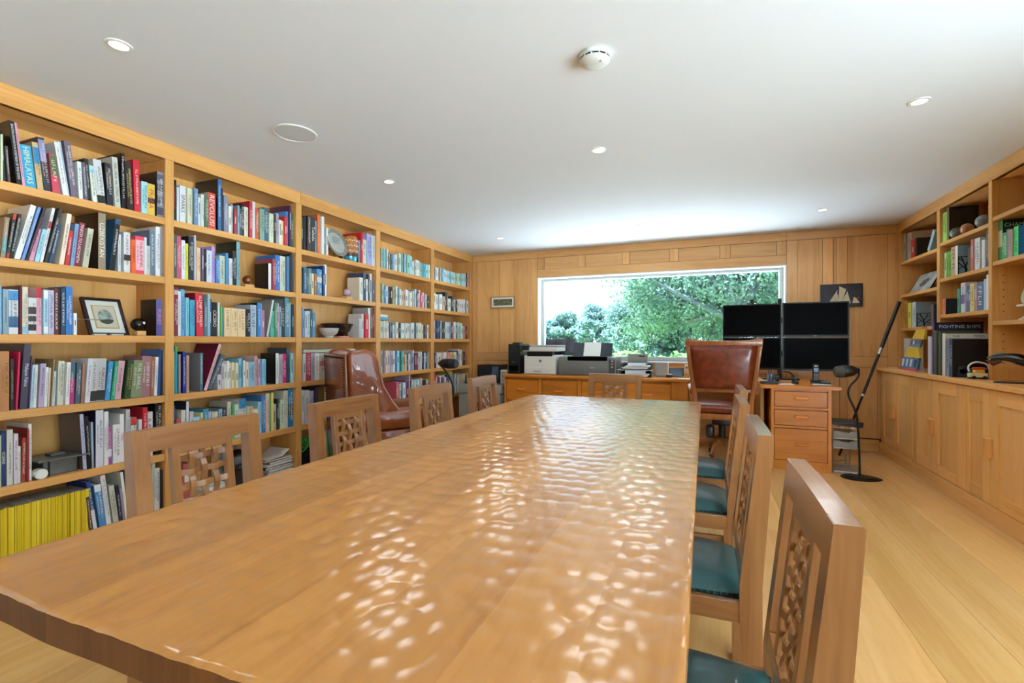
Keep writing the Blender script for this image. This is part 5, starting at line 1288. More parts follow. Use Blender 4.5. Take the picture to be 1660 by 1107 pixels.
[-3.1237,4.971,0.837,0.0243,0.2093,0.153,0.0,"1c2034","L"],
[-3.1182,4.1267,1.935,0.0151,0.2069,0.147,0.0,"90d4d4","L"],
[-3.1093,4.3201,1.935,0.0199,0.1774,0.125,0.0,"e4dcd0","L"],
[-3.1223,5.7198,1.935,0.0446,0.1653,0.125,0.0,"b0dcc4","L"],
[-3.1102,5.2553,1.57,0.0292,0.1988,0.139,0.0,"d4d8d4","L"],
[-3.1138,4.0941,1.935,0.0149,0.2022,0.129,0.0,"a8d8d0","L"],
[-3.1204,4.1687,1.935,0.0147,0.2112,0.148,0.0,"88b4cc","L"],
[-3.1139,4.2976,1.935,0.0197,0.1753,0.126,0.0,"a4c4dc","L"],
[-3.1219,4.5933,1.935,0.019,0.2125,0.154,0.0,"e8f0ec","L"],
[-3.1121,4.7047,1.935,0.0254,0.17,0.125,0.0,"b0aea8","L"],
[-3.1198,4.9003,1.57,0.0272,0.1776,0.125,0.0,"c8708c","L"],
[-3.1226,4.2591,1.205,0.0201,0.1687,0.125,0.0,"24405c","L"],
[-3.1157,5.5606,1.205,0.0293,0.2217,0.167,0.0,"202030","L"],
[-3.1154,4.2124,1.57,0.0177,0.1795,0.129,0.0,"5c5c68","L"],
[-3.1123,5.1864,1.205,0.0247,0.2176,0.161,0.0,"3c3450","L"],
[-3.1167,4.72,1.57,0.0199,0.2061,0.154,0.0,"dce4ec","L"],
[-3.1069,4.8253,0.837,0.0207,0.2122,0.159,0.0,"e8ece8","L"],
[-3.1237,5.846,1.935,0.0414,0.176,0.132,0.0,"88b8c8","L"],
[-3.1132,5.9331,1.57,0.0407,0.1856,0.125,0.0,"e8ecf0","L"],
[-3.1191,4.2636,1.935,0.0181,0.1729,0.125,0.0,"98c0d8","L"],
[-3.1111,5.4463,1.57,0.0241,0.2392,0.17,0.0,"586870","L"],
[-3.1215,4.5256,1.935,0.0162,0.2148,0.147,0.0,"487c98","L"],
[-3.121,4.7288,1.935,0.0216,0.1855,0.129,0.0,"c4c2b8","L"],
[-3.1238,4.691,1.205,0.0213,0.1824,0.131,0.0,"e6eae0","L"],
[-3.1149,4.5214,0.475,0.0131,0.2605,0.177,0.0,"b868a8","L"],
[-3.1217,5.3318,1.935,0.0309,0.1783,0.125,0.0,"3488b4","L"],
[-3.1127,5.843,1.205,0.0319,0.2141,0.151,0.0,"d8ece4","L"],
[-3.1125,5.2173,0.475,0.0198,0.2529,0.172,0.0,"b82c44","L"],
[-3.1192,4.6433,1.57,0.0209,0.1781,0.134,0.0,"ccb0a0","L"],
[-3.1159,4.7681,1.57,0.0252,0.1606,0.125,0.0,"d8c0c8","L"],
[-3.1217,4.8345,1.205,0.0224,0.1863,0.125,0.0,"e8ecd8","L"],
[-3.1196,5.1944,0.475,0.0197,0.2455,0.17,0.0,"e0e4ec","L"],
[-3.1104,4.1267,1.205,0.0151,0.1802,0.129,0.0,"e8e8e4","L"],
[-3.1167,4.1777,1.205,0.0154,0.1802,0.125,0.0,"dcd4c0","L"],
[-3.1183,4.7763,1.205,0.0219,0.181,0.125,0.0,"d8dcd8","L"],
[-3.1155,5.9336,1.935,0.0375,0.1858,0.125,0.0,"b8d8d0","L"],
[-3.1096,5.2404,0.475,0.02,0.2423,0.181,0.0,"48303c","L"],
[-3.1071,5.6535,0.475,0.0229,0.2581,0.192,0.0,"e4e4e0","L"],
[-3.1136,4.1104,1.935,0.0124,0.2052,0.154,0.0,"3a7c84","L"],
[-3.1075,5.0038,1.935,0.0257,0.1688,0.125,0.0,"dce8e4","L"],
[-3.1173,4.9448,1.57,0.025,0.17,0.125,0.0,"c8e4d4","L"],
[-3.1073,4.6237,1.205,0.0207,0.171,0.125,0.0,"e0dfd8","L"],
[-3.108,5.1676,1.935,0.0293,0.1619,0.125,0.0,"c8e4d8","L"],
[-3.1096,5.3656,1.935,0.0312,0.1668,0.125,0.0,"c0e8e8","L"],
[-3.1188,5.1293,0.837,0.0249,0.1853,0.132,0.0,"4c587c","L"],
[-3.1227,4.4649,1.935,0.0144,0.2123,0.158,0.0,"b4d0b8","L"],
[-3.1162,4.7928,1.57,0.0187,0.1997,0.136,0.0,"9c90ac","L"],
[-3.1204,4.3008,1.205,0.0204,0.1441,0.125,0.0,"d8dce4","L"],
[-3.1175,5.9307,1.205,0.0359,0.1838,0.125,0.0,"ccb09c","L"],
[-3.1156,4.8213,1.935,0.0224,0.1674,0.125,0.0,"a4b8b8","L"],
[-3.1134,4.8444,1.935,0.0226,0.1676,0.125,0.0,"6ca49c","L"],
[-3.1217,4.2757,1.57,0.0147,0.1862,0.134,0.0,"5c7a68","L"],
[-3.1166,4.5841,1.57,0.0189,0.1745,0.128,0.0,"b8c0b8","L"],
[-3.1206,5.4536,1.935,0.0321,0.1599,0.125,0.0,"c4ccd8","L"],
[-3.1152,4.4816,1.935,0.0137,0.2143,0.14,0.0,"2c6478","L"],
[-3.1204,4.2799,1.205,0.0161,0.1674,0.126,0.0,"687890","L"],
[-3.1188,5.5442,1.935,0.0331,0.16,0.125,0.0,"68b4c0","L"],
[-3.1196,5.594,1.935,0.0337,0.1616,0.125,0.0,"d8dcd4","L"],
[-3.1184,5.6285,1.935,0.034,0.1612,0.125,0.0,"c8c4cc","L"],
[-3.1156,5.5336,1.57,0.0319,0.1636,0.125,0.0,"d8d8b8","L"],
[-3.1087,5.7177,0.837,0.0273,0.2039,0.136,0.0,"20202c","L"],
[-3.1104,4.7427,1.57,0.02,0.1719,0.125,0.0,"34404c","L"],
[-3.1232,4.378,1.205,0.0153,0.1783,0.134,0.0,"d0d4c8","L"],
[-3.1146,5.3003,1.935,0.0264,0.1726,0.125,0.0,"4c9cc4","L"],
[-3.1067,5.7533,0.475,0.0236,0.2357,0.16,0.0,"d8d8c4","L"],
[-3.107,4.6651,1.57,0.0171,0.1825,0.125,0.0,"c8d0d0","L"],
[-3.115,4.555,0.837,0.0155,0.1923,0.138,0.0,"403c54","L"],
[-3.1072,5.6415,1.57,0.033,0.1583,0.125,0.0,"d8d0d4","L"],
[-3.1105,4.1422,1.935,0.0106,0.2089,0.147,0.0,"b8e0d8","L"],
[-3.1131,5.7079,1.57,0.0336,0.1543,0.125,0.0,"3c302c","L"],
[-3.1229,4.8128,1.57,0.0155,0.2072,0.134,0.0,"e8e0e0","L"],
[-3.1234,4.4076,0.837,0.0115,0.2205,0.144,0.0,"34406c","L"],
[-3.1095,4.6754,0.475,0.0116,0.2476,0.165,0.0,"404858","L"],
[-3.1193,5.4232,1.935,0.0274,0.1619,0.125,0.0,"d0d4e0","L"],
[-3.1186,5.8091,1.935,0.0312,0.1731,0.125,0.0,"24242c","L"],
[-3.118,4.9227,1.205,0.0205,0.166,0.125,0.0,"b8b4a0","L"],
[-3.1164,5.4842,1.935,0.028,0.16,0.125,0.0,"b0d4e4","L"],
[-3.1203,5.5129,1.935,0.0283,0.1599,0.125,0.0,"98d0d8","L"],
[-3.1219,5.2274,1.57,0.0199,0.1949,0.135,0.0,"a8a8a8","L"],
[-3.1081,5.9205,0.837,0.0276,0.1935,0.125,0.0,"3c1420","L"],
[-3.1238,4.6611,1.935,0.0171,0.1631,0.125,0.0,"c8d0d8","L"],
[-3.1211,4.681,1.935,0.0172,0.1626,0.125,0.0,"e8e4e0","L"],
[-3.1234,4.8656,1.935,0.0185,0.167,0.125,0.0,"a8d4cc","L"],
[-3.1212,4.2403,1.205,0.0124,0.1701,0.125,0.0,"e0e8ec","L"],
[-3.1205,4.9943,0.837,0.0156,0.2054,0.148,0.0,"c4c8d4","L"],
[-3.1183,5.9668,1.935,0.0276,0.1905,0.134,0.0,"d4e0ec","L"],
[-3.1222,4.3384,1.935,0.0115,0.1848,0.138,0.0,"d89c8c","L"],
[-3.1185,5.8909,0.837,0.0246,0.1974,0.146,0.0,"e4d8d8","L"],
[-3.1112,5.5918,0.475,0.016,0.2526,0.162,0.0,"98a484","L"],
[-3.1095,4.1544,1.935,0.0087,0.2103,0.148,0.0,"245c6c","L"],
[-3.1129,4.209,1.935,0.0109,0.1794,0.125,0.0,"2a2c30","L"],
[-3.1214,5.3955,1.935,0.0229,0.1645,0.125,0.0,"a0c0d0","L"],
[-3.113,4.2259,1.205,0.011,0.1696,0.125,0.0,"34485c","L"],
[-3.1109,4.9089,0.837,0.0139,0.1958,0.139,0.0,"e8ecf0","L"],
[-3.1169,5.6586,1.935,0.025,0.1619,0.125,0.0,"c4e0c8","L"],
[-3.1082,5.6843,1.935,0.0253,0.1625,0.125,0.0,"8cc4c0","L"],
[-3.1235,5.6745,1.57,0.0259,0.1574,0.125,0.0,"8c8490","L"],
[-3.1103,5.9923,1.205,0.0253,0.182,0.126,0.0,"2c201c","L"],
[-3.1066,5.8644,0.837,0.0216,0.1979,0.126,0.0,"402028","L"],
[-3.1167,4.9245,1.935,0.0163,0.1657,0.125,0.0,"2a6c88","L"],
[-3.1067,5.1409,1.935,0.0187,0.1602,0.125,0.0,"8898c8","L"],
[-3.1082,5.254,1.935,0.0194,0.1638,0.125,0.0,"b86850","L"],
[-3.111,5.3444,1.57,0.018,0.1785,0.135,0.0,"c0b4a4","L"],
[-3.1219,5.1642,1.205,0.0131,0.22,0.165,0.0,"20243c","L"],
[-3.1141,5.9642,1.205,0.0235,0.1848,0.136,0.0,"c83c34","L"],
[-3.1142,4.2802,1.935,0.0099,0.174,0.125,0.0,"4a84ac","L"],
[-3.1227,4.6042,1.205,0.0128,0.1681,0.125,0.0,"c4ccc8","L"],
[-3.1184,4.4822,0.837,0.0097,0.2003,0.136,0.0,"e0e4e0","L"],
[-3.1146,5.2754,1.935,0.0179,0.169,0.125,0.0,"ece4d4","L"],
[-3.1097,4.9431,1.205,0.0146,0.1667,0.125,0.0,"48484c","L"],
[-3.1094,5.9916,1.935,0.0207,0.1988,0.128,0.0,"281c38","L"],
[-3.117,5.2068,1.57,0.0146,0.1944,0.144,0.0,"e0dcd0","L"],
[-3.1075,5.5621,1.57,0.0179,0.1835,0.125,0.0,"202428","L"],
[-3.1188,4.3183,1.205,0.0093,0.173,0.131,0.0,"a8b4b0","L"],
[-3.1077,4.9025,1.205,0.0143,0.1597,0.125,0.0,"44403c","L"],
[-3.109,4.893,0.837,0.0114,0.1962,0.134,0.0,"9898ac","L"],
[-3.1222,5.1211,1.935,0.0154,0.1615,0.125,0.0,"e0e8ec","L"],
[-3.1204,5.2335,1.935,0.016,0.163,0.125,0.0,"e8e4d4","L"],
[-3.1212,4.0812,1.935,0.0058,0.204,0.139,0.0,"2c4c54","L"],
[-3.1185,4.9231,1.57,0.0127,0.1656,0.125,0.0,"2c3858","L"],
[-3.1108,4.2481,1.935,0.0077,0.1711,0.125,0.0,"243c48","L"],
[-3.1157,5.569,1.935,0.0152,0.1592,0.125,0.0,"a0d4d8","L"],
[-3.1098,5.6819,1.205,0.0112,0.2227,0.165,0.0,"c0c4c0","L"],
[-3.1067,4.7083,1.205,0.0077,0.1817,0.125,0.0,"405c64","L"],
[-3.1091,5.6944,0.837,0.0125,0.1883,0.125,0.0,"a8d0dc","L"],
[-3.1071,5.965,1.57,0.0155,0.1718,0.126,0.0,"386078","L"],
]
# ================================================================== books
ORD = ['zeroth', 'first', 'second', 'third', 'fourth', 'fifth', 'sixth', 'seventh', 'eighth', 'ninth', 'tenth', 'eleventh', 'twelfth', 'thirteenth', 'fourteenth', 'fifteenth', 'sixteenth', 'seventeenth', 'eighteenth', 'nineteenth', 'twentieth']
for a in ('twenty', 'thirty', 'forty'):
    if a != 'twenty': ORD.append({'thirty': 'thirtieth', 'forty': 'fortieth'}[a])
    ORD += [a + '-' + ORD[i] for i in range(1, 10)]
def colour_name(h):
    r, g, b = [int(h[i:i + 2], 16) / 255 for i in (0, 2, 4)]
    mx, mn = max(r, g, b), min(r, g, b); s = 0 if mx == 0 else (mx - mn) / mx
    if mx < .2: return 'black'
    if s < .12: return 'white' if mx > .85 else 'pale grey' if mx > .7 else 'grey' if mx > .4 else 'charcoal'
    import colorsys
    hu = colorsys.rgb_to_hsv(r, g, b)[0] * 360
    if s < .28 and mx > .72: return 'cream' if 20 < hu < 110 else 'pale green' if hu < 170 and hu > 20 else 'pale blue' if hu < 250 and hu > 20 else 'pale pink'
    if mx < .42:
        if hu < 15 or hu > 330: return 'dark red'
        if hu < 50: return 'dark brown'
        if hu < 170: return 'dark green'
        return 'navy' if hu < 270 else 'dark purple'
    if hu < 12 or hu > 342: return 'red' if s > .6 else 'dusty pink'
    if hu < 30: return 'orange' if s > .65 and mx > .8 else 'reddish brown' if mx < .75 else 'salmon'
    if hu < 48: return 'tan'
    if hu < 68: return 'yellow' if mx > .7 and s > .4 else 'olive'
    if hu < 165: return 'green'
    if hu < 195: return 'turquoise'
    if hu < 255: return 'light blue' if mx > .75 and s < .5 else 'blue'
    return 'purple' if hu < 300 else 'pink'
SHELF_L = ['', 'top shelf', 'second shelf down', 'third shelf down', 'fourth shelf down', 'fifth shelf down', 'bottom shelf']
BAY_L = ['', 'nearest left bay', 'second left bay', 'third left bay', 'fourth left bay', 'far left bay']
SHELF_R = ['', 'top shelf', 'second shelf down', 'third shelf down', 'worktop row']
BAY_R = ['', 'right bookcase corner bay', 'right bookcase middle bay', 'right bookcase near bay']
rs = random.Random(3)
def glyphs(length, width, seed):
    """a line of unreadable spine print: small strokes, like lettering too small to make out"""
    r = random.Random(seed); bm = MB()
    z = length / 2
    while z > -length / 2 + width * .5:
        g = width * r.uniform(.45, .75); st = width * .14
        def q(za, zb, ya, yb):
            bm.quad((0, ya, za), (0, yb, za), (0, yb, zb), (0, ya, zb))
        h_ = width / 2
        q(z, z - st, -h_, h_)
        k = r.random()
        if k < .35: q(z - g + st, z - g, -h_, h_); q(z - st, z - g + st, -st / 2, st / 2)
        elif k < .7: q(z - st, z - g, h_ - st, h_); q(z - st, z - g, -st * .5, st * .5)
        else: q(z - st, z - g, -h_, -h_ + st)
        z -= g + width * .22
        if r.random() < .16: z -= width * .5
    return bm
SPINE_TXT = basis((0, 0, -1), (0, 1, 0), (0, 0, 0))
FACE_TXT = basis((-1, 0, 0), (0, 0, 1), (0, 0, 0))
LEAN_N = 0
for (case, bay, r_, n_, yc, w, h, dep, th, col, op, bands, px, X_, shelf) in BOOKS:
    t_ = min(.0028, w * .17)
    cov = op.get('k', col)
    m_ = MB().box(-dep, -t_, -w / 2, -w / 2 + t_, 0, h).box(-dep, -t_, w / 2 - t_, w / 2, 0, h).box(-t_, 0, -w / 2, w / 2, 0, h)
    left = case == 'L'
    o = obj('book', m_, M['cover'], None, color=lin(cov))
    o.location = (X_, yc, shelf + w / 2 * abs(math.sin(th)) + .0004)
    o.rotation_euler = (-th, 0, 0) if left else (th, 0, PI)
    size = 'large' if h > .27 else 'small' if h < .19 else 'slim' if w < .011 else 'thick' if w > .032 else ''
    words = [x for x in (('leaning' if abs(th) > .09 else ''), size, colour_name(col)) if x]
    place = (SHELF_L[r_] + ', ' + BAY_L[bay]) if left else (SHELF_R[r_] + ', ' + BAY_R[bay])
    tag(o, ' '.join(words[-3:]) + ' book, ' + ORD[n_] + ' from left, ' + place, 'book', 'books in the left bookcase' if left else 'books in the right bookcase')
    ip = min(.0035, h * .02)
    obj('pages', MB().box(-dep + .004, -t_ - .0002, -w / 2 + t_ + .0001, w / 2 - t_ - .0001, ip, h - ip), M['pages'], o)
    if 'k' in op:
        obj('spine', MB().box(.0001, .0009, -w / 2, w / 2, 0, h), M['cover'], o, color=lin(col))
    for c_, a, b in bands:
        obj('spine_band', MB().box(.0009, .0014, -w / 2 + .0004, w / 2 - .0004, h * a + .0005, h * b - .0005), M['cover'], o, color=lin(c_))
    lum = sum(x * k for x, k in zip(lin(col), (.3, .6, .1)))
    tc = lin(op['c']) if 'c' in op else (lin('f0ece4') if lum < .28 else rs.choice([lin('2a2a30'), lin('2c3a5c'), lin('5c2424'), lin('38342c')]))
    if 't' in op and left:
        me = fit_text(op['t'], h * .86, w * .66, Matrix.Translation((.0017, 0, h * .52)) @ SPINE_TXT)
        link('lettering', me, M['print'], o, color=tc)
    elif 't' in op:
        s = op['t']
        if s == 'FIGHTING SHIPS':
            link('lettering', fit_text(s, dep * .84, .03, Matrix.Translation((-dep * .52, w / 2 + .0006, h - .036)) @ FACE_TXT), M['print'], o, color=lin('d8dcec'))
        elif s == 'THE TIMES':
            obj('cover_band', MB().box(-dep, -.001, w / 2, w / 2 + .0006, h - .045, h - .002), M['cover'], o, color=lin('d8d0bc'))
            link('lettering', fit_text('THE', .045, .018, Matrix.Translation((-dep * .25, w / 2 + .0012, h - .023)) @ FACE_TXT), M['print'], o, color=lin('2a2620'))
            link('lettering', fit_text('TIMES', .075, .018, Matrix.Translation((-dep * .78, w / 2 + .0012, h - .023)) @ FACE_TXT), M['print'], o, color=lin('2a2620'))
        else:
            link('lettering', fit_text(s, dep * .9, .034, Matrix.Translation((-dep * .5, w / 2 + .0006, h - .035)) @ FACE_TXT), M['print'], o, color=lin('e0dcc8'))
    elif px >= 5.0:
        two = w > .02 and rs.random() < .6
        L_ = h * rs.uniform(.5, .78)
        gm = glyphs(L_, w * (.34 if two else rs.uniform(.3, .5)), n_ + 100 * r_ + 1000 * bay)
        if two:
            g2 = glyphs(L_ * .7, w * .18, n_ + 7)
            bmesh.ops.translate(gm.bm, verts=gm.bm.verts, vec=(0, w * .16, 0))
            me2 = g2.mesh('tmp'); me2.transform(Matrix.Translation((0, -w * .24, 0))); gm.bm.from_mesh(me2); bpy.data.meshes.remove(me2)
        obj('lettering', gm, M['print'], o, color=tc, loc=(.0017, 0, h * rs.uniform(.48, .58)))

# every further book, too narrow in view to pick apart: one object
vv, ff, cc = [], [], []
PG = lin('ded5bf')
for X_, yc, shelf, w, h, dep, th, col, case in SMALL:
    sgn = -1 if case == 'L' else 1
    b = len(vv); z0 = shelf + w / 2 * abs(math.sin(th)) + .0004
    for dx in (0, sgn * dep):
        for dy in (-w / 2, w / 2):
            for dz in (0, h):
                vv.append((X_ + dx, yc + dy * math.cos(th) + dz * math.sin(th), z0 + dz * math.cos(th) - dy * math.sin(th)))
    c_ = lin(col)
    for q, k in (((0, 2, 3, 1), c_), ((4, 5, 7, 6), PG), ((0, 1, 5, 4), c_), ((2, 6, 7, 3), c_), ((1, 3, 7, 5), PG), ((0, 4, 6, 2), c_)):
        ff.append(tuple(b + i for i in q)); cc += [k] * 4
    # a printed title patch on the spine
    if w > .012:
        lum = c_[1]; k2 = tuple(x * .3 for x in c_) if lum > .3 else tuple(min(1, x * .4 + .45) for x in c_)
        a, e = random.uniform(.3, .45), random.uniform(.55, .85)
        b = len(vv); px_ = X_ - sgn * .0008
        for dz in (h * a, h * e):
            for dy in (-w * .2, w * .2):
                vv.append((px_, yc + dy + dz * math.sin(th), z0 + dz * math.cos(th)))
        ff.append((b, b + 1, b + 3, b + 2)); cc += [k2] * 4
me = bpy.data.meshes.new('books'); me.from_pydata(vv, [], ff)
ca = me.color_attributes.new('Col', 'FLOAT_COLOR', 'CORNER')
flat = []
for c_ in cc: flat += [*c_, 1.0]
ca.data.foreach_set('color', flat)
bm_ = bmesh.new(); bm_.from_mesh(me); bmesh.ops.recalc_face_normals(bm_, faces=bm_.faces); bm_.to_mesh(me); bm_.free()
mt, N_, L_, P_ = newmat('small_book_covers')
at = N_.new('ShaderNodeAttribute'); at.attribute_name = 'Col'; L_.new(at.outputs['Color'], P_.inputs['Base Color']); P_.inputs['Roughness'].default_value = .45
o = link('books', me, mt)
o['kind'] = 'stuff'
tag(o, 'rows of many small mixed-colour books filling the far shelves', 'books')

# yellow-spined magazines on the bottom shelf of the nearest bay
y = 1.02; k = 0
while y < 1.545:
    w = rs.choice([.0075, .0085, .0095, .0065])
    h = .254 + rs.uniform(-.002, .002)
    lean = rs.choice([0, 0, 0, -.03]) if k % 6 == 0 else 0
    c_ = rs.choice(['e0c21c', 'd8b818', 'e8cc30', 'd4b424', 'e2c428'])
    o = obj('magazine', MB().box(-.172, 0, -w / 2, w / 2, 0, h), M['cover'], None, color=lin(c_))
    o.location = (-3.112 + rs.uniform(-.006, .004), y + w / 2, .1135)
    tag(o, 'yellow-spined magazine in the tight row at the bottom left', 'magazine', 'yellow-spined magazines on the bottom shelf')
    obj('pages', MB().box(-.171, -.004, -w / 2 + .0006, w / 2 - .0006, h, h + .0006), plain('magazine_edge', '9aa0aa', .7) if 'mag' not in M else M['mag'], o)
    if 'mag' not in M: M['mag'] = o.children[0].data.materials[0]
    y += w + rs.choice([.0006, .0006, .0008, .0035 if k % 5 == 0 else .0006]); k += 1
# ================================================================== electronics on the desk run
def bxo(name, x0, x1, y0, y1, z0, z1, m, p, bev=.004, seg=2, **k):
    return part(name, MB().box(x0, x1, y0, y1, z0, z1, bev=bev, seg=seg), m, p, **k)
DT = .7605
t = thing('loudspeaker', 'tall black loudspeaker at the left end of the window desk', 'speaker', (-2.25, 5.7, DT))
bxo('cabinet', -2.325, -2.165, 5.62, 5.98, DT, 1.138, M['black'], t, .012, 3)
bxo('front_grille', -2.315, -2.175, 5.612, 5.6195, .89, 1.128, plain('black_cloth', '0c0d12', .8, bump=.3, bscale=700), t, .003)
bxo('port', -2.305, -2.185, 5.608, 5.6195, .80, .865, M['screen'], t, .003)
link('lettering', fit_text('BOSE', .045, .012, Matrix.Translation((-2.245 - t.location.x, 5.6108 - t.location.y, .91 - t.location.z)) @ basis((1, 0, 0), (0, 0, 1), (0, 0, 0))), M['print'], t, color=lin('9a9a9a'))
t = thing('media_box', 'flat black box lying on top of the tall loudspeaker', 'box', (-2.25, 5.75, 1.139))
bxo('case', -2.29, -2.19, 5.68, 5.80, 1.139, 1.157, M['black'], t, .003)
obj('knob', MB().cyl((.06, -.02, .018), (.06, -.02, .026), .012, n=12), M['silver'], t)

# white laser printer
t = thing('laser_printer', 'white laser printer with flat scanner lid on the window desk', 'printer', (-1.89, 5.8, DT))
bxo('body', -2.10, -1.69, 5.60, 6.0, DT + .001, 1.0, M['white_plastic'], t, .014, 3)
bxo('paper_drawer', -2.085, -1.705, 5.594, 5.602, DT + .012, .845, M['white_plastic'], t, .003)
bxo('drawer_grip', -1.97, -1.87, 5.590, 5.5935, .79, .81, M['light_grey'], t, .002)
bxo('output_slot', -2.06, -1.73, 5.599, 5.70, .985, 1.045, M['black'], t, .004)
bxo('scanner', -2.115, -1.675, 5.60, 6.0, 1.046, 1.10, M['white_plastic'], t, .01, 3)
bxo('lid', -2.02, -1.67, 5.605, 6.0, 1.101, 1.125, M['light_grey'], t, .008, 3)
bxo('control_panel', -2.118, -2.03, 5.575, 5.66, 1.06, 1.12, M['black'], t, .006)
obj('badge', MB().cyl((-1.885 + 1.89, 5.5975 - 5.8, .93 - DT), (-1.885 + 1.89, 5.6 - 5.8, .93 - DT), .017, n=20), plain('badge', '3c4450', .4), t)
link('lettering', fit_text('hp', .018, .016, Matrix.Translation((-1.885 + 1.89, 5.5968 - 5.8, .93 - DT)) @ basis((1, 0, 0), (0, 0, 1), (0, 0, 0))), M['print'], t, color=lin('e8e8e8'))
# grey photo printer
t = thing('inkjet_printer', 'wide dark grey inkjet printer with paper standing in its rear tray', 'printer', (-1.3, 5.8, DT))
part('body', MB().prism([(5.60, DT + .001), (5.60, .93), (5.63, .985), (5.98, .985), (5.98, DT + .001)], -1.655, -.955, 'x'), M['grey_plastic'], t)
soft(t.children[-1], .012, 3)
bxo('top_panel', -1.54, -1.06, 5.598, 5.66, .94, .99, M['screen'], t, .006)
bxo('end_panel', -1.04, -.965, 5.594, 5.61, .79, .96, plain('end_panel_grey', '4c4d4e', .35), t, .004)
for zz in (.87, .905, .94): bxo('button', -1.01, -.99, 5.590, 5.5945, zz - .007, zz + .007, plain('amber_button', 'd8b070', .4) if zz < .9 else M['silver'], t, .003)
part('paper_tray', MB().prism([(5.84, .985), (5.87, .985), (5.95, 1.15), (5.925, 1.15)], -1.54, -1.05, 'x'), plain('tray_black', '2a2e34', .45), t)
part('paper', MB().prism([(5.836, .99), (5.842, .99), (5.922, 1.16), (5.916, 1.16)], -1.40, -1.19, 'x'), M['paper'], t)
link('lettering', fit_text('Canon', .075, .016, Matrix.Translation((-1.235 + 1.3, 5.5985 - 5.8, .86 - DT)) @ basis((1, 0, 0), (0, 0, 1), (0, 0, 0))), M['print'], t, color=lin('d8d8d8'))
# laptop screen standing behind the laser printer
t = thing('laptop', 'open laptop behind the white printer, its screen against the window', 'laptop', (-1.75, 6.0, DT))
part('screen_lid', MB().prism([(6.02, .99), (6.032, .99), (6.052, 1.20), (6.04, 1.20)], -1.955, -1.56, 'x'), plain('laptop_lid', '3c3a40', .3), t)
part('display', MB().prism([(6.0185, 1.0), (6.0195, 1.0), (6.039, 1.19), (6.038, 1.19)], -1.945, -1.57, 'x'), plain('laptop_display', '54505c', .2, var=.5, bscale=14), t)
part('keyboard_base', MB().box(-1.955, -1.56, 6.005, 6.04, .965, .985, bev=.003), plain('laptop_base', '2c2c30', .4), t)
part('stand', MB().box(-1.85, -1.66, 6.003, 6.05, DT + .001, .9645), M['black'], t)
# stacked letter trays with papers
t = thing('letter_tray', 'stack of clear and black letter trays full of loose papers', 'tray', (-.73, 5.7, DT))
for k, z in enumerate((DT + .002, .85)):
    part('tray', MB().box(-.90, -.56, 5.60, 5.85, z, z + .005).box(-.90, -.893, 5.60, 5.85, z + .005, z + .06).box(-.567, -.56, 5.60, 5.85, z + .005, z + .06).box(-.893, -.567, 5.843, 5.85, z + .005, z + .06), plain('smoky_tray', '2c343c', .2) if k == 0 else M['tray'] if 'tray' in M else plain('smoky_tray_b', '3c444c', .2), t)
    for q in range(3):
        o = part('papers', MB().box(-.885 + .02 * q, -.60 + .012 * q, 5.585, 5.80, z + .006 + q * .012, z + .015 + q * .012, bev=.002), M['paper'], t, color=(1, 1, 1))
    part('folded_sheet', MB().prism([(5.58, z + .042), (5.60, z + .075), (5.78, z + .055), (5.78, z + .052), (5.60, z + .068), (5.585, z + .042)], -.85 + .03 * k, -.62, 'x'), plain('blue_white_paper', 'c4cfdc', .6), t)
part('lower_shelf', MB().box(-.945, -.555, 5.59, 5.86, .836, .845), plain('clear_shelf', 'b8c4c8', .2), t)
for xx in (-.94, -.565): part('support', MB().box(xx, xx + .012, 5.62, 5.85, DT + .001, .836), M['light_grey'], t)
t = thing('card_box', 'grey box with a wire ornament behind the letter trays', 'box', (-.75, 5.95, DT))
bxo('case', -.865, -.635, 5.90, 6.0, DT + .001, 1.02, plain('stone_grey', '8c8a80', .6), t, .003)
bxo('slot', -.735, -.665, 5.897, 5.8995, .985, 1.0, M['black'], t, .001)
part('wire_handle', MB().tube([(-.83, 5.95, 1.02), (-.82, 5.95, 1.048), (-.69, 5.95, 1.05), (-.66, 5.95, 1.02)], .004, n=6).tube([(-.745, 5.95, 1.045), (-.745, 5.95, 1.16)], .004, n=6), M['silver'], t)
t = thing('router', 'square pale grey router box standing by the window', 'router', (-.465, 5.82, DT))
bxo('case', -.54, -.40, 5.80, 5.85, DT + .001, .928, plain('pale_grey_box', 'b4b3ac', .5), t, .008, 3)
bxo('edge_trim', -.399, -.388, 5.803, 5.847, DT + .004, .925, M['paper'], t, .002)
t = thing('smart_display', 'small tablet screen propped on the window desk', 'tablet', (-.30, 5.86, DT))
part('case', MB().prism([(5.845, DT + .001), (5.90, DT + .001), (5.875, .86), (5.862, .86)], -.382, -.222, 'x'), M['black'], t)
part('display', MB().prism([(5.8435, DT + .008), (5.8445, DT + .008), (5.861, .852), (5.86, .852)], -.374, -.23, 'x'), plain('blue_display', '1c3c5c', .15), t)
t = thing('bird_ornament', 'small wooden bird ornament standing beside the tablet', 'ornament', (-.185, 5.76, DT))
obj('body', MB().ball((0, 0, .065), .034, .85, .85, 1.25, n=8), plain('pale_wood', 'c8b08c', .5), t, smooth=True)
obj('head', MB().ball((0, -.004, .128), .021, n=8), plain('pale_head', 'cfc0a4', .5), t, smooth=True)
obj('beak', MB().cyl((0, -.02, .128), (0, -.048, .122), .007, .001, n=8), M['black'], t)
obj('neck_band', MB().cyl((0, 0, .104), (0, 0, .114), .016, n=12), M['black'], t)
for s in (-1, 1): obj('foot', MB().box(s * .014 - .008, s * .014 + .008, -.022, .012, .0005, .024, bev=.003), plain('foot_wood', 'b08850', .5), t)
t = thing('speaker_puck', 'small dark domed gadget on the window desk', 'gadget', (-.375, 5.70, DT))
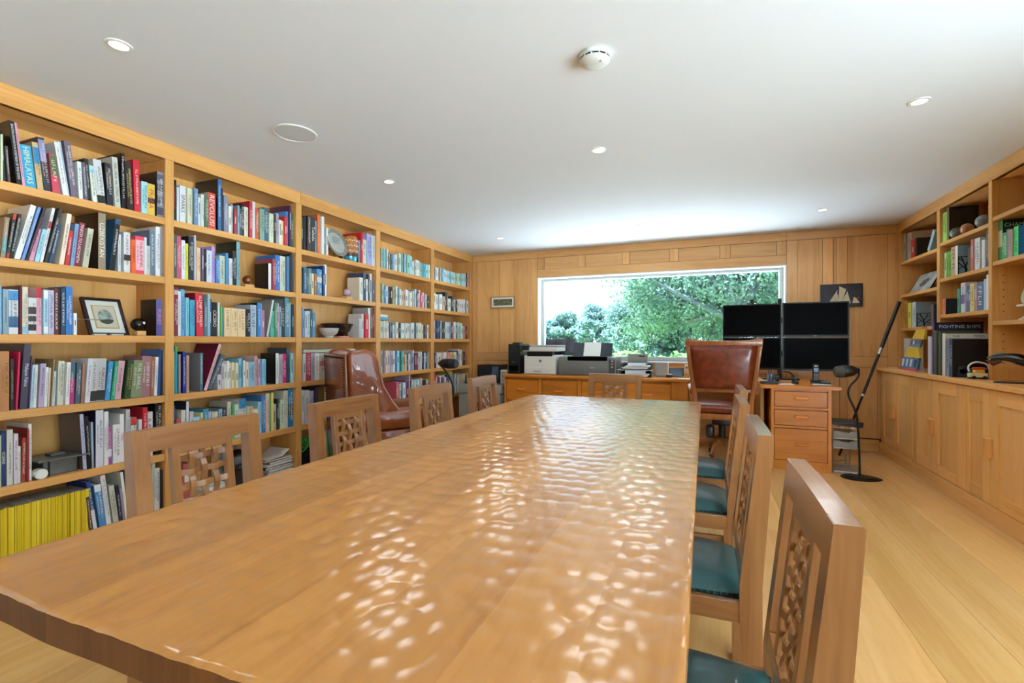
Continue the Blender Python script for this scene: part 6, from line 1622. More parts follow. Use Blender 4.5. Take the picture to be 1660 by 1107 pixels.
obj('base', MB().lathe([(0, .001), (.032, .001), (.036, .012), (.034, .03)], n=20), plain('dark_puck', '3c3c3c', .5), t, smooth=True)
obj('dish', MB().lathe([(.034, .03), (.037, .036), (.02, .04), (0, .04)], n=20), M['light_grey'], t, smooth=True)
t = thing('notepad', 'loose white papers on the desk beside the swivel chair', 'paper', (-.08, 5.6, DT))
for k, (a, b, r) in enumerate(((-.27, 5.55, .1), (-.12, 5.58, -.2), (-.02, 5.53, .35))):
    obj('sheet', MB().box(-.10, .10, -.06, .06, .0006 + k * .0012, .0014 + k * .0012), M['paper'], t, loc=(a + .08 + .1, b - 5.6, 0), rot=(0, 0, r))

# ================================================================== four monitors
def monitor(cx, cy, zc, w, h, rz, label, light=False):
    t = thing('monitor', label, 'monitor', (cx, cy, zc), rz, 'bank of four monitors')
    obj('shell', MB().box(-w / 2, w / 2, .0, .035, -h / 2, h / 2, bev=.006, seg=2).box(-w * .28, w * .28, .035, .06, -h * .3, h * .3, bev=.01), M['black'], t)
    obj('bezel', MB().box(-w / 2, w / 2, -.004, .0, h / 2 - .012, h / 2).box(-w / 2, w / 2, -.004, 0, -h / 2, -h / 2 + .02).box(-w / 2, -w / 2 + .012, -.004, 0, -h / 2 + .02, h / 2 - .012).box(w / 2 - .012, w / 2, -.004, 0, -h / 2 + .02, h / 2 - .012), M['black'], t)
    obj('display', MB().box(-w / 2 + .012, w / 2 - .012, -.0015, -.0002, -h / 2 + .02, h / 2 - .012), M['screen'], t)
    obj('badge', MB().box(-.012, .012, -.0048, -.004, -h / 2 + .007, -h / 2 + .012), M['light_grey'], t)
    return t
monitor(1.035, 5.60, 1.393, .578, .352, 0, 'black monitor, upper right of the four screens')
monitor(1.036, 5.60, 1.043, .578, .340, 0, 'black monitor, lower right of the four screens')
monitor(.462, 5.645, 1.390, .555, .350, math.radians(-7), 'black monitor, upper left of the four screens')
monitor(.462, 5.645, 1.043, .555, .338, math.radians(-7), 'black monitor, lower left of the four screens')
t = thing('monitor_stand', 'black metal stand carrying the four monitors', 'stand', (.745, 5.80, .7685))
obj('foot', MB().box(-.17, .17, -.13, .13, 0, .012, bev=.004), M['black_metal'], t)
obj('pole', MB().cyl((0, 0, .012), (0, 0, .86), .02, n=14), M['black_metal'], t, smooth=True)
for z in (.275, .625):
    obj('arm', MB().box(-.30, .31, -.07, -.05, z - .02, z + .02, bev=.004).box(-.025, .025, -.06, .0, z - .03, z + .03), M['black_metal'], t)
    for xx in (-.28, .29): obj('mount', MB().box(xx - .035, xx + .035, -.132 if xx > 0 else -.072, -.071, z - .035, z + .035, bev=.003), M['black_metal'], t)
t = thing('webcam', 'small black webcam on top of the upper left monitor', 'camera', (.47, 5.66, 1.5655))
obj('clip', MB().box(-.02, .02, -.012, .02, .0005, .012, bev=.002), M['black'], t)
obj('body', MB().box(-.016, .016, -.012, .012, .0125, .05, bev=.004), M['black'], t)
obj('lens', MB().cyl((0, -.0125, .034), (0, -.017, .034), .007, n=12), M['screen'], t)
# telephone and desk clutter
t = thing('telephone', 'black and silver telephone base at the front corner of the desk', 'telephone', (1.0, 5.18, .7685))
soft(obj('base', MB().prism([(-.055, .0005), (.055, .0005), (.055, .042), (-.055, .018)], -.075, .075, 'x'), plain('phone_base', '2a2c2c', .35), t), .008, 2)
obj('trim', MB().box(-.076, .076, -.062, -.0555, .001, .010, bev=.002), M['silver'], t)
for i in range(3):
    for j in range(3): obj('button', MB().cyl((.015 + i * .02, -.03 + j * .02, .02 + j * .0045), (.015 + i * .02, -.03 + j * .02, .030 + j * .0045), .006, n=8), M['light_grey'], t)
t = thing('telephone_handset', 'black cordless handset upright in its telephone base', 'telephone', (.965, 5.19, .795))
hs = obj('body', MB().box(-.026, .026, -.015, .015, .0, .165, bev=.009, seg=3), M['black'], t, smooth=True)
obj('display', MB().box(-.019, .019, -.0165, -.0152, .09, .128), plain('lcd_blue', '7f98c4', .3), t)
obj('earpiece', MB().box(-.014, .014, -.0165, -.0152, .142, .150), M['silver'], t)
for i in range(3):
    for j in range(4): obj('key', MB().box(-.018 + i * .0135, -.009 + i * .0135, -.0168, -.0152, .02 + j * .015, .029 + j * .015), M['light_grey'], t)
t = thing('computer_mouse', 'black computer mouse on the desk under the monitors', 'mouse', (.80, 5.22, .7685))
obj('shell', MB().ball((0, 0, .004), .03, 1.0, 1.7, .95, n=8), M['black'], t, smooth=True)
obj('wheel', MB().cyl((-.004, -.025, .028), (.004, -.025, .028), .006, n=10), M['light_grey'], t)
t = thing('headphones', 'black headphones lying by the lower monitors', 'headphones', (.735, 5.33, .7685))
obj('band', MB().tube([(-.07, 0, .03), (-.062, .0, .075), (-.03, 0, .105), (.03, 0, .105), (.062, 0, .075), (.07, 0, .03)], .007, n=8), M['black'], t, smooth=True)
for s in (-1, 1): obj('ear_cup', MB().cyl((s * .055, 0, .036), (s * .085, 0, .036), .035, n=16), M['black'], t, smooth=True)
t = thing('keyboard', 'slim dark keyboard on the desk behind the swivel chair', 'keyboard', (.58, 5.12, .7685))
obj('case', MB().box(-.085, .085, -.06, .06, .0005, .014, bev=.003), plain('slate_keys', '2c3238', .5), t)
for i in range(6):
    for j in range(4): obj('key', MB().box(-.078 + i * .0262, -.056 + i * .0262, -.052 + j * .0262, -.030 + j * .0262, .0142, .019), plain('key_cap', '3c434a', .5) if 'kc' not in M else M['kc'], t)
t = thing('desk_gadget', 'blue and silver pen holder with cables under the lower left monitor', 'gadget', (.615, 5.40, .7685))
obj('cup', MB().lathe([(0, .0005), (.03, .0005), (.033, .08), (.029, .08), (.027, .006), (0, .006)], n=18), plain('blue_metal', '6c8cac', .25, metal=.6), t, smooth=True)
for k, (a, b) in enumerate(((.01, .004), (-.012, .006), (.002, -.012))): obj('pen', MB().cyl((a * .6, b * .6, .01), (a * 1.9, b * 1.9, .125 + .01 * k), .0035, n=6), M['black'] if k else M['silver'], t)
t = thing('paper_pad', 'white paper pad on the front edge of the desk', 'paper', (.70, 5.07, .7685))
obj('sheets', MB().box(-.06, .06, -.045, .045, .0005, .008), M['paper'], t, rot=(0, 0, .2))
obj('card', MB().box(-.03, .03, -.02, .02, .0082, .0092), plain('pale_card', 'd8d4c0', .7), t, rot=(0, 0, -.2))

# ================================================================== floor lamps and things by the right wall
def lampstand(name, label, base, path, h0, h1, mat_head):
    t = thing(name, label, 'lamp', base)
    out = []
    for k in range(28):
        a = 2 * PI * k / 28; rx = .15 * (1 + .18 * math.cos(a)); ry = .105 * (1 - .15 * math.cos(a) ** 2)
        out.append((rx * math.cos(a), ry * math.sin(a)))
    bm = MB().prism(out, .0005, .012, 'z').prism([(x * .82, y * .82) for x, y in out], .012, .02, 'z')
    soft(obj('foot', bm, M['black_metal'], t), .004, 2)
    obj('stem', MB().tube(path, .0085, n=10), M['black_metal'], t, smooth=True)
    h0 = Vector(h0); h1 = Vector(h1); d = (h1 - h0)
    obj('head', MB().tube([h0, h0.lerp(h1, .06), h0.lerp(h1, .25), h0.lerp(h1, .62), h0.lerp(h1, .66)], [.012, .03, .046, .053, .050], n=24), M['black'], t, smooth=True)
    obj('diffuser', MB().tube([h0.lerp(h1, .66), h0.lerp(h1, .9), h1], [.051, .049, .040], n=24), mat_head, t, smooth=True)
    obj('joint', MB().ball(h0, .018, n=8), M['black_metal'], t, smooth=True)
    return t
def bez(pts, n=8):
    P_ = [Vector(p) for p in pts]; P_ = [P_[0]] + P_ + [P_[-1]]; out = []
    for i in range(1, len(P_) - 2):
        for k in range(n):
            s = k / n; a, b, c_, d = P_[i - 1:i + 3]
            out.append(.5 * ((2 * b) + (c_ - a) * s + (2 * a - 5 * b + 4 * c_ - d) * s * s + (3 * b - a - 3 * c_ + d) * s ** 3))
    return out + [P_[-2]]
gd = plain('lamp_diffuser_grey', '4a4844', .7, bump=.3, bscale=500)
lampstand('floor_lamp', 'black gooseneck floor lamp standing beside the desk pedestal', (1.215, 4.885, 0),
          bez([(.02, .01, .015), (.01, .01, .35), (-.01, .0, .55), (-.063, .0, .70), (-.055, 0, .78), (-.005, 0, .85), (.01, 0, .90), (-.005, 0, .93)]), (-.0, 0, .925), (-.168, -.02, .905), gd)
lampstand('floor_lamp', 'black gooseneck floor lamp between the armchair and the left bookcase', (-2.42, 4.25, 0),
          bez([(.06, .0, .015), (.06, 0, .45), (.06, 0, .62), (.045, 0, .75), (-.02, 0, .86), (-.085, 0, .92)]), (-.10, 0, .945), (.115, -.03, .945), plain('lamp_diffuser_dark', '2c3436', .5))
# clear plastic drawer tower beside the pedestal
t = thing('drawer_tower', 'metal-framed tower with clear plastic drawers beside the desk', 'storage', (1.16, 5.15, 0))
for xx in (1.068, 1.256):
    for yy in (5.035, 5.29): part('post', MB().cyl((xx, yy, .0), (xx, yy, .40), .006, n=8), M['silver'], t)
for z in (.005, .40): part('frame', MB().tube([(1.068, 5.035, z), (1.256, 5.035, z), (1.256, 5.29, z), (1.068, 5.29, z), (1.068, 5.035, z)], .005, n=6), M['silver'], t)
clear = plain('smoky_plastic', '8a8378', .15)
for z in (.30, .215):
    pts = [(1.073, z), (1.251, z), (1.251, z + .07), (1.20, z + .07), (1.185, z + .055), (1.14, z + .055), (1.125, z + .07), (1.073, z + .07)]
    d_ = part('drawer', MB().prism(pts, 5.04, 5.048, 'y').box(1.075, 1.249, 5.048, 5.28, z + .001, z + .06), clear, t)
    obj('lip', MB().box(1.075, 1.249, 5.03, 5.0395, z + .002, z + .010, bev=.002), M['silver'], d_)
part('rail', MB().tube([(1.075, 5.05, .075), (1.25, 5.05, .075)], .006, n=6).tube([(1.17, 5.06, .075), (1.17, 5.06, .19)], .007, n=6).tube([(1.075, 5.20, .06), (1.25, 5.20, .09)], .005, n=6), M['silver'], t)
part('runner_ball', MB().ball((1.17, 5.05, .085), .014, n=6).ball((1.17, 5.06, .17), .014, n=6), M['silver'], t)
part('bottom_shelf', MB().box(1.07, 1.254, 5.04, 5.285, .010, .016), M['light_grey'], t)
t = thing('black_tray', 'black plastic tray on top of the drawer tower', 'tray', (1.165, 5.16, .4065))
obj('pan', MB().prism([(-.11, .02), (.125, .0), (.135, .03), (.12, .042), (-.11, .048)], -.12, .12, 'y'), M['black'], t)
obj('lip', MB().box(-.112, .13, -.128, -.1205, .02, .05, bev=.003), M['black'], t)
# telescopic pole leaning in the corner
t = thing('telescopic_pole', 'long black telescopic pole leaning in the corner by the right bookcase', 'pole', (1.275, 5.76, 0))
a, b = Vector((1.275, 5.76, .006)), Vector((1.845, 5.985, 1.575))
o0 = Vector(t.location)
part('lower_tube', MB().cyl(a, a.lerp(b, .40), .011, n=12), M['black'], t, smooth=True)
part('collar', MB().cyl(a.lerp(b, .385), a.lerp(b, .43), .0135, n=12), M['silver'], t, smooth=True)
part('middle_tube', MB().cyl(a.lerp(b, .40), a.lerp(b, .69), .014, n=12), M['black'], t, smooth=True)
part('collar', MB().cyl(a.lerp(b, .66), a.lerp(b, .70), .0165, n=12), M['silver'], t, smooth=True)
part('grip', MB().cyl(a.lerp(b, .70), b, .018, n=12), M['black'], t, smooth=True)

# ================================================================== office machines in the far left corner
t = thing('filing_unit', 'grey metal cabinet in the far left corner with a dark opening', 'cabinet', (-2.66, 5.6, 0))
gm = plain('grey_enamel', '8e8f8a', .45)
part('body', MB().box(-2.95, -2.372, 5.46, 6.06, 0, .50, bev=.006), gm, t)
part('lid', MB().box(-2.955, -2.367, 5.452, 6.06, .506, .618, bev=.01), gm, t)
part('opening', MB().box(-2.80, -2.50, 5.452, 5.4595, .08, .40), M['screen'], t)
part('shelf_slot', MB().box(-2.79, -2.51, 5.444, 5.4515, .20, .215), M['light_grey'], t)
t = thing('mat', 'flat black pad lying on the grey corner cabinet', 'pad', (-2.83, 5.62, .6185))
soft(obj('pad', MB().prism([(.11 * math.cos(k * PI / 12), .08 * math.sin(k * PI / 12)) for k in range(24)], .0005, .022, 'z'), M['black'], t), .006)
obj('seam', MB().box(-.09, .09, -.003, .003, .0222, .025), M['black_metal'], t)
t = thing('media_player', 'black cube-shaped machine on the grey corner cabinet', 'machine', (-2.65, 5.85, .6185))
bxo('case', -2.82, -2.49, 5.74, 6.02, .619, .86, M['black'], t, .006)
for k in range(6): bxo('vent', -2.80, -2.62, 5.734, 5.7395, .66 + k * .03, .668 + k * .03, plain('vent_slate', '202c3c', .4) if 'vs' not in M else M['vs'], t, .001)
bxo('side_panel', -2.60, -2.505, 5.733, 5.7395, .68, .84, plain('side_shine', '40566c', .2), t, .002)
t = thing('white_box', 'small white box beside the black machine in the corner', 'box', (-2.42, 5.75, .6185))
bxo('case', -2.468, -2.378, 5.70, 5.80, .619, .80, M['white_plastic'], t, .01, 3)
bxo('panel', -2.455, -2.391, 5.696, 5.6995, .64, .78, M['light_grey'], t, .002)

# ================================================================== pictures on the window wall
t = thing('group_photograph', 'small framed group photograph on the panelling left of the window', 'picture', (-2.61, 6.1, 1.715))
def framed(t, w, h, bw, mats, dpt=.018):
    fm = MB().box(-w / 2, w / 2, -dpt, 0, h / 2 - bw, h / 2).box(-w / 2, w / 2, -dpt, 0, -h / 2, -h / 2 + bw).box(-w / 2, -w / 2 + bw, -dpt, 0, -h / 2 + bw, h / 2 - bw).box(w / 2 - bw, w / 2, -dpt, 0, -h / 2 + bw, h / 2 - bw)
    return obj('frame', fm, mats, t)
t.location = (-2.61, 6.119, 1.717)
framed(t, .36, .158, .012, plain('gilt_frame', 'a87c44', .4))
obj('mount', MB().box(-.168, .168, -.008, -.001, -.067, .067), M['paper'], t)
obj('photograph', MB().box(-.142, .142, -.0095, -.0082, -.044, .044), plain('dark_photo', '6c684c', .5, var=.6, bscale=40), t)
for k in range(14):
    xk = -.128 + k * .0197
    for row_ in range(2):
        obj('figure', MB().box(xk - .006, xk + .006, -.0102, -.0096, -.03 + row_ * .026, -.010 + row_ * .026).ball((xk, -.0098, -.004 + row_ * .026), .0045, 1, .15, 1, n=4), plain('sepia', 'd0c098', .6) if 'sep' not in M else M['sep'], t, loc=((row_ * .009), 0, 0))
        M.setdefault('sep', t.children[-1].data.materials[0])
t = thing('ship_painting', 'dark painting of a white-sailed schooner right of the window', 'picture', (1.372, 6.119, 1.668))
framed(t, .385, .246, .008, plain('black_frame', '1c1412', .4))
obj('canvas', MB().box(-.186, .186, -.012, -.001, -.116, .116), plain('dark_sky_paint', '2c2c38', .45, var=.5, bscale=9), t)
def flatpoly(name, pts, y, col, t):
    return obj(name, MB().prism(pts, y - .0008, y, 'y'), M['paint'], t, color=lin(col))
for pts in ([(-.12, -.085), (-.035, .06), (-.045, -.05)], [(-.09, -.09), (-.03, .02), (-.02, -.085)], [(-.025, -.085), (-.018, .10), (.045, .065), (.02, -.02), (-.005, -.085)], [(-.005, -.085), (.055, .045), (.085, -.085)], [(.10, -.085), (.112, -.02), (.14, -.035), (.165, -.085)]):
    flatpoly('sail', pts, -.0125, 'd9c7a4', t)
flatpoly('flag', [(.135, -.03), (.16, -.015), (.165, -.035), (.14, -.05)], -.0135, 'a03434', t)
flatpoly('hull', [(-.13, -.09), (.09, -.09), (.075, -.104), (-.10, -.104)], -.0128, '3a2a1c', t)
flatpoly('sea', [(-.186, -.098), (.186, -.098), (.186, -.116), (-.186, -.116)], -.0122, '2c3834', t)

# ================================================================== ornaments in the left bookcase
Z1, Z2, Z3, Z4, Z5, Z6 = [z + .0006 for z in LS]
def woodblock(t, w, d, h, col='d8a868'):
    return obj('block', MB().box(-d / 2, d / 2, -w / 2, w / 2, 0, h, bev=.002), plain('block_wood', col, .5), t)
t = thing('framed_print', 'dark-framed print leaning on the third shelf of the nearest bay', 'picture', (-3.145, 1.665, Z3), 0)
W_, H_ = .195, .236
tilt = Matrix.Rotation(-.42, 4, 'Y')
def lean(mb): 
    bmesh.ops.transform(mb.bm, matrix=tilt, verts=mb.bm.verts); return mb
wk = plain('walnut_frame', '2c1612', .35)
obj('frame', lean(MB().box(-.018, 0, -W_ / 2, W_ / 2, 0, .016).box(-.018, 0, -W_ / 2, W_ / 2, H_ - .016, H_).box(-.018, 0, -W_ / 2, -W_ / 2 + .016, .016, H_ - .016).box(-.018, 0, W_ / 2 - .016, W_ / 2, .016, H_ - .016)), wk, t)
obj('mount', lean(MB().box(-.012, -.006, -W_ / 2 + .016, W_ / 2 - .016, .016, H_ - .016)), plain('mount_card', 'd8dad4', .7), t)
obj('inner_border', lean(MB().box(-.0058, -.0048, -.058, .058, .045, H_ - .045)), plain('gilt_line', 'b89458', .5), t)
obj('print', lean(MB().box(-.0046, -.0036, -.052, .052, .051, H_ - .051)), plain('print_paper', 'c4bca4', .7), t)
disc = [(.036 * math.cos(k * PI / 12), .118 + .046 * math.sin(k * PI / 12)) for k in range(24)]
obj('motif', lean(MB().prism(disc, -.0034, -.0026, 'x')), plain('print_motif', '8c9890', .7, var=.6, bscale=35), t)
half = [(.036 * math.cos(PI + k * PI / 10), .10 + .028 * math.sin(PI + k * PI / 10)) for k in range(11)]
obj('motif', lean(MB().prism(half, -.0024, -.0016, 'x')), plain('print_dark', '3c4038', .7), t)
t = thing('black_ball', 'shiny black ball on a small wooden block, third shelf of the nearest bay', 'ornament', (-3.15, 1.815, Z3))
woodblock(t, .05, .05, .028)
obj('ball', MB().ball((0, -.006, .066), .038, n=12), plain('black_gloss', '0c0c0e', .12), t, smooth=True)
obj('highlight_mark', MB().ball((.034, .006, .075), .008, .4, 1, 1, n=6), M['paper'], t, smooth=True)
t = thing('wood_block', 'plain small wooden block behind the black ball', 'block', (-3.20, 1.765, Z3))
woodblock(t, .045, .03, .045, 'b8843c'); obj('chamfer', MB().box(-.013, .013, -.02, .02, .0451, .048), plain('block_top', 'c08c48', .5), t)
t = thing('grey_file_box', 'grey metal box with flat lid on the fifth shelf of the nearest bay', 'box', (-3.21, 1.43, Z5))
gmm = plain('zinc_grey', '6e716e', .4, metal=.4, var=.2, bscale=20)
obj('body', MB().box(-.09, .075, -.07, .075, .0, .078, bev=.004), gmm, t)
obj('lid', MB().box(-.11, .10, -.10, .11, .0785, .088, bev=.002), gmm, t)
obj('knob', MB().box(-.03, .03, -.02, .045, .0885, .102, bev=.003), gmm, t)
obj('strap', MB().box(.0755, .079, -.052, -.044, .0, .078), M['black'], t)
t = thing('white_jar_lid', 'white ribbed plastic cap lying in front of the grey metal box', 'cap', (-3.118, 1.337, Z5))
obj('cap', MB().cyl((-.02, 0, .026), (.022, 0, .026), .026, n=18), M['white_plastic'], t, smooth=True)
obj('rim', MB().cyl((.022, 0, .026), (.026, 0, .026), .022, n=18), M['paper'], t, smooth=True)
t = thing('glass_coaster', 'pair of clear glass slabs at the front edge below the framed print', 'glass', (-3.105, 1.63, Z3))
for yy in (-.04, .045): obj('slab', MB().box(-.012, .008, yy - .03, yy + .03, 0, .007, bev=.001), plain('pale_glass', 'ccd4d0', .08) if 'pg' not in M else M['pg'], t)
t = thing('paper_knife', 'silver paper knife resting on the short white book', 'knife', (-3.13, 1.565, Z3 + .0835))
obj('blade', MB().box(-.01, .002, -.06, .05, .0005, .004, bev=.001), M['silver'], t)
obj('grip', MB().box(-.013, .005, -.095, -.06, .0005, .008, bev=.002), M['light_grey'], t)
t = thing('brown_stone_ball', 'polished reddish brown stone ball on a wooden block, second shelf of second bay', 'ornament', (-3.15, 2.545, Z2))
woodblock(t, .075, .05, .024)
obj('ball', MB().ball((0, .0, .056), .033, n=12), plain('red_stone', '7c3c1c', .15, coat=.5, var=.3, bscale=30), t, smooth=True)
t = thing('pink_stone_ball', 'pale pink stone ball on a wooden block, second shelf of third bay', 'ornament', (-3.145, 3.605, Z2))
woodblock(t, .085, .06, .025)
obj('ball', MB().ball((0, .0, .062), .038, n=12), plain('pink_stone', 'b99cae', .2, coat=.4), t, smooth=True)
# silver plate on a stand
t = thing('display_plate', 'engraved silver plate on a little wooden stand, top shelf of third bay', 'plate', (-3.16, 3.475, Z1))
pm = Matrix.Translation((.0, 0, .145)) @ Matrix.Rotation(math.radians(72), 4, 'Y')
obj('rim', MB().lathe([(.095, .002), (.10, .0), (.133, .010), (.135, .013), (.10, .006)], n=40, M=pm), plain('pewter', 'a9aca4', .25, metal=.7), t, smooth=True)
obj('centre', MB().lathe([(0, .001), (.09, .001), (.10, .006), (.09, .004), (0, .004)], n=40, M=pm), plain('engraved_silver', 'c6cbc4', .25, metal=.35), t, smooth=True)
for k in range(5): obj('engraving', MB().box(.0005, .0015, -.05 + .008 * (k % 2), .05 - .01 * (k % 3), -.004, .004, M=Matrix.Translation((.006, 0, .19 - k * .022)) @ Matrix.Rotation(math.radians(-18), 4, 'Y')), plain('engraved_dark', '6c7474', .4) if 'eng' not in M else M['eng'], t)
for s in (-1, 1): obj('stand_leg', MB().tube([(.05, s * .035, .03), (.055, s * .035, .004), (-.05, s * .035, .004), (-.06, s * .03, .10)], .005, n=6), M['desk_y'], t)
obj('stand_bar', MB().tube([(-.03, -.035, .006), (-.03, .035, .006)], .004, n=6), M['desk_y'], t)
# striped vase
t = thing('striped_vase', 'orange fluted vase with white bands and turquoise foot, top shelf of third bay', 'vase', (-3.19, 3.69, Z1))
obj('foot', MB().lathe([(0, 0), (.062, 0), (.072, .02), (.076, .05)], n=28), plain('turquoise_glaze', '3c98a4', .2, coat=.4), t, smooth=True)
obj('band', MB().lathe([(.076, .05), (.079, .065), (.0785, .082)], n=28), plain('dark_band', '3c3028', .4), t, smooth=True)
obj('body', MB().lathe([(.0785, .082), (.08, .12), (.078, .15)], n=28), plain('orange_glaze', 'c07430', .3, coat=.3, var=.2, bscale=15), t, smooth=True)
fl = MB(); r1 = []; 
rings = []
for (r, z) in ((.078, .15), (.080, .18), (.074, .215), (.060, .25), (.02, .262)):
    rings.append([fl.bm.verts.new((r * (1 + .05 * (-1) ** k) * math.cos(2 * PI * k / 36), r * (1 + .05 * (-1) ** k) * math.sin(2 * PI * k / 36), z + .012 * math.sin(2 * PI * k / 36))) for k in range(36)])
for a_, b_ in zip(rings, rings[1:]):
    for k in range(36): fl.bm.faces.new((a_[k], a_[(k + 1) % 36], b_[(k + 1) % 36], b_[k]))
fl.bm.faces.new(rings[-1])
obj('fluted_neck', fl, plain('amber_glaze', 'c8823c', .3, coat=.3), t)
for z in (.10, .15, .20):
    zz = MB()
    for k in range(24):
        a_ = 2 * PI * k / 24; R_ = Matrix.Rotation(a_, 4, 'Z')
        zz.box(.0785, .0835, -.006, .006, z - .005 + .006 * (k % 2), z + .005 + .006 * (k % 2), M=R_)
    o = obj('white_band', zz, M['paper'], t)
# bowls on the third shelf of the third bay
t = thing('white_bowl', 'small white lustre bowl on the third shelf of the third bay', 'bowl', (-3.15, 3.375, Z3))
obj('bowl', MB().lathe([(0, .006), (.030, .006), (.034, 0), (.038, .0), (.04, .012), (.075, .04), (.088, .085), (.085, .085), (.07, .045), (.03, .016), (0, .014)], n=32), plain('pearl_glaze', 'cac6c2', .12, coat=.5), t, smooth=True)
obj('handle', MB().tube([(.0, .085, .07), (.0, .105, .06), (.0, .098, .045), (0, .08, .042)], .005, n=8), plain('pearl_handle', 'cac6c2', .15), t, smooth=True)
t = thing('black_bowl', 'large dark glazed bowl standing on a red book, third shelf of third bay', 'bowl', (-3.23, 3.565, Z3 + .0165))
obj('bowl', MB().lathe([(0, .006), (.05, .006), (.055, 0), (.062, 0), (.066, .012), (.12, .045), (.148, .11), (.145, .112), (.115, .052), (.05, .018), (0, .016)], n=40), plain('black_glaze', '202020', .12, coat=.5), t, smooth=True)
obj('rim', MB().lathe([(.143, .1115), (.1465, .115), (.150, .1105)], n=40), plain('rim_glaze', '34302c', .2), t, smooth=True)
t = thing('flat_red_book', 'flat red book lying under the large dark bowl', 'book', (-3.21, 3.555, Z3))
obj('cover', MB().box(-.08, .08, -.10, .10, 0, .003).box(-.08, .08, -.10, .10, .013, .016).box(.077, .08, -.10, .10, .003, .013), M['cover'], t, color=lin('b8282c'))
obj('pages', MB().box(-.077, .076, -.097, .097, .0032, .0128), M['pages'], t)
obj('lettering', MB().box(.0803, .0808, -.06, .06, .006, .010), M['print'], t, color=lin('e8d8c8'))
t = thing('flat_large_book', 'large pale book lying flat across the row, fourth shelf of third bay', 'book', (-3.22, 3.37, LS[3] + .2395))
obj('cover', MB().box(-.11, .10, -.32, .32, 0, .003).box(-.11, .10, -.32, .32, .021, .024).box(.097, .10, -.32, .32, .003, .021), M['cover'], t, color=lin('b8b8a4'))
obj('pages', MB().box(-.107, .0965, -.317, .317, .0032, .0208), M['pages'], t)
t = thing('blue_white_box', 'small blue and white box lying on cream books in the fourth bay', 'box', (-3.17, 4.145, LS[2] + .1875))
obj('base', MB().box(-.05, .05, -.07, .075, 0, .034, bev=.008, seg=2), plain('sky_blue', '5aa4c8', .4), t)
obj('lid', MB().box(-.045, .045, -.066, .06, .0345, .062, bev=.004), M['paper'], t)
# things on the bottom shelves
t = thing('green_rope', 'coil of bright green cord on the bottom shelf of the third bay', 'rope', (-3.17, 3.09, Z6))
for q in range(4):
    rr = .06 - .006 * q
    obj('coil', MB().tube([(rr * math.cos(a_) * (.8 + .1 * q), rr * math.sin(a_) + .01 * q, .165 + .012 * q + .035 * math.sin(2 * a_ + q)) for a_ in [2 * PI * k / 24 for k in range(25)]], .006, n=6), plain('green_cord', '1f9a3c', .5) if 'gc' not in M else M['gc'], t, smooth=True)
    M.setdefault('gc', t.children[-1].data.materials[0])
t2 = thing('dark_bag', 'black bag slumped on the bottom shelf under the green cord', 'bag', (-3.20, 3.12, Z6))
soft(obj('bag', MB().box(-.10, .09, -.09, .16, 0, .118), plain('black_cloth_bag', '16181c', .75, bump=.4, bscale=30), t2), .04, 3)
obj('handle', MB().tube([(.06, -.04, .112), (.085, -.03, .135), (.085, .06, .135), (.06, .08, .112)], .006, n=6), M['black'], t2)
obj('buckle', MB().box(.091, .096, .0, .04, .06, .085, bev=.002), plain('blue_grey_clip', '5c7080', .4), t2)
for k, (c_, w_, y_, h_) in enumerate((('3aa44c', .02, 3.335, .27), ('d8dcd8', .016, 3.314, .27), ('284868', .02, 3.358, .25), ('8a949c', .022, 3.382, .26))):
    t = thing('upright_file', ['bright green', 'white', 'dark blue', 'grey'][k] + ' file standing on the bottom shelf of the third bay', 'file', (-3.13, y_, Z6), 0, 'files on the bottom shelf')
    obj('cover', MB().box(-.19, 0, -w_ / 2, -w_ / 2 + .003, 0, h_).box(-.19, 0, w_ / 2 - .003, w_ / 2, 0, h_).box(-.003, 0, -w_ / 2 + .003, w_ / 2 - .003, 0, h_), M['cover'], t, color=lin(c_))
    obj('pages', MB().box(-.185, -.004, -w_ / 2 + .0035, w_ / 2 - .0035, .004, h_ - .005), M['paper'], t)
t = thing('red_binder', 'faded red binder standing on the bottom shelf of the second bay', 'binder', (-3.13, 2.085, Z6))
obj('cover', MB().box(-.20, 0, -.025, -.021, 0, .26).box(-.20, 0, .021, .025, 0, .26).box(-.004, 0, -.021, .021, 0, .26), M['cover'], t, color=lin('b85854'))
obj('pages', MB().box(-.195, -.006, -.020, .020, .005, .25), M['paper'], t)
obj('label', MB().box(.0002, .001, -.014, .014, .14, .22), M['paper'], t)
t = thing('black_helmet', 'black moulded helmet on the bottom shelf of the second bay', 'helmet', (-3.20, 2.50, Z6))
obj('shell', MB().ball((0, 0, .17), .09, .95, 1.05, 1.0, n=12), plain('black_shell', '17191c', .3, coat=.4), t, smooth=True)
obj('neck', MB().lathe([(0, 0), (.07, 0), (.08, .05), (.085, .12)], n=24), M['black'], t, smooth=True)
obj('visor', MB().box(.05, .10, -.06, .06, .13, .165, bev=.012, seg=2), plain('blue_black', '2c3c4c', .25), t)
t = thing('perforated_board', 'white perforated panel leaning behind the helmet, second bay bottom shelf', 'panel', (-3.30, 2.47, Z6))
obj('panel', MB().box(-.01, .01, -.09, .10, 0, .31, bev=.004), plain('off_white_panel', 'b8b4a8', .5), t)
for k in range(3): obj('hole', MB().cyl((.0102, -.06 + .06 * k, .28), (.0108, -.06 + .06 * k, .28), .01, n=12), M['black'], t)
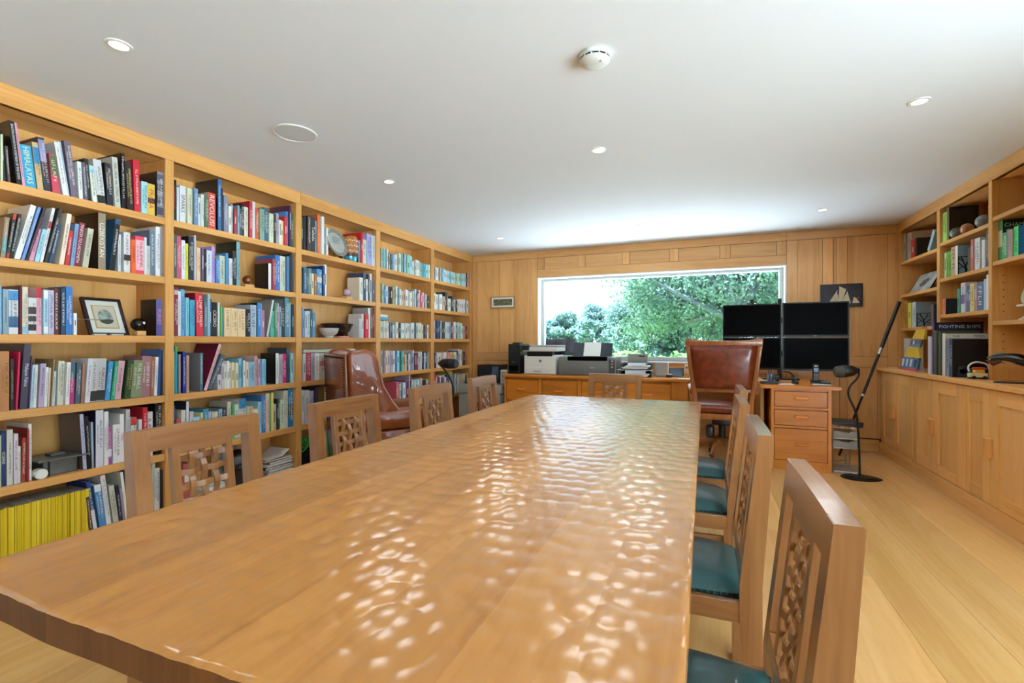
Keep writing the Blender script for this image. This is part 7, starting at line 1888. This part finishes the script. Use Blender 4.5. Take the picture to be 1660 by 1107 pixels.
for k in range(7):
    t = thing('flat_magazine', ['lowest magazine in the flat pile', 'second magazine up in the flat pile', 'third magazine up in the flat pile', 'fourth magazine up in the flat pile', 'fifth magazine up in the flat pile', 'sixth magazine up in the flat pile', 'topmost curling magazine of the flat pile'][k] + ', bottom shelf of the second bay', 'magazine', (-3.22, 2.80 + .008 * (k % 3), Z6 + k * .0205), .05 * (k % 3 - 1), 'flat pile of magazines')
    c_ = ['2c2c30', '8c9498', 'd8d8d4', '34383c', 'e0e0dc', '7c7460', 'c8c4bc'][k]
    obj('cover', MB().box(-.10, .105, -.12, .12, 0, .019 if k < 6 else .012, bev=.002), M['cover'], t, color=lin(c_))
    obj('pages', MB().box(.1052, .1056, -.115, .115, .004, .015 if k < 6 else .008), M['paper'], t)
    if k == 6:
        obj('curled_page', MB().prism([(-.10, .0125), (.02, .03), (.09, .07), (.10, .068), (.03, .026), (-.10, .0135)], -.10, .11, 'x'), M['paper'], t)
        obj('red_cover', MB().box(-.09, .09, -.11, .0, .0122, .0135), M['cover'], t, color=lin('8c2424'))
t = thing('paper_stack', 'loose pile of white papers on the bottom shelf of the second bay', 'paper', (-3.20, 2.27, Z6))
for k in range(6): obj('sheets', MB().box(-.10, .10, -.09, .09, k * .012, k * .012 + .011, bev=.001), M['paper'], t, rot=(0, 0, .12 * math.sin(k * 2.3)))

# ================================================================== right-hand bookcase: ornaments
def pt(Y_, z): return (Y_, z)
t = thing('tiered_card_house', 'colourful tiered paper house with yellow roofs on the right worktop', 'ornament', (1.79, 5.55, .9005))
def slab(name, pts, x0, x1, col, par=None):
    o = part(name, MB().prism(pts, x0, x1, 'x'), M['paint'], t, color=lin(col))
    return o
slab('base', [(5.785, .9015), (5.372, .9015), (5.377, .92), (5.785, .917)], 1.775, 1.80, 'd8546c')
slab('lower_storey', [(5.722, 1.015), (5.324, 1.022), (5.366, .921), (5.763, .918)], 1.782, 1.80, '4a8cb0')
slab('lower_roof', [(5.581, 1.11), (5.324, 1.113), (5.298, 1.024), (5.631, 1.030)], 1.779, 1.80, 'e2bc3c')
slab('upper_storey', [(5.509, 1.186), (5.262, 1.186), (5.314, 1.116), (5.543, 1.124)], 1.783, 1.80, '5c8c94')
slab('upper_roof', [(5.377, 1.276), (5.192, 1.282), (5.217, 1.19), (5.459, 1.199)], 1.779, 1.80, 'e4c044')
slab('flag', [(5.267, 1.306), (5.187, 1.304), (5.192, 1.283), (5.272, 1.279)], 1.785, 1.792, 'c8605c')
for k in range(4):
    y_ = 5.70 - k * .095
    slab('window_panel', [(y_ - .008, 1.005), (y_ - .055, 1.006), (y_ - .045 + .03, .935), (y_ + .02, .935)], 1.780, 1.782, ['e4e4e8', 'd8d8e0', 'e4e4e8', '303c58'][k])
for k in range(4):
    y_ = 5.50 - k * .055
    slab('window_panel', [(y_, 1.178), (y_ - .032, 1.178), (y_ - .02, 1.145), (y_ + .012, 1.145)], 1.781, 1.783, ['a03c4c', 'e4e4e8', '3c5c94', 'c83c44'][k])
part('back_prop', MB().prism([(1.80, .9015), (1.86, .9015), (1.803, 1.10)], 5.42, 5.46, 'y'), M['paper'], t)
t = thing('white_board', 'blank white board standing in the corner of the right worktop', 'board', (1.90, 5.93, .9005))
obj('sheet', MB().box(-.035, .12, .0, .012, 0, .30), M['paper'], t); obj('edge', MB().box(-.037, -.035, -.001, .013, 0, .30), M['light_grey'], t)
t = thing('blue_folder', 'dark blue ring folder on the right worktop behind the paper house', 'folder', (1.86, 5.27, .9005))
obj('cover', MB().box(0, .22, -.03, -.026, 0, .31).box(0, .22, .026, .03, 0, .31).box(0, .004, -.026, .026, 0, .31), M['cover'], t, color=lin('1c3460'))
obj('pages', MB().box(.006, .215, -.0255, .0255, .004, .30), M['paper'], t)
t = thing('leaning_photograph', 'black and white photograph propped on the second shelf of the right corner bay', 'picture', (1.915, 5.735, 1.6465))
tl2 = Matrix.Rotation(math.radians(27), 4, 'Y')
def lean2(mb):
    bmesh.ops.transform(mb.bm, matrix=tl2, verts=mb.bm.verts); return mb
obj('backing', lean2(MB().box(.002, .010, -.235, .235, .0, .215)), M['black'], t)
obj('print', lean2(MB().box(0, .0015, -.228, .228, .008, .208)), plain('photo_grey', 'a8b4b8', .35, var=.5, bscale=7), t)
obj('dark_area', lean2(MB().prism([(-.05, .07), (-.10, .12), (-.04, .15), (.06, .13), (.10, .09), (.03, .06)], -.0008, -.0001, 'x')), plain('photo_dark', '5c6468', .4, var=.4, bscale=20), t)
t = thing('dark_picture', 'dark picture frame behind the propped photograph', 'picture', (2.05, 5.42, 1.6465))
obj('frame', MB().box(-.08, .08, -.05, -.035, 0, .25), M['black'], t); obj('print', MB().box(-.07, .07, -.0515, -.0502, .012, .238), plain('dull_print', '4c4844', .5), t)
def bookend(loc, w, h, label, seed):
    t = thing('bookend', label, 'bookend', loc, 0, 'black cut-out bookends')
    obj('rim', MB().box(0, w, -.002, .002, 0, .006).box(0, w, -.002, .002, h - .006, h).box(0, .006, -.002, .002, .006, h - .006).box(w - .006, w, -.002, .002, .006, h - .006), M['black_metal'], t)
    obj('foot', MB().box(0, w, -.08, -.0025, 0, .0015), M['black_metal'], t)
    r = random.Random(seed)
    def seg(p, q, wd):
        d = Vector((q[0] - p[0], 0, q[1] - p[1])); L_ = d.length; a_ = math.atan2(d.z, d.x)
        obj('branch', MB().box(0, L_, -.0018, .0018, -wd / 2, wd / 2, M=Matrix.Translation((p[0], 0, p[1])) @ Matrix.Rotation(-a_, 4, 'Y')), M['black_metal'], t)
    seg((w * .5, .004), (w * .45, h * .45), .009); seg((w * .45, h * .45), (w * .2, h * .97), .007); seg((w * .45, h * .45), (w * .75, h * .97), .007)
    seg((w * .5, h * .25), (w * .95, h * .6), .006); seg((w * .48, h * .3), (w * .05, h * .65), .006); seg((w * .62, h * .72), (w * .97, h * .82), .005); seg((w * .32, h * .72), (w * .03, h * .9), .005); seg((w * .3, h * .45), (w * .05, h * .3), .005); seg((w * .7, h * .4), (w * .95, h * .2), .005)
bookend((1.888, 4.889, 1.7055), .105, .147, 'black cut-out branch bookend on the right bookcase middle bay, second shelf', 1)
bookend((1.888, 5.685, 1.3085), .115, .135, 'black cut-out branch bookend on the right bookcase corner bay, third shelf', 2)
for k, (y_, r_, c1, lab) in enumerate(((5.005, .046, '6c6864', 'grey speckled globe on the top shelf of the right bookcase, leftmost of three'), (4.84, .043, 'b0764c', 'orange and cream globe on the top shelf of the right bookcase, between two grey ones'), (4.60, .048, '7c8894', 'blue-grey globe on the top shelf of the right bookcase, rightmost of three'))):
    t = thing('globe', lab, 'globe', (1.925, y_, 2.0125), 0, 'three small globes')
    obj('stand', MB().lathe([(.018, 0), (.022, 0), (.018, .010), (.015, .010)], n=16), M['black'], t)
    obj('sphere', MB().ball((0, 0, r_ + .004), r_, n=14), plain('globe_%d' % k, c1, .3, coat=.3, var=.5, bscale=25), t, smooth=True)
# objects standing in front of the big books
t = thing('small_black_speaker', 'small black desktop speaker in front of the newspaper book', 'speaker', (1.80, 4.615, .9005))
soft(obj('body', MB().prism([(-.03, 0), (.035, 0), (.03, .075), (.02, .085), (-.02, .08)], -.028, .028, 'y'), plain('charcoal_shell', '24303c', .35), t), .006, 2)
obj('cone', MB().cyl((.0, -.029, .045), (.0, -.032, .045), .02, n=16), M['screen'], t)
t = thing('camera_headset', 'dark blue camera with white strap on the right worktop', 'camera', (1.86, 4.50, .9005))
obj('body', MB().box(-.055, .055, -.032, .032, 0, .072, bev=.008, seg=2), plain('navy_shell', '1c2c44', .35), t)
obj('lens', MB().cyl((-.01, -.032, .036), (-.01, -.058, .036), .025, n=18), M['black'], t, smooth=True)
obj('strap', MB().tube(bez([(-.058, 0, .05), (-.06, .0, .09), (-.02, .0, .118), (.04, 0, .105), (.058, 0, .06)]), .006, n=8), M['paper'], t, smooth=True)
t = thing('toy_vehicle', 'cream toy car with red roof on the right worktop', 'toy', (1.815, 4.415, .9005))
obj('body', MB().box(-.05, .05, -.025, .025, .012, .045, bev=.006, seg=2), plain('cream_toy', 'd8cca0', .4), t)
obj('cab', MB().box(-.022, .035, -.021, .021, .0455, .068, bev=.005), plain('yellow_toy', 'e0c02c', .4), t)
obj('roof', MB().box(-.026, .04, -.023, .023, .0685, .085, bev=.005), plain('red_toy', 'c42c28', .4), t)
for xx in (-.03, .03):
    for s in (-1, 1): obj('wheel', MB().cyl((xx, s * .020, .0125), (xx, s * .029, .0125), .012, n=12), M['black'], t)
t = thing('baseball_hat', 'red and black cap hung high inside the right bookcase middle bay', 'cap', (1.985, 4.455, 1.19))
obj('crown', MB().ball((0, 0, 0), .055, 1, .8, .75, n=10), plain('red_cloth', 'b01c24', .6), t, smooth=True)
obj('peak', MB().ball((-.055, 0, -.02), .04, 1.1, .9, .2, n=8), M['black'], t, smooth=True)
obj('cord', MB().tube([(.0, .0, .03), (.02, .0, .12), (.03, 0, .165)], .003, n=5), M['black'], t)
# black bird sculpture and small pieces on the near bay
t = thing('bird_sculpture', 'polished black bird-like sculpture on an oval base, right worktop', 'sculpture', (1.87, 4.06, .9005))
bs = plain('ebony_polish', '0e0d0d', .14, coat=.5)
soft(obj('base', MB().prism([(.12 * math.cos(k * PI / 14), .06 * math.sin(k * PI / 14)) for k in range(28)], .0, .012, 'z'), bs, t), .004)
obj('body', MB().tube(bez([(.075, -.01, .012), (.08, -.01, .07), (.06, -.005, .12), (.01, .02, .155), (-.05, .05, .165), (-.10, .08, .15)]), [.018] * 8 + [.018 + .0012 * k for k in range(16)] + [.036 - .0013 * k for k in range(16)] + [.006], n=16), bs, t, smooth=True)
obj('crest', MB().tube(bez([(-.03, .04, .185), (-.07, .06, .188), (-.115, .09, .16)]), [.006] * 16 + [.003], n=8), plain('grey_sheen', '5c646c', .2), t, smooth=True)
obj('beak', MB().tube([(-.06, .055, .145), (-.09, .075, .125), (-.12, .09, .145)], [.016, .02, .004], n=10), plain('rosewood', '4c1c10', .25, coat=.3), t, smooth=True)
t = thing('plate_easel', 'small plate on a white easel on the near shelf of the right bookcase', 'plate', (1.95, 4.10, 1.3125))
obj('foot', MB().box(-.05, .05, -.02, .02, 0, .008), M['paper'], t)
obj('leg', MB().tube([(-.04, 0, .008), (.02, 0, .085)], .005, n=6), M['paper'], t)
obj('ledge', MB().box(-.055, .04, -.035, .035, .0855, .098, bev=.003), M['paper'], t)
obj('plate', MB().lathe([(0, 0), (.05, 0), (.075, .008), (.05, .006), (0, .005)], n=28, M=Matrix.Translation((.0, 0, .172)) @ Matrix.Rotation(math.radians(-75), 4, 'Y')), plain('green_white_glaze', 'b8c4a4', .25), t, smooth=True)
# ================================================================== garden outside
gz = -.45
gr = struct(obj('garden_ground', MB().box(-80, 80, 6.45, 140, gz - .3, gz), plain('grass_ground', '7f9a5c', .9, var=.3, bscale=.8)))
struct(obj('bounce_paving', MB().box(-30, 30, -40, YR - .25, gz - .3, -.06).box(XR + .12, 30, YR - .25, 6.0, gz - .3, -.06).box(-12, 12, 6.45, 14, gz - .29, gz + .02), plain('bounce_stone', 'ccd8e2', .9)))  # unseen pale paving added to bounce daylight up into the room
def leaf_mat(name, a, b):
    m, N, L, P = newmat(name)
    N.remove(P)
    oi = N.new('ShaderNodeTexCoord'); nz = N.new('ShaderNodeTexNoise'); nz.inputs['Scale'].default_value = 1.6; nz.inputs['Detail'].default_value = 4
    L.new(oi.outputs['Object'], nz.inputs['Vector'])
    r = N.new('ShaderNodeValToRGB'); r.color_ramp.elements[0].position = .35; r.color_ramp.elements[1].position = .65
    r.color_ramp.elements[0].color = (*lin(a), 1); r.color_ramp.elements[1].color = (*lin(b), 1)
    L.new(nz.outputs['Fac'], r.inputs['Fac'])
    d = N.new('ShaderNodeBsdfDiffuse'); t = N.new('ShaderNodeBsdfTranslucent'); mx = N.new('ShaderNodeMixShader'); mx.inputs[0].default_value = .45
    L.new(r.outputs['Color'], d.inputs['Color']); L.new(r.outputs['Color'], t.inputs['Color'])
    L.new(d.outputs[0], mx.inputs[1]); L.new(t.outputs[0], mx.inputs[2]); L.new(mx.outputs[0], N['Material Output'].inputs['Surface'])
    return m
bark = plain('grey_bark', '4c585e', .9, bump=.5, bscale=9, var=.3)
def foliage(seed, clumps, per, leaf):
    r = np.random.default_rng(seed); P_ = []
    for (cx, cy, cz, rx, ry, rz) in clumps:
        n = max(8, int(per))
        d = r.normal(size=(n, 3)); d /= np.linalg.norm(d, axis=1)[:, None]
        rad = r.uniform(.25, 1, n) ** .5
        P_.append(np.stack([cx + d[:, 0] * rad * rx, cy + d[:, 1] * rad * ry, cz + d[:, 2] * rad * rz], 1))
    P_ = np.concatenate(P_); n = len(P_)
    u = r.normal(size=(n, 3)); u /= np.linalg.norm(u, axis=1)[:, None]
    w = r.normal(size=(n, 3)); v = np.cross(u, w); v /= np.linalg.norm(v, axis=1)[:, None]
    s = leaf * r.uniform(.6, 1.3, n)[:, None]
    q = np.stack([P_ - u * s, P_ - v * s * .55 + u * s * .1, P_ + u * s, P_ + v * s * .55 + u * s * .1], 1).reshape(-1, 3)
    me = bpy.data.meshes.new('foliage')
    me.from_pydata(q.tolist(), [], [(4 * i, 4 * i + 1, 4 * i + 2, 4 * i + 3) for i in range(n)])
    return me
def tree(name, label, x, y, trunk_h, trunk_r, crown, seed, lm, nclump, per, leaf, branches=()):
    t = thing(name, label, 'tree', (x, y, gz))
    r = random.Random(seed)
    tr = obj('trunk', MB().tube([(0, 0, 0), (.1, .05, trunk_h * .4), (.0, .1, trunk_h * .75), (.15, 0, trunk_h)], [trunk_r * 1.25, trunk_r, trunk_r * .85, trunk_r * .55], n=12), bark, t, smooth=True)
    cl = []
    cx, cy, cz, rx, ry, rz = crown
    for k in range(nclump):
        while True:
            a, b, c_ = r.uniform(-1, 1), r.uniform(-1, 1), r.uniform(-1, 1)
            if .18 < a * a + b * b + c_ * c_ < 1: break
        s = r.uniform(.11, .2) * min(rx, rz)
        cl.append((cx + a * rx, cy + b * ry, cz + c_ * rz, s * 1.5, s * 1.4, s))
        if branches and k % 4 == 0:
            h0 = trunk_h * r.uniform(.35, .95)
            e = Vector((cx + a * rx, cy + b * ry, cz + c_ * rz)); s0 = Vector((.05, .05, h0)); m_ = s0.lerp(e, .5) + Vector((0, 0, r.uniform(-.4, .5)))
            obj('branch', MB().tube(bez([s0, m_, e], 5), [trunk_r * .5 * (1 - k2 / 11) + .025 for k2 in range(11)], n=6), bark, t, smooth=True)
    f = link('foliage', foliage(seed, cl, per, leaf), lm, t); f['kind'] = 'stuff'
    return t
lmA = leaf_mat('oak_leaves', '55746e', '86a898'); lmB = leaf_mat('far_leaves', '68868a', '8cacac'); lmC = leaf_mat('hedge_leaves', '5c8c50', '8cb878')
tree('oak_tree', 'large spreading oak with grey trunk seen through the picture window', .95, 22, 6.6, .30, (-.6, 2.2, 5.5, 5.4, 3.0, 4.6), 4, lmA, 190, 300, .085, branches=(1,))
tree('broadleaf_tree', 'rounded smaller tree on the left of the window view', -8.6, 32, 2.0, .2, (0, 0, 1.75, 2.6, 2.0, 1.75), 8, lmB, 70, 220, .11, branches=(1,))
tree('broadleaf_tree', 'low bushy tree between the small tree and the oak', -7.2, 39, 2.4, .18, (0, 0, 2.3, 3.0, 2.0, 2.6), 9, lmB, 80, 220, .12, branches=(1,))
tree('broadleaf_tree', 'dark tree growing behind the oak', -2.0, 34, 3.2, .2, (0, 0, 3.0, 4.6, 2.2, 3.2), 13, lmB, 120, 200, .13, branches=(1,))
tree('broadleaf_tree', 'tree at the right edge of the window view behind the monitors', 8.2, 34, 4.5, .25, (0, 0, 5.0, 4.8, 3.0, 5.0), 15, lmA, 120, 200, .13, branches=(1,))
h = thing('garden_hedge', 'bright green low hedge at the foot of the window view', 'hedge', (0, 16.5, gz))
f = link('foliage', foliage(21, [(-9 + .55 * k, random.uniform(-.4, .4), .75 + .12 * math.sin(k * 1.7), .5, .5, .5) for k in range(34)], 160, .11), lmC, h); f['kind'] = 'stuff'
obj('stems', MB().box(-9, 9.6, -.06, .06, 0, .6), bark, h)
h = thing('garden_hedge', 'hazy line of far shrubs along the bottom of the sky', 'hedge', (0, 48, gz))
f = link('foliage', foliage(22, [(-24 + 1.1 * k, random.uniform(-.8, .8), .6 + .5 * abs(math.sin(k * .7)), 1.0, .8, .8) for k in range(46)], 120, .22), lmB, h); f['kind'] = 'stuff'
obj('stems', MB().box(-24, 26, -.08, .08, 0, .6), bark, h)
